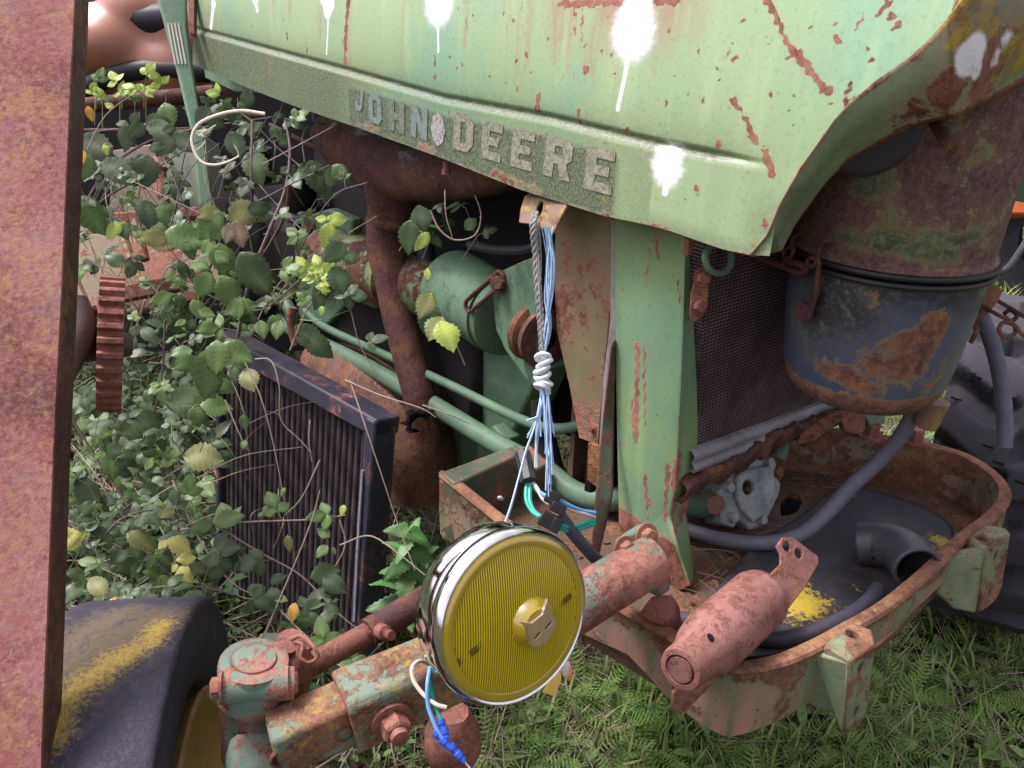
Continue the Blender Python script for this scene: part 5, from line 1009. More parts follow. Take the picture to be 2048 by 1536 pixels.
pl = PL((1100, 1335, .97), (1125, 1345, .96), (1090, 1385, .95)); m = MB(); m.plate(pl, [(1112, 1325), (1122, 1340), (1122, 1362), (1108, 1392), (1084, 1384), (1096, 1362)], th=.0015); m.build('yellow_tab', plain('yellow tape', (.62, .44, .06), .5), lamp, bevel=.0005)
m = MB(); a_, b_ = S(1118, 1305, .975), S(1142, 1362, .955); d_ = b_ - a_; L_ = np.linalg.norm(d_); m.lathe(a_, d_, [(0, 0), (0, .005), (L_ * .3, .0055), (L_ * .4, .0068), (L_ * .75, .006), (L_ * .95, .0025), (L_, 0)], 14)
t = NT('orange white sleeve'); Mow = t.out(t.mix(t.step(t.noise(60, 3, .5), .4, .6), (.72, .68, .62), (.70, .22, .05)), .5); m.build('wire_sleeve', Mow, lamp)

# ================================================================== TWINE AND LOOM
twine = thing('baler_twine', S(1085, 720, 1.02), 'frayed pale blue baler twine knotted and hanging from the lichen covered latch plate', 'twine')
M_tw = plain('pale blue twine', (.34, .50, .66), .6, .3, var=.25, sc=220); M_tw2 = plain('grey weathered twine', (.22, .22, .20), .85, .2, var=.4, sc=260); M_tw3 = plain('white twine', (.62, .66, .68), .7)
def strand(pts, r, sway, d=1.03, seg=5): return [S(x + random.uniform(-sway, sway), y, d + random.uniform(-.006, .006)) for x, y in pts]
m = MB(); d0 = 1.07
os_ = spline(np.array([S(1070, 425, d0), S(1066, 450, d0 - .01), S(1072, 510, d0), S(1078, 600, d0), S(1083, 660, d0), S(1086, 718, d0)]), 90)
for ph in (0, 2.1, 4.2): m.tube(os_ + np.stack([.0022 * np.sin(np.arange(90) * .55 + ph), np.zeros(90), .0 * np.arange(90)], 1) + np.outer(np.cos(np.arange(90) * .55 + ph) * .0022, RT), .0021 + .0007 * rng.random(90), 6, sm=False)
m.build('old_strand', M_tw2, twine)
m = MB()
for i in range(16):
    x0 = random.uniform(1082, 1106); xm = random.uniform(1092, 1108)
    m.tube(strand([(x0, 452), (xm, 520), (xm - 3, 600), (1095 + random.uniform(-6, 8), 660), (1086, 720)], .001, 1.5, d0), random.uniform(.0006, .0011), 5, n=16)
m.build('upper_strands', M_tw, twine, kind='stuff')
m = MB()
for i in range(9):
    x0 = random.uniform(1068, 1078)
    m.tube(strand([(x0, 445), (x0 + 6, 520), (1078, 600), (1086, 700)], .001, 2.5, d0), .0007, 4, n=12)
m.build('grey_fibres', M_tw2, twine, kind='stuff')
m = MB()
for i in range(6):
    y = 715 + i * 12; c_ = S(1086 + 3 * math.sin(i * 2), y, d0 - .004); ang = .5 * math.sin(i * 1.7)
    ringp = [c_ + .0078 * (math.cos(a_) * RT + math.sin(a_) * (-FW)) + UP * .004 * math.sin(a_ + ang + i) for a_ in np.linspace(0, 2 * math.pi, 12)]
    m.tube(ringp, .0032, 7, n=20)
m.tube([S(1088, 705, d0), S(1086, 760, d0), S(1092, 790, d0)], .0065, 10); m.build('knot', M_tw3, twine)
m = MB()
for i in range(34):
    e = random.choice([(1100, 920), (1102, 960), (1094, 930), (1075, 900), (1060, 870), (1108, 880), (1098, 985)]); bx = 1088 + random.uniform(-6, 8)
    m.tube(strand([(bx, 775), (bx * .6 + e[0] * .4 + random.uniform(-5, 5), 830), (e[0] + random.uniform(-6, 6), e[1] + random.uniform(-30, 15))], 0, 2, d0 - .004), random.uniform(.0006, .0013), 4, n=12)
m.build('frayed_strands', M_tw, twine, kind='stuff')
m = MB()
for i in range(4):
    o = i * 1.6; m.tube([S(1082, 790, d0), S(1070, 850, 1.06), S(1052, 900 + o, 1.04), S(1040, 945, 1.02), S(1022, 1010 + o, .98), S(1008, 1050, .95), S(1000 - o, 1068, .93)], .0011, 5, n=40)
m.build('hanging_strand', M_tw, twine)
m = MB()
for i in range(3): m.tube([S(1082, 790, d0), S(1074, 840 + 3 * i, d0), S(1070 + i * 2, 935, d0)], .001, 4, n=20)
m.build('frayed_strands', M_tw3, twine, kind='stuff')

loom = thing('wiring_loom', S(1100, 1020, 1.2), 'teal and blue wires joined by black clip connectors behind the fog lamp', 'wiring')
M_sheath = plain('black sheath', (.02, .02, .023), .5, .4, dirt=.4, dcol=(.08, .11, .07), sc=80)
cable('sheath', [(1045, 908, 1.24), (1052, 935, 1.22), (1058, 965, 1.20)], .0115, M_sheath, loom)
for o in (0, 7):
    cable('teal_wire', [(1054 + o, 962, 1.205), (1053 + o, 1000, 1.19), (1064 + o * .6, 1022, 1.18), (1080 + o * .4, 1034, 1.17)], .003, M_green_w, loom)
    cable('teal_wire', [(1112, 1046 + o, 1.17), (1135, 1054 + o, 1.18), (1160, 1050 + o, 1.19), (1190, 1040 + o, 1.2)], .003, M_green_w, loom)
cable('blue_wire', [(1065, 966, 1.205), (1076, 982, 1.195), (1095, 993, 1.18), (1112, 1000, 1.175)], .003, M_blue, loom)
cable('blue_wire', [(1115, 1000, 1.175), (1140, 1012, 1.18), (1165, 1022, 1.19), (1190, 1026, 1.2)], .0032, M_blue, loom)
cable('striped_wire', [(1066, 965, 1.203), (1074, 976, 1.195), (1086, 998, 1.185), (1100, 1008, 1.178)], .0026, M_cream, loom)
cable('striped_wire', [(1118, 1008, 1.176), (1145, 1020, 1.182), (1170, 1028, 1.19), (1190, 1034, 1.2)], .0026, M_cream, loom)
cable('flat_conduit', [(1120, 1030, 1.19), (1145, 1065, 1.185), (1175, 1100, 1.19), (1200, 1125, 1.2), (1235, 1150, 1.2)], .0085, M_hoseblack, loom)
def clipbox(c, x, y, n): 
    m = MB(); m.box(S(*c), RT * x + UP * -x * .5, UP * y + RT * y * .5, FW * .006); return m.build('clip_connector', M_ring, loom, bevel=.0012)
clipbox((1105, 995, 1.168), .0085, .008, 1); clipbox((1116, 1016, 1.166), .009, .006, 1); clipbox((1095, 1040, 1.158), .009, .009, 1); clipbox((1112, 1050, 1.156), .0055, .0085, 1)
st_ = MB(); st_.add([S(1000 + dx, 995 + dy, 1.38) for dx, dy in ((-14, 4), (-4, -8), (10, -2), (14, 10), (2, 12))] + [S(1000, 992, 1.36)], [(0, 1, 5), (1, 2, 5), (2, 3, 5), (3, 4, 5), (4, 0, 5), (0, 4, 3, 2, 1)]); o = st_.build('pale_stone', plain('pale stone', (.5, .46, .42), .9), None, center=True, sub=2); tag(o, 'small pale stone chip lying on the near frame rail', 'stone')

# ================================================================== RUSTY BEAM WITH GEAR WHEEL
beam = thing('rusty_machine', S(60, 1536, .80) * np.array([1, 1, 0]), 'rusty steel upright of an old machine carrying a toothed gear wheel', 'machine')
pb = Plane(S(165, 0, 1.02), S(95, 1536, .82), S(-60, 700, .90))
YB = next(y for y in range(1600, 9000, 20) if pb.at(60, y)[2] < .01)
m = MB(); m.plate(pb, [(-160, -120), (151, -120), (148, 0), (134, 300), (121, 600), (106, 900), (93, 1240), (82, 1500), (60, YB), (-160, YB)], th=.006); m.build('face_plate', M_beam, beam)
e1 = [pb.at(*q) - pb.n * .0062 for q in [(151, -120), (148, 0), (134, 300), (121, 600), (106, 900), (93, 1240), (82, 1500), (60, YB)]]
m = MB(); E_ = np.array(e1); bk = -pb.n * .055 + np.cross(pb.n, nrm(E_[-1] - E_[0])) * 0
m.grid(np.array([E_ - RT * .0, E_ + bk, E_ + bk - RT * .012, E_ - RT * .012])); m.build('edge_flange', M_beamedge, beam)
M_cast = weathered('cast hub grime', (.10, .075, .055), (.07, .055, .05), rust=.55, kind='dark', edge=.3, grime=.3, off=111, lich=.15)
GD = 1.32; gc = S(222, 688, GD); gax = nrm(RT + FW * .44 - UP * .03)
m = MB(); m.lathe(gc - gax * .085, gax, [(-.04, .034), (-.01, .040), (.02, .046), (.035, .030), (.05, .028), (.07, .026)], 28); m.build('bearing_hub', M_cast, beam)
m = MB(); m.lathe(gc - gax * .20, gax, [(0, .018), (.225, .018), (.23, .014), (.23, 0)], 18); m.build('shaft', M_cast, beam)
hb_ = gc - gax * .10; m = MB(); m.tube([pb.at(40, 690) - pb.n * .02, hb_], [.03, .034], 16, sm=False); m.build('shaft_bracket', M_cast, beam)
GR = .094; gw = .034
a1, b1 = frame_of(gax); NTH = 30
m = MB(); m.lathe(gc, gax, [(-gw / 2, .02), (-gw / 2, GR), (gw / 2, GR), (gw / 2, .02)], NTH * 2); gear = m.build('gear_wheel', M_rust, beam, smooth=30)
for i in range(NTH):
    t_ = 2 * math.pi * i / NTH; r_ = math.cos(t_) * a1 + math.sin(t_) * b1; tn = -math.sin(t_) * a1 + math.cos(t_) * b1
    m = MB(); p0 = gc + r_ * (GR - .001); m.hexa([p0 - tn * .0062 - gax * gw / 2, p0 + tn * .0062 - gax * gw / 2, p0 + tn * .0038 + r_ * .0085 - gax * gw / 2, p0 - tn * .0038 + r_ * .0085 - gax * gw / 2], gax * gw); m.build('tooth', M_rust, gear, bevel=.0008)
m = MB(); m.tube([S(128, 760, 1.22), S(140, 720, 1.25), S(160, 660, 1.27), S(150, 600, 1.28)], [.012, .018, .022, .018], 12); m.build('bearing_arm', M_cast, beam)
m = MB(); m.tube([S(118, 900, 1.2), S(122, 800, 1.2), S(132, 720, 1.22)], .010, 8); m.build('guard_rod', M_beamedge, beam)
m = MB(); m.bolt(S(185, 622, 1.30), gax, .009, .02); m.build('hub_bolt', M_rust, beam)

# ================================================================== OLD RADIATOR LEANING ON THE TRACTOR
M_core2 = core_mat('old radiator tubes', (.026, .022, .025), (.105, .088, .088), 20, 90)
M_frame2 = weathered('dark blue frame paint', (.022, .024, .04), (.03, .031, .045), rust=.43, kind='pink', edge=.35, grime=.25, off=121, gcol=(.06, .05, .045))
A0, A1, B0, B1 = S(440, 665, 1.93), S(775, 850, 1.60), S(440, 1190, 2.02), S(738, 1345, 1.70)
pr = Plane(A0, A1, B1); rn = pr.n
old = thing('old_radiator', (B0 + B1) / 2, 'old dark radiator with vertical tubes standing in the brambles against the tractor', 'radiator')
us = nrm(A1 - A0); W = np.linalg.norm(A1 - A0); vs = nrm(B1 - A1)
def rp_(u, v, h=0): return (A0 * (1 - u) + A1 * u) * (1 - v) + (B0 * (1 - u) + B1 * u) * v + rn * h
m = MB(); m.hexa([rp_(.02, .04, -.012), rp_(.92, .04, -.012), rp_(.92, .99, -.012), rp_(.02, .99, -.012)], -rn * .05); m.build('core', M_core2, old)
NTB = 27
for i in range(NTB):
    u = .03 + .875 * i / (NTB - 1); a_, b_ = rp_(u, .06, -.010), rp_(u, .985, -.010); hw_ = W * .0122
    G = np.array([[p + us * x + rn * z for p in (a_, b_)] for x, z in ((-hw_, -.006), (-hw_ * .85, .001), (-hw_ * .3, .004), (hw_ * .3, .004), (hw_ * .85, .001), (hw_, -.006))]); m = MB().grid(G); m.build('tube_row', M_core2, old, smooth=50)
m = MB(); m.prism([rp_(-.01, -.005, .008), rp_(.962, -.005, .008), rp_(.962, .062, .012), rp_(-.01, .062, .012)], -rn * .06); m.build('top_bar', M_frame2, old, bevel=.004)
m = MB(); m.prism([rp_(.912, .0, .013), rp_(.962, .0, .013), rp_(.962, 1.0, .013), rp_(.925, 1.0, .013)], -rn * .055); m.build('side_bar', M_frame2, old, bevel=.005)
m = MB(); m.prism([rp_(-.01, .0, .009), rp_(.02, .0, .009), rp_(.02, 1.0, .009), rp_(-.01, 1.0, .009)], -rn * .07); m.build('side_bar', M_frame2, old, bevel=.005)
m = MB(); m.tube([rp_(.925, .2, .016), rp_(.929, .5, .017), rp_(.933, .8, .016)], .0028, 6); m.build('weld_bead', plain('chalky paint', (.32, .35, .42), .8, dirt=.7, sc=90), old)

# ================================================================== BEYOND, AT THE RIGHT
om = thing('orange_machine', SZ(2060, 560, 0), 'orange farm machine with a black tyre standing behind the tractor', 'machine')
M_or = plain('orange paint', (.55, .13, .045), .5); pl = PL((2010, 340, 4.0), (2120, 340, 4.0), (2010, 430, 4.0))
m = MB(); m.plate(pl, [(2000, 330), (2300, 330), (2300, 428), (2000, 428)], th=.3); m.build('orange_panel', M_or, om, bevel=.02)
m = MB(); fcx = SZ(2130, 520, 0); fcx = S(2140, 470, 4.1); m.lathe(fcx, nrm(np.array([.3, -.9, 0])), [(-.1, .2), (-.1, .34), (0, .36), (.1, .34), (.1, .2)], 40); m.build('tyre', M_black, om)
m = MB(); m.tube([S(1985, 550, 3.2), S(2010, 540, 3.2), S(2035, 510, 3.25), S(2060, 470, 3.3)], .012, 8); o = m.build('black_cable', M_black, None, center=True); tag(o, 'black cable dropping to the grass beyond the air cleaner', 'cable')

# ================================================================== PLANTS
def leaf_material(name, c0, c1, c2, rough=.42):
    t = NT(name); oi = t.n('ShaderNodeObjectInfo'); r = oi.outputs['Random']; v = t.attr('vein')
    c = t.ramp(r, (0, c0), (.5, c1), (1, c2)); sp = t.step(t.noise(7, 4, .7), .56, .66); c = t.mix(t.mul(sp, .35), c, (.14, .13, .05))
    c = t.mix(t.mul(v, .42), c, tuple(min(1, x * 2.0 + .03) for x in c1))
    gi = t.n('ShaderNodeNewGeometry'); c = t.mix(t.mul(gi.outputs['Backfacing'], .5), c, (.17, .20, .13))
    t.put(t.b.inputs['Subsurface Weight'], 0.0); t.out(c, rough, .32)
    tr = t.n('ShaderNodeBsdfTranslucent'); t.put(tr.inputs[0], c); mx = t.n('ShaderNodeMixShader'); mx.inputs[0].default_value = .18
    o = t.t.nodes['Material Output']; t.t.links.new(t.b.outputs[0], mx.inputs[1]); t.t.links.new(tr.outputs[0], mx.inputs[2]); t.t.links.new(mx.outputs[0], o.inputs[0]); return t.m
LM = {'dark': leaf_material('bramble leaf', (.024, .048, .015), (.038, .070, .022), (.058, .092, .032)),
      'mid': leaf_material('mid green leaf', (.062, .11, .030), (.085, .15, .040), (.11, .165, .052)),
      'grey': leaf_material('grey green leaf', (.045, .074, .034), (.062, .094, .046), (.082, .112, .062), .55),
      'young': leaf_material('new yellow green leaf', (.24, .33, .05), (.30, .38, .07), (.20, .34, .06)),
      'lemon': leaf_material('lemon leaf', (.40, .42, .09), (.44, .44, .12), (.36, .40, .08)),
      'red': leaf_material('pinkish old leaf', (.20, .12, .085), (.24, .18, .11), (.17, .15, .07)),
      'yellow': leaf_material('yellow dead leaf', (.55, .36, .04), (.50, .24, .03), (.48, .38, .10)),
      'nettle': leaf_material('nettle leaf', (.055, .15, .04), (.075, .18, .05), (.09, .17, .06)),
      'olive': leaf_material('olive old leaf', (.14, .17, .06), (.19, .20, .06), (.15, .15, .06))}
def leaf_mesh(kind, shape, seed):
    r_ = random.Random(seed); R_ = 15; wmax = {'b': .33, 'r': .385, 'n': .33, 's': .27}[shape]; V = []; F = []; ve = []
    for i in range(R_ + 1):
        t = i / R_; w = wmax * (math.sin(math.pi * min(t * (1.0 if shape != 'n' else 1) + .02, 1) ** (.78 if shape != 'r' else .9))) ** .85 if i < R_ else 0.004
        if shape == 'n': w = .34 * (1 - t) ** .7 * min(1, (t + .04) * 7)
        tooth = (.10 if shape == 'n' else .085) * (1 if i % 2 else -1) * (0 if i in (0, R_) else 1); rid = .022 if i % 2 else -.012; bow = -.22 * (t - .2) ** 2 + .03 * math.sin(t * 5 + seed)
        for j, s in enumerate((-1, -.5, 0, .5, 1)):
            x = s * w * (1 + tooth * (abs(s) == 1)); yy = t + .05 * abs(s) * (1 if shape != 'n' else .4) - .02 * abs(s); z = .30 * abs(x) * (1 - .9 * abs(s) * .6) + bow + rid * (abs(s) == .5) - .10 * (abs(s) == 1) * w + .015 * math.sin(seed + 7 * t + 3 * s)
            V.append((x, yy, z)); ve.append(1.0 if s == 0 else (.75 if (i % 2 == 0 and abs(s) == .5) else .15))
        if i:
            for j in range(4): a = (i - 1) * 5 + j; F.append((a, a + 1, a + 6, a + 5))
    me = bpy.data.meshes.new('leaf'); me.from_pydata(V, [], F); me.polygons.foreach_set('use_smooth', [True] * len(F)); at = me.attributes.new('vein', 'FLOAT', 'POINT'); at.data.foreach_set('value', ve); me.materials.append(LM[kind]); return me
LEAF = {}
def get_leaf(kind, shape):
    k = (kind, shape, random.randrange(3))
    if k not in LEAF: LEAF[k] = leaf_mesh(kind, shape, 11 * k[2] + len(LEAF))
    return LEAF[k]
M_cane = plain('purple brown cane', (.13, .095, .095), .6, .3, var=.35, sc=40); M_canedry = plain('dry cane', (.30, .235, .19), .75, .2, var=.35, sc=50); M_cangreen = plain('green petiole', (.16, .19, .07), .6, .3)
M_bleach = plain('bleached cane', (.66, .58, .46), .6, .3, var=.12, sc=60)
def rand_dir(z0=-.3, z1=.3):
    a = random.uniform(0, 2 * math.pi); return nrm(np.array([math.cos(a), math.sin(a), random.uniform(z0, z1)]))
NLEAF = 0
def add_leaf(root, base, d, size, kind, shape='b', nrm_=None, up=.55):
    global NLEAF; NLEAF += 1
    toc = nrm(CAM - base); n = nrm_ if nrm_ is not None else nrm(Z3 * up + toc * (1 - up) * 1.1 + rand_dir(-.4, .4) * .45); d = nrm(d - n * (d @ n)); x = np.cross(d, n)
    b = base - base_of(root); m4 = Matrix(((x[0] * size, d[0] * size, n[0] * size, b[0]), (x[1] * size, d[1] * size, n[1] * size, b[1]), (x[2] * size, d[2] * size, n[2] * size, b[2]), (0, 0, 0, 1)))
    o = bpy.data.objects.new('leaf', get_leaf(kind, shape)); COL.objects.link(o); o.parent = root; o.matrix_basis = m4; return o
def sprig(root, stems, base, d, size, kind, n=3, shape=None, up=.55):
    toc = nrm(CAM - base); nn = nrm(Z3 * up + toc * (1 - up) * 1.1 + rand_dir(-.4, .4) * .35); d = nrm(d - nn * (d @ nn) * .8); s_ = np.cross(d, nn)
    pet = size * random.uniform(.5, 1.0); c = base + d * pet + Z3 * size * .1; stems.tube([base, base + d * pet * .5 + nn * size * .08, c], max(.0007, size * .014), 4, n=5)
    sh = shape or random.choice('bbr'); jit = lambda: rand_dir() * .22
    add_leaf(root, c, d + jit(), size * random.uniform(.9, 1.12), kind, sh, nrm(nn + rand_dir() * .25))
    for sgn in ((1, -1) if n >= 3 else (1,)): add_leaf(root, c - d * size * .12, nrm(s_ * sgn + d * .35 + jit()), size * random.uniform(.68, .9), kind, sh, nrm(nn + rand_dir() * .3))
    if n >= 5:
        for sgn in (1, -1): add_leaf(root, c - d * size * .2, nrm(s_ * sgn - d * .35 + jit()), size * random.uniform(.5, .65), kind, sh, nrm(nn + rand_dir() * .3))
def plant(name, loc, label, cat='bramble', group='brambles growing through the tractor'):
    return thing(name, np.asarray(loc) * np.array([1, 1, 0]), label, cat, group)
def cane(root, pts, r, mat=None, thorns=True, name='cane'):
    P_ = [S(*q) for q in pts]; k = [1 - .5 * i / max(1, len(P_) - 1) for i in range(len(P_))]; m = MB(); m.tube(P_, [r * x for x in k], 6, n=10 * len(P_))
    Q = spline(np.array(P_), 10 * len(P_))
    if thorns:
        for i in range(2, len(Q) - 2, 4):
            t_ = nrm(Q[i + 1] - Q[i]); o = rand_dir(-1, 1); o = nrm(o - t_ * (o @ t_)); m.tube([Q[i] + o * r * .4, Q[i] + o * r * 2.4 - t_ * r * .4], [r * .4, r * .05], 4, sm=False, cap=False)
    m.build(name, mat or M_cane, root); return Q
def leafy(root, stems, Q, n, size, kinds, up=.55, k5=.2, start=0):
    for i in range(n):
        q = Q[int((start + (i + random.random()) / n * (1 - start)) * (len(Q) - 1))]; d = nrm(rand_dir(-.2, .5) + UP * .15 + RT * random.uniform(-.5, .5))
        sprig(root, stems, q, d, size * random.uniform(.6, 1.05), random.choice(kinds), 5 if random.random() < k5 else 3, up=up)
def scatter(root, stems, box, dep, n, size, kinds, up=.55):
    for i in range(n):
        p = S(random.uniform(box[0], box[2]), random.uniform(box[1], box[3]), random.uniform(*dep)); d = nrm(rand_dir(-.3, .4))
        if p[2] < .02: p[2] = .02 + random.random() * .05
        stems.tube([p - Z3 * .05 - d * .03, p], .0008, 4, n=4); sprig(root, stems, p, d, size * random.uniform(.55, 1.0), random.choice(kinds), 3, up=up)
def hero(root, lst):                                                    # single leaves seen clearly in the photo: base px, tip px, depth, kind, shape
    for (bx, by, tx, ty, d, kind, sh) in lst:
        a, b = S(bx, by, d), S(tx, ty, d * random.uniform(.97, 1.0)); L_ = np.linalg.norm(b - a); v = nrm(b - a); toc = nrm(CAM - a)
        add_leaf(root, a, v, L_, kind, sh, nrm(toc * .8 + Z3 * .35 + rand_dir() * .25))

# 1 new shoots in front of the dark seat underside
b1_ = plant('bramble', S(240, 260, 2.3), 'bramble with bright yellow green new shoots below the brown seat'); s = MB()
q = cane(b1_, [(140, 280, 2.3), (200, 262, 2.28), (290, 258, 2.26), (420, 262, 2.24)], .003)
for (x, y, n) in [(190, 210, 4), (192, 178, 2), (240, 205, 3), (270, 200, 3), (288, 176, 2), (292, 195, 3), (165, 190, 3), (332, 185, 2), (244, 178, 2), (270, 215, 3), (205, 215, 3)]:
    p = S(x, y, 2.22); s.tube([p - UP * .05, p], .0012, 4, n=4); sprig(b1_, s, p, nrm(UP + rand_dir() * .9), .034, random.choice(['young', 'young', 'mid']), 3, up=.35)
hero(b1_, [(175, 212, 184, 240, 2.2, 'yellow', 's'), (228, 218, 215, 205, 2.2, 'young', 'b'), (330, 205, 328, 225, 2.2, 'mid', 'r')]); s.build('petioles', M_cangreen, b1_, kind='stuff')
# 2 arching purple canes with grey green leaves
b2_ = plant('bramble', S(260, 420, 2.0), 'bramble with arching purple canes and grey green leaves crossing the rusty gear case'); s = MB()
q1 = cane(b2_, [(140, 480, 1.95), (165, 420, 1.93), (215, 340, 1.92), (300, 282, 1.92), (390, 258, 1.92), (540, 235, 1.95)], .0042); q2 = cane(b2_, [(145, 480, 1.9), (200, 405, 1.88), (300, 345, 1.88), (360, 305, 1.88), (420, 270, 1.9)], .0032); q3_ = cane(b2_, [(130, 410, 1.9), (190, 425, 1.86), (280, 455, 1.84), (330, 470, 1.82), (450, 520, 1.78)], .0026)
hero(b2_, [(258, 250, 230, 245, 1.9, 'grey', 'b'), (258, 250, 262, 272, 1.9, 'grey', 'b'), (262, 248, 278, 222, 1.9, 'grey', 'b'), (290, 243, 320, 222, 1.9, 'grey', 'b'), (292, 248, 312, 240, 1.9, 'grey', 'b'), (288, 246, 270, 262, 1.9, 'grey', 'b'), (345, 265, 318, 298, 1.9, 'grey', 'r'), (350, 262, 362, 272, 1.9, 'grey', 'r'), (352, 258, 342, 250, 1.9, 'grey', 'r'),
            (296, 308, 298, 340, 1.86, 'grey', 'r'), (292, 312, 266, 330, 1.86, 'grey', 'b'), (298, 300, 318, 285, 1.86, 'grey', 'b'), (165, 268, 192, 288, 1.86, 'grey', 'b'), (210, 290, 214, 310, 1.85, 'young', 'b'), (205, 292, 218, 288, 1.85, 'young', 'b'), (168, 328, 146, 300, 1.8, 'yellow', 'r'), (180, 310, 172, 340, 1.84, 'mid', 'b'), (235, 340, 262, 320, 1.85, 'grey', 'r'), (165, 345, 140, 352, 1.82, 'grey', 'b'), (206, 318, 240, 340, 1.82, 'grey', 'b'), (225, 340, 232, 352, 1.82, 'yellow', 's'),
            (150, 392, 205, 425, 1.78, 'mid', 'b'), (340, 368, 322, 376, 1.84, 'grey', 's'), (340, 368, 366, 372, 1.84, 'grey', 's'), (290, 398, 312, 420, 1.82, 'grey', 'b'), (300, 425, 330, 412, 1.82, 'mid', 's'), (295, 440, 310, 455, 1.82, 'mid', 's'), (240, 445, 232, 430, 1.82, 'young', 'b'), (240, 445, 256, 450, 1.82, 'young', 'b'), (240, 447, 246, 468, 1.82, 'mid', 'b')])
leafy(b2_, s, q1, 3, .036, ['grey', 'dark', 'dark']); leafy(b2_, s, q2, 4, .034, ['grey', 'dark']); leafy(b2_, s, q3_, 6, .036, ['grey', 'mid', 'dark']); scatter(b2_, s, (145, 330, 330, 460), (1.9, 2.05), 13, .032, ['grey', 'dark', 'dark', 'mid']); s.build('petioles', M_cangreen, b2_, kind='stuff')
# 3 old leaves, pinkish and olive, below the console post
b3_ = plant('bramble', S(460, 560, 1.7), 'bramble with large olive and pinkish old leaves below the pale green console post'); s = MB()
q1 = cane(b3_, [(470, 700, 1.72), (500, 560, 1.70), (535, 470, 1.70), (570, 380, 1.72), (580, 300, 1.74), (570, 240, 1.76)], .0042); q2 = cane(b3_, [(600, 560, 1.6), (520, 620, 1.62), (440, 600, 1.64), (360, 560, 1.66)], .002); q3_ = cane(b3_, [(505, 240, 1.78), (502, 330, 1.76), (500, 420, 1.74), (480, 470, 1.72)], .003); q4 = cane(b3_, [(410, 560, 1.66), (465, 440, 1.66), (560, 380, 1.68), (660, 330, 1.72)], .002)
hero(b3_, [(440, 420, 394, 432, 1.62, 'olive', 'r'), (445, 425, 396, 455, 1.62, 'mid', 'r'), (458, 438, 496, 402, 1.62, 'olive', 'r'), (470, 442, 484, 486, 1.6, 'red', 'b'), (450, 446, 420, 480, 1.62, 'mid', 'r'), (462, 448, 452, 485, 1.6, 'red', 'b'), (495, 420, 540, 405, 1.62, 'dark', 'b'), (430, 480, 408, 512, 1.62, 'mid', 'r'), (440, 486, 456, 508, 1.62, 'mid', 'r'), (330, 465, 384, 458, 1.62, 'mid', 'b'), (335, 475, 280, 470, 1.62, 'olive', 'b'), (370, 480, 390, 512, 1.62, 'mid', 'b'), (300, 490, 330, 475, 1.62, 'red', 's'),
            (250, 530, 205, 500, 1.7, 'dark', 'b'), (352, 548, 330, 555, 1.6, 'mid', 'b'), (420, 540, 380, 520, 1.6, 'mid', 'r'), (420, 545, 398, 590, 1.58, 'mid', 'r'), (440, 550, 466, 580, 1.58, 'mid', 'r'), (460, 530, 430, 500, 1.6, 'mid', 'r'), (480, 505, 525, 575, 1.58, 'dark', 'b'), (500, 520, 548, 556, 1.6, 'dark', 'b'), (345, 590, 300, 605, 1.58, 'mid', 'b'), (350, 612, 318, 618, 1.58, 'mid', 's'), (385, 600, 410, 622, 1.58, 'mid', 'b'), (395, 620, 430, 630, 1.58, 'mid', 'b'), (372, 640, 350, 655, 1.58, 'mid', 's'), (450, 620, 475, 600, 1.58, 'mid', 'b'), (480, 600, 478, 640, 1.58, 'mid', 's'), (520, 640, 528, 672, 1.56, 'mid', 'b'), (545, 630, 560, 668, 1.56, 'mid', 'b'),
            (420, 700, 408, 800, 1.5, 'mid', 'b'), (440, 690, 500, 720, 1.5, 'mid', 'r'), (435, 680, 425, 735, 1.5, 'mid', 'r'), (400, 720, 345, 740, 1.52, 'mid', 'b'), (385, 700, 345, 690, 1.52, 'mid', 'b'), (490, 735, 500, 770, 1.5, 'olive', 'r'), (420, 760, 460, 775, 1.52, 'mid', 'b')])
leafy(b3_, s, q1, 5, .04, ['dark', 'mid']); leafy(b3_, s, q2, 4, .032, ['mid', 'dark']); leafy(b3_, s, q3_, 3, .034, ['grey', 'dark']); leafy(b3_, s, q4, 3, .034, ['dark', 'mid']); scatter(b3_, s, (360, 480, 580, 720), (1.7, 1.85), 14, .044, ['dark', 'dark', 'mid']); s.build('petioles', M_cangreen, b3_, kind='stuff')
# 4 dark leaves in the shade behind the manifold
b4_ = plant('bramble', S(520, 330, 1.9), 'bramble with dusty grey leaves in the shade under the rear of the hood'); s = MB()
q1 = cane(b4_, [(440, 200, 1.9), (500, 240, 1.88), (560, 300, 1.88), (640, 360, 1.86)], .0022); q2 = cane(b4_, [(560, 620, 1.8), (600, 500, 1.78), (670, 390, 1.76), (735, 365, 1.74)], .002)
hero(b4_, [(440, 190, 415, 178, 1.85, 'young', 'b'), (438, 188, 432, 168, 1.85, 'young', 's'), (450, 205, 462, 195, 1.85, 'mid', 'b'), (420, 215, 400, 232, 1.88, 'grey', 'r'), (425, 215, 465, 225, 1.88, 'grey', 'r'), (410, 232, 440, 240, 1.88, 'grey', 'r'), (500, 180, 490, 215, 1.9, 'grey', 'b'), (460, 262, 480, 310, 1.86, 'grey', 'b'), (495, 262, 515, 240, 1.86, 'dark', 'b'), (500, 300, 515, 345, 1.84, 'dark', 'b'), (618, 320, 650, 365, 1.8, 'grey', 'b'), (665, 330, 688, 352, 1.78, 'mid', 'r'), (668, 330, 660, 375, 1.78, 'mid', 's'), (660, 370, 652, 400, 1.78, 'dark', 'b')])
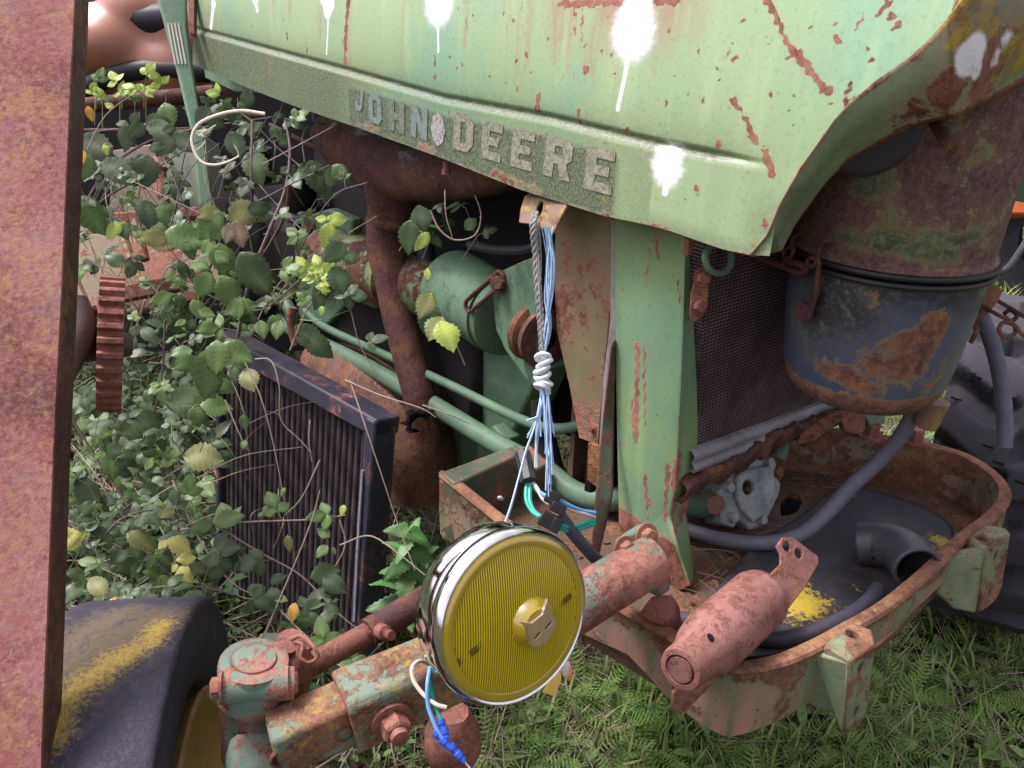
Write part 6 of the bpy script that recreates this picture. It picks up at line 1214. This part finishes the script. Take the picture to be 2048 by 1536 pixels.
leafy(b4_, s, q1, 4, .04, ['grey', 'dark']); leafy(b4_, s, q2, 4, .036, ['dark', 'mid']); scatter(b4_, s, (420, 200, 640, 420), (1.88, 2.0), 8, .04, ['dark', 'dark']); s.build('petioles', M_cangreen, b4_, kind='stuff')
# 5 round the starter flange
b5_ = plant('bramble', S(650, 560, 1.4), 'bramble sprig with fresh light green leaflets in front of the green starter flange'); s = MB()
q1 = cane(b5_, [(580, 700, 1.42), (620, 610, 1.4), (650, 590, 1.38), (690, 600, 1.4), (720, 690, 1.42), (760, 760, 1.42)], .0014, M_canedry); q2 = cane(b5_, [(600, 640, 1.4), (640, 640, 1.38), (700, 620, 1.38)], .0012, M_cangreen)
hero(b5_, [(655, 440, 632, 432, 1.4, 'young', 'b'), (655, 440, 684, 432, 1.4, 'young', 'r'), (660, 446, 664, 465, 1.4, 'young', 'b'), (655, 440, 662, 424, 1.4, 'young', 's'), (640, 470, 680, 450, 1.4, 'grey', 'b'), (690, 485, 660, 510, 1.36, 'dark', 'r'), (690, 500, 705, 522, 1.36, 'dark', 'r'), (670, 530, 690, 565, 1.36, 'dark', 'r'), (655, 565, 640, 600, 1.38, 'dark', 'b'), (645, 612, 640, 628, 1.36, 'young', 'b'), (560, 640, 548, 665, 1.45, 'mid', 'b'), (590, 650, 640, 660, 1.42, 'dark', 'r'), (610, 670, 650, 690, 1.42, 'dark', 'b')])
for (x, y) in [(630, 555), (625, 545), (640, 560), (636, 575), (650, 548)]: sprig(b5_, s, S(x, y + 14, 1.37), nrm(UP + rand_dir() * .8), .022, 'young', 5, up=.3)
leafy(b5_, s, q1, 4, .03, ['dark', 'mid']); s.build('petioles', M_cangreen, b5_, kind='stuff')
# 6 two toothed yellow green leaves beside the down pipe and the curled twig in the dark
b6_ = plant('bramble', S(880, 640, 1.35), 'bramble stem with yellow green toothed leaves between the down pipe and the dynamo'); s = MB()
q1 = cane(b6_, [(930, 730, 1.42), (900, 660, 1.38), (870, 600, 1.36), (868, 560, 1.36)], .0014, M_canedry); q2 = cane(b6_, [(860, 420, 1.5), (880, 460, 1.5), (910, 480, 1.5), (950, 470, 1.5), (962, 430, 1.5), (950, 390, 1.5)], .0018, M_canedry); q3_ = cane(b6_, [(890, 380, 1.5), (892, 430, 1.5), (905, 475, 1.5)], .0012, M_canedry)
hero(b6_, [(862, 585, 836, 632, 1.33, 'olive', 'b'), (868, 585, 835, 610, 1.34, 'mid', 'b'), (880, 640, 905, 705, 1.32, 'young', 'r'), (885, 632, 858, 672, 1.33, 'olive', 'r'), (865, 610, 850, 640, 1.36, 'dark', 'r'), (856, 560, 862, 545, 1.36, 'young', 's'), (820, 440, 806, 485, 1.45, 'dark', 'b'), (835, 410, 838, 440, 1.46, 'dark', 'r'), (858, 465, 848, 478, 1.44, 'young', 's'), (965, 470, 980, 460, 1.46, 'dark', 'r'), (930, 460, 945, 440, 1.5, 'dark', 'r')]); scatter(b6_, s, (820, 390, 960, 470), (1.55, 1.65), 6, .035, ['dark']); s.build('petioles', M_cangreen, b6_, kind='stuff')
# 7 dense low bramble between gear wheel and old radiator
b7_ = plant('bramble', S(280, 950, 1.9), 'dense dark bramble growing low between the gear wheel and the old radiator'); s = MB()
cs = [[(110, 780, 1.55), (170, 880, 1.6), (235, 980, 1.62), (280, 1050, 1.62), (330, 1120, 1.62)], [(330, 640, 1.7), (325, 740, 1.72), (300, 860, 1.75), (270, 960, 1.8)], [(290, 600, 1.7), (240, 760, 1.75), (200, 900, 1.8), (170, 1050, 1.8)], [(420, 900, 1.65), (340, 950, 1.65), (260, 1010, 1.62), (170, 1080, 1.6)], [(360, 830, 1.7), (340, 1000, 1.72), (380, 1130, 1.72)]]
for i, c_ in enumerate(cs): q = cane(b7_, c_, .0026, M_cane if i % 2 else M_canedry); leafy(b7_, s, q, 8, .05, ['dark', 'dark', 'grey', 'mid'])
scatter(b7_, s, (130, 760, 425, 1190), (1.65, 2.1), 50, .058, ['dark', 'dark', 'dark', 'grey', 'mid'])
hero(b7_, [(200, 1000, 130, 960, 1.55, 'grey', 'b'), (215, 890, 235, 880, 1.55, 'grey', 'b'), (212, 905, 190, 910, 1.55, 'mid', 'b'), (220, 905, 226, 925, 1.55, 'mid', 'b'), (365, 910, 410, 900, 1.6, 'olive', 'r'), (230, 860, 300, 830, 1.7, 'dark', 'r'), (330, 800, 395, 790, 1.7, 'dark', 'r'), (130, 700, 120, 720, 1.4, 'mid', 'b'), (135, 750, 148, 760, 1.4, 'mid', 'b')]); s.build('petioles', M_cangreen, b7_, kind='stuff')
# 8 trailing bramble before the radiator foot, lemon leaves
b8_ = plant('bramble', S(420, 1160, 1.4), 'trailing bramble with lemon yellow leaves and long dry canes behind the near tyre'); s = MB()
cs = [[(105, 1010, 1.35), (180, 1090, 1.33), (250, 1180, 1.32)], [(100, 1255, 1.25), (200, 1210, 1.28), (330, 1172, 1.3), (430, 1180, 1.32), (520, 1210, 1.34), (560, 1250, 1.35)], [(360, 1060, 1.42), (480, 1045, 1.42), (640, 1038, 1.42), (690, 1030, 1.42)], [(430, 1050, 1.42), (520, 1105, 1.42), (600, 1150, 1.42), (680, 1230, 1.4), (760, 1290, 1.36)], [(190, 1100, 1.36), (240, 1040, 1.38), (330, 1020, 1.42), (400, 1060, 1.42)], [(345, 960, 1.45), (400, 1080, 1.42), (470, 1170, 1.38), (540, 1200, 1.36)], [(540, 1200, 1.36), (620, 1280, 1.32), (690, 1340, 1.25)], [(240, 1020, 1.4), (280, 1090, 1.4), (340, 1150, 1.38)]]
for i, c_ in enumerate(cs): q = cane(b8_, c_, .0017, M_canedry if i in (2, 3, 5, 6) else M_cane); leafy(b8_, s, q, 4 if i in (2, 3, 6) else 6, .038, ['dark', 'mid', 'dark', 'grey'], start=.1)
hero(b8_, [(335, 1078, 358, 1066, 1.34, 'lemon', 'r'), (335, 1080, 318, 1088, 1.34, 'lemon', 'r'), (352, 1120, 372, 1112, 1.33, 'lemon', 'r'), (358, 1132, 366, 1152, 1.33, 'lemon', 'r'), (356, 1128, 342, 1140, 1.33, 'lemon', 'r'), (354, 1122, 362, 1104, 1.33, 'lemon', 'r'), (105, 1082, 118, 1068, 1.3, 'lemon', 'r'), (112, 1090, 130, 1078, 1.3, 'lemon', 'r'), (108, 1092, 104, 1108, 1.3, 'lemon', 'b'), (170, 1150, 135, 1140, 1.3, 'dark', 'b'), (165, 1165, 125, 1205, 1.3, 'dark', 'b'), (180, 1155, 205, 1180, 1.3, 'olive', 'b'), (215, 1205, 225, 1195, 1.28, 'yellow', 'b'), (205, 1192, 185, 1205, 1.28, 'mid', 'b'), (160, 1215, 150, 1235, 1.28, 'mid', 'r'),
            (425, 1045, 480, 1020, 1.4, 'mid', 'b'), (425, 1048, 380, 1060, 1.4, 'mid', 'b'), (255, 1062, 285, 1050, 1.36, 'olive', 'b'), (350, 1020, 320, 1035, 1.38, 'olive', 'r'), (690, 1010, 680, 1030, 1.4, 'young', 'b'), (660, 1075, 655, 1065, 1.4, 'mid', 'b'), (655, 1090, 635, 1098, 1.4, 'mid', 'b'), (665, 1095, 672, 1108, 1.4, 'mid', 'b'), (540, 1165, 555, 1150, 1.36, 'dark', 'b'), (540, 1175, 548, 1200, 1.36, 'dark', 'b'), (560, 1210, 532, 1220, 1.35, 'dark', 'b'), (620, 1155, 630, 1145, 1.36, 'dark', 'r'), (645, 1155, 678, 1172, 1.36, 'dark', 'b'), (645, 1190, 675, 1182, 1.36, 'dark', 'b'), (655, 1205, 670, 1232, 1.36, 'dark', 'b'), (640, 1200, 618, 1218, 1.36, 'dark', 'b'), (590, 1205, 585, 1245, 1.34, 'yellow', 's'), (650, 1262, 662, 1275, 1.3, 'yellow', 's'), (655, 1265, 648, 1280, 1.3, 'olive', 's'), (570, 975, 560, 992, 1.42, 'mid', 's'), (575, 1070, 580, 1100, 1.42, 'olive', 's'), (485, 830, 495, 845, 1.42, 'mid', 'b'), (490, 880, 484, 895, 1.42, 'mid', 'b'), (750, 1235, 765, 1248, 1.16, 'mid', 'b'), (752, 1250, 738, 1255, 1.16, 'mid', 'b')])
s.build('petioles', M_cangreen, b8_, kind='stuff')
# 9 bare dry canes across the radiator tubes
b9_ = plant('bramble', S(600, 900, 1.4), 'bare dry thorny canes hanging across the old radiator tubes')
for c_ in ([(490, 725, 1.44), (520, 790, 1.43), (545, 880, 1.43), (570, 1010, 1.43), (590, 1120, 1.44)], [(510, 718, 1.46), (540, 720, 1.45), (558, 770, 1.44), (562, 840, 1.44), (600, 880, 1.44), (622, 905, 1.44)], [(620, 840, 1.43), (618, 880, 1.43), (624, 925, 1.43)], [(690, 760, 1.38), (760, 790, 1.36), (850, 820, 1.34), (872, 835, 1.34)], [(700, 760, 1.38), (730, 850, 1.36), (760, 940, 1.36), (800, 1060, 1.36), (830, 1140, 1.34)], [(845, 810, 1.34), (900, 830, 1.34), (940, 848, 1.35)], [(640, 920, 1.42), (600, 1000, 1.42), (570, 1030, 1.42)], [(680, 1090, 1.3), (740, 1072, 1.26), (800, 1110, 1.22), (850, 1150, 1.2)], [(520, 1290, 1.3), (620, 1050, 1.38), (640, 980, 1.4)], [(680, 1040, 1.4), (690, 1090, 1.4), (640, 1180, 1.38)], [(450, 800, 1.44), (480, 870, 1.43), (495, 900, 1.43)]):
    cane(b9_, c_, .0013, M_canedry)
# 10 bleached hook
bh = plant('bleached_cane', S(430, 330, 1.75), 'pale bleached cane curled like a hook in front of the console post', 'dry cane', None)
m = MB(); m.tube([S(q[0], q[1], 1.72) for q in [(530, 228), (480, 222), (430, 232), (396, 250), (384, 275), (390, 305), (405, 325), (430, 330), (460, 322), (478, 312)]], [.0036, .0036, .0034, .0032, .003, .003, .0028, .0026, .0022, .0015], 8, n=80); m.build('cane', M_bleach, bh)
m = MB(); m.tube([S(q[0], q[1], 1.72) for q in [(388, 262), (410, 262), (432, 250)]], .0015, 6); m.tube([S(q[0], q[1], 1.72) for q in [(392, 300), (402, 293), (411, 282)]], .0012, 6); m.tube([S(q[0], q[1], 1.72) for q in [(478, 312), (474, 300), (468, 290)]], .0008, 5); m.build('twig', M_bleach, bh)
# 11 dark leaves deep in the tangle behind everything
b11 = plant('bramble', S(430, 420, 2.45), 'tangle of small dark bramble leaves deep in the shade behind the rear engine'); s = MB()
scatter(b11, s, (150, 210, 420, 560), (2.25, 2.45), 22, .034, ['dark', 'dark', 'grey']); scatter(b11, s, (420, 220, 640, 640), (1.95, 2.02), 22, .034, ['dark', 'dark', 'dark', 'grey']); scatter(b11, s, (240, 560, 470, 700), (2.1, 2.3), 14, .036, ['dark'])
s.build('petioles', M_cangreen, b11, kind='stuff')
for i in range(26):
    x, y = random.uniform(150, 640), random.uniform(230, 700); a_ = random.uniform(-2.6, -.5); L_ = random.uniform(80, 220); d = random.uniform(1.7, 2.0)
    cane(b11, [(x, y, d), (x + math.cos(a_) * L_ * .5 + random.uniform(-20, 20), y + math.sin(a_) * L_ * .5, d), (x + math.cos(a_) * L_, y + math.sin(a_) * L_ + 20, d + .03)], random.uniform(.0008, .0017), random.choice([M_canedry, M_cane, M_cane]))
b13 = plant('bramble', S(260, 500, 2.0), 'thicket of small mid green bramble leaves over the rusty step plate beside the gear wheel'); s = MB()
scatter(b13, s, (150, 330, 400, 560), (1.75, 1.95), 30, .034, ['mid', 'dark', 'grey']); scatter(b13, s, (230, 560, 400, 720), (1.68, 1.85), 24, .036, ['mid', 'dark', 'dark'])
s.build('petioles', M_cangreen, b13, kind='stuff')
for i in range(12):
    x, y = random.uniform(150, 420), random.uniform(400, 720); a_ = random.uniform(-2.4, -.7); L_ = random.uniform(100, 260); cane(b13, [(x, y, 1.78), (x + math.cos(a_) * L_ * .5, y + math.sin(a_) * L_ * .6, 1.76), (x + math.cos(a_) * L_ + 20, y + math.sin(a_) * L_ + 30, 1.8)], random.uniform(.001, .002))
b14 = plant('bramble', S(200, 1000, 1.6), 'dense small leaved bramble filling the gap between the rusty beam and the old radiator'); s = MB()
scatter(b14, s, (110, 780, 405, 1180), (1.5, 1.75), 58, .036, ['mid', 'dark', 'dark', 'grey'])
s.build('petioles', M_cangreen, b14, kind='stuff')
b12 = plant('bramble', S(300, 1100, 1.6), 'mat of dry grey bramble twigs under the low leaves behind the near tyre')
for i in range(44):
    x, y = random.uniform(100, 640), random.uniform(850, 1250); a_ = random.uniform(-2.9, -.3); L_ = random.uniform(60, 240); d = random.uniform(1.45, 1.9)
    cane(b12, [(x, y, d), (x + math.cos(a_) * L_ * .5 + random.uniform(-20, 20), y + math.sin(a_) * L_ * .5, d - .02), (x + math.cos(a_) * L_, y + math.sin(a_) * L_ + 20, d + .03)], random.uniform(.0008, .0015), random.choice([M_canedry, M_canedry, M_cane]), thorns=False)
# nettles
for i, (x, y, d, lab) in enumerate([(810, 1140, 1.62, 'nettle with large toothed leaves between the old radiator and the fog lamp'), (590, 1310, 1.5, 'small nettle growing under the tie rod beside the steering knuckle')]):
    nt = plant('nettle', S(x, y, d), lab, 'nettle', 'nettles under the tractor'); m = MB(); p0 = S(x, y + 90, d + .02); p1 = S(x + 8, y - 80, d - .05); m.tube([p0, (p0 + p1) / 2 + RT * .01, p1], .0022, 6); m.build('stem', M_cangreen, nt)
    for kx in range(9):
        u = .15 + .85 * kx / 8; p = p0 * (1 - u) + p1 * u
        for sg in (1, -1): add_leaf(nt, p, nrm(RT * sg * math.cos(kx * 1.5) + Z3 * .1 + FW * math.sin(kx * 1.5) * sg - Z3 * .35), (.075 if i == 0 else .05) * (1.1 - .45 * u), 'nettle', 'n', up=.6)
# dry twigs lying in the front frame
tw = plant('dry_twig', S(1420, 1120, 1.24), 'thin dry branching twigs lying beside the foot of the grille post', 'twig', None); m = MB()
for base, end, d in (((1388, 1102), (1475, 1110), 1.415), ((1392, 1148), (1478, 1175), 1.36)):
    a, b = S(*base, d) + UP * .003, S(*end, d - .006) + UP * .004; m.tube([a, (a + b) / 2 + UP * .002, b], .0007, 4)
    for k_ in range(7): u = .45 + .5 * k_ / 7; p = a * (1 - u) + b * u; m.tube([p, p + RT * random.uniform(.006, .02) + UP * random.uniform(-.02, .02)], .0005, 4, sm=False)
m.build('twig', M_canedry, tw)

# ---- ground cover, bulk
def bulk(name, tmpl, P_, Rm, sc, mat, label=None):
    tv, tf = tmpl; k = len(tv); n = len(P_); V = (np.einsum('nij,kj->nki', Rm, tv) * sc[:, None, None] + P_[:, None]).reshape(-1, 3)
    F = (np.array(tf)[None] + (np.arange(n) * k)[:, None, None]); fl = F.reshape(-1); w = len(tf[0]); nf = len(fl) // w
    me = bpy.data.meshes.new(name); me.vertices.add(len(V)); me.vertices.foreach_set('co', V.reshape(-1)); me.loops.add(len(fl)); me.loops.foreach_set('vertex_index', fl.astype(np.int32)); me.polygons.add(nf); me.polygons.foreach_set('loop_start', np.arange(0, nf * w, w, dtype=np.int32)); me.polygons.foreach_set('use_smooth', [True] * nf)
    at = me.attributes.new('rnd', 'FLOAT', 'POINT'); at.data.foreach_set('value', np.repeat(rng.random(n), k).astype(np.float32)); me.update(); me.validate(); me.materials.append(mat)
    o = bpy.data.objects.new(name, me); COL.objects.link(o); o['kind'] = 'stuff'
    if label: o['label'] = label
    return o
def rots(n, tilt):
    a = rng.random(n) * 2 * math.pi; t_ = np.abs(rng.normal(0, tilt, n)); b_ = rng.random(n) * 2 * math.pi
    ca, sa, ct, s_t, cb, sb = np.cos(a), np.sin(a), np.cos(t_), np.sin(t_), np.cos(b_), np.sin(b_); z = np.zeros(n); o = np.ones(n)
    Ra = np.array([[ca, -sa, z], [sa, ca, z], [z, z, o]]).transpose(2, 0, 1); Rx = np.array([[o, z, z], [z, ct, -s_t], [z, s_t, ct]]).transpose(2, 0, 1); Rb = np.array([[cb, -sb, z], [sb, cb, z], [z, z, o]]).transpose(2, 0, 1); return Rb @ Rx @ Ra
def spread(n, x0, x1, y0, y1, clump=0):
    p = np.column_stack([rng.uniform(x0, x1, n), rng.uniform(y0, y1, n)])
    if clump:
        c = np.column_stack([rng.uniform(x0, x1, clump), rng.uniform(y0, y1, clump)]); i = rng.integers(0, clump, n); p = c[i] + rng.normal(0, .05, (n, 2))
    z = .012 * np.sin(p[:, 0] * 5.1 + p[:, 1] * 2.3) + .014 * np.sin(p[:, 1] * 4.3 - p[:, 0] * 3.1) - .02; return np.column_stack([p, z])
def gmat(name, *cols):
    t = NT(name); c = t.ramp(t.attr('rnd'), *[(i / (len(cols) - 1), c_) for i, c_ in enumerate(cols)]); t.out(c, .6, .3)
    tr = t.n('ShaderNodeBsdfTranslucent'); t.put(tr.inputs[0], c); mx = t.n('ShaderNodeMixShader'); mx.inputs[0].default_value = .25
    o = t.t.nodes['Material Output']; t.t.links.new(t.b.outputs[0], mx.inputs[1]); t.t.links.new(tr.outputs[0], mx.inputs[2]); t.t.links.new(mx.outputs[0], o.inputs[0]); return t.m
blade_v = np.array([(-.045, 0, 0), (.045, 0, 0), (-.04, .06, .35), (.04, .06, .35), (-.028, .2, .68), (.028, .2, .68), (-.002, .42, .95), (.002, .42, .95)]); blade_f = [(0, 1, 3, 2), (2, 3, 5, 4), (4, 5, 7, 6)]
oval_v = np.array([(0, 0, .45), (-.22, .22, .55), (0, .24, .50), (.22, .22, .55), (-.26, .55, .58), (0, .58, .52), (.26, .55, .58), (-.12, .86, .54), (0, .98, .48), (.12, .86, .54), (-.012, -.02, 0), (.012, -.02, 0)]); oval_f = [(0, 2, 1, 1), (0, 3, 2, 2), (1, 2, 5, 4), (2, 3, 6, 5), (4, 5, 8, 7), (5, 6, 9, 8), (10, 11, 0, 0)]
oval_f = [(1, 2, 5, 4), (2, 3, 6, 5), (4, 5, 8, 7), (5, 6, 9, 8), (0, 3, 2, 1)]
yv = []; yf = []
for i in range(13):
    t_ = i / 12; w = .17 * math.sin(math.pi * min(1, t_ * .9 + .12)) + .01; z = .5 * t_ - .35 * t_ * t_ + .1; b0 = len(yv)
    for sg in (-1, 1): yv += [(0, t_, z), (0, t_ + .035, z), (sg * w, t_ + .06, z + .05), (sg * w, t_ + .04, z + .05)]
    yf += [(b0, b0 + 1, b0 + 2, b0 + 3), (b0 + 4, b0 + 7, b0 + 6, b0 + 5)]
b0 = len(yv); yv += [(-.012, 0, .09), (.012, 0, .09), (.008, 1, .24), (-.008, 1, .24)]; yf.append((b0, b0 + 1, b0 + 2, b0 + 3)); yv = np.array(yv)
straw_v = np.array([(-.006, -.5, 0), (.006, -.5, 0), (0, -.5, .01), (-.006, 0, .03), (.006, 0, .03), (0, 0, .04), (-.003, .5, 0), (.003, .5, 0), (0, .5, .006)]); straw_f = [(0, 1, 4, 3), (1, 2, 5, 4), (2, 0, 3, 5), (3, 4, 7, 6), (4, 5, 8, 7), (5, 3, 6, 8)]
def sow(name, tm, n, box, tilt, size, mat, clump=0, z=0.0, label=None):
    P_ = spread(n, *box, clump); P_[:, 2] += z * rng.random(n); return bulk(name, tm, P_, rots(n, tilt), size * rng.uniform(.5, 1.3, n), mat, label)
G_grass = gmat('grass blade', (.13, .21, .045), (.20, .32, .08), (.28, .39, .12), (.42, .40, .20)); G_leaf = gmat('weed leaf', (.07, .15, .04), (.13, .25, .07), (.20, .33, .11)); G_yar = gmat('feathery weed', (.12, .23, .05), (.18, .32, .07), (.25, .36, .10)); G_straw = gmat('dry straw', (.24, .19, .13), (.40, .33, .24), (.52, .45, .35), (.20, .13, .09)); G_litter = gmat('leaf litter', (.07, .045, .03), (.13, .09, .06), (.20, .14, .09))
near_ = (-1.9, .3, .55, 3.0)
sow('grass', (blade_v, blade_f), 16000, near_, .45, .075, G_grass, 700); sow('grass', (blade_v, blade_f), 16000, (-6, .5, 2.6, 8), .5, .12, G_grass, 1200); sow('grass', (blade_v, blade_f), 5000, (-4.5, -1.2, -.8, 1.6), .5, .10, gmat('shade grass', (.04, .075, .02), (.07, .12, .03), (.14, .14, .06)), 500)  # shade grass: darker copy of the blades, with shade put into its colour
sow('grass', (blade_v, blade_f), 22000, (-16, -2, -8, 12), .5, .20, gmat('far grass', (.06, .12, .03), (.10, .17, .05), (.20, .20, .09)), 2500); sow('weeds', (oval_v, oval_f), 8000, near_, .5, .024, G_leaf, 420, .02); G_dim = gmat('shade weed leaf', (.022, .050, .015), (.038, .078, .024), (.062, .11, .036)); sow('weeds', (oval_v, oval_f), 11000, (-4.2, -1.25, -.6, 1.4), .55, .042, G_dim, 380, .14); sow('weeds', (oval_v, oval_f), 5000, (-5, .5, 2.6, 6), .5, .05, G_leaf, 300, .04)  # shade weed leaf: darker copy, shade under the brambles put into the colour
sow('feathery_weeds', (yv, yf), 5200, (-1.1, .3, .75, 2.6), .4, .085, G_yar, 240, .015); sow('broad_weeds', (oval_v, oval_f), 1500, (-1.2, .3, .75, 2.4), .45, .036, gmat('light broad weed', (.10, .20, .05), (.16, .29, .08), (.24, .37, .12)), 90, .02)
sow('dry_stems', (straw_v, straw_f), 15000, near_, 1.3, .13, G_straw, 300, .05); sow('dry_stems', (straw_v, straw_f), 3500, (-4.2, -1.0, -.6, 1.5), 1.2, .25, G_straw, 0, .12); sow('dry_stems', (straw_v, straw_f), 3500, (-3.5, -.3, 2.6, 5.5), 1.3, .2, G_straw, 0, .03)
sow('leaf_litter', (oval_v - np.array([0, 0, .45]), oval_f), 4000, (-4, .3, -.5, 3), .4, .04, G_litter, 0, .01)

# dry bits lying on the floor of the front frame
def strew(name, tm, n, sc, mat):
    P_ = np.column_stack([rng.uniform(-.86, -.45, n), rng.uniform(.78, 1.38, n), np.full(n, ZF + .016)]); P_[P_[:, 0] < -.72, 2] = ZF + .003
    return bulk(name, tm, P_, rots(n, .12), sc * rng.uniform(.4, 1.3, n), mat)
strew('leaf_litter', (oval_v * np.array([1, 1, .3]) - np.array([0, 0, .15]), oval_f), 150, .014, G_litter); strew('dry_stems', (straw_v, straw_f), 110, .05, G_straw)
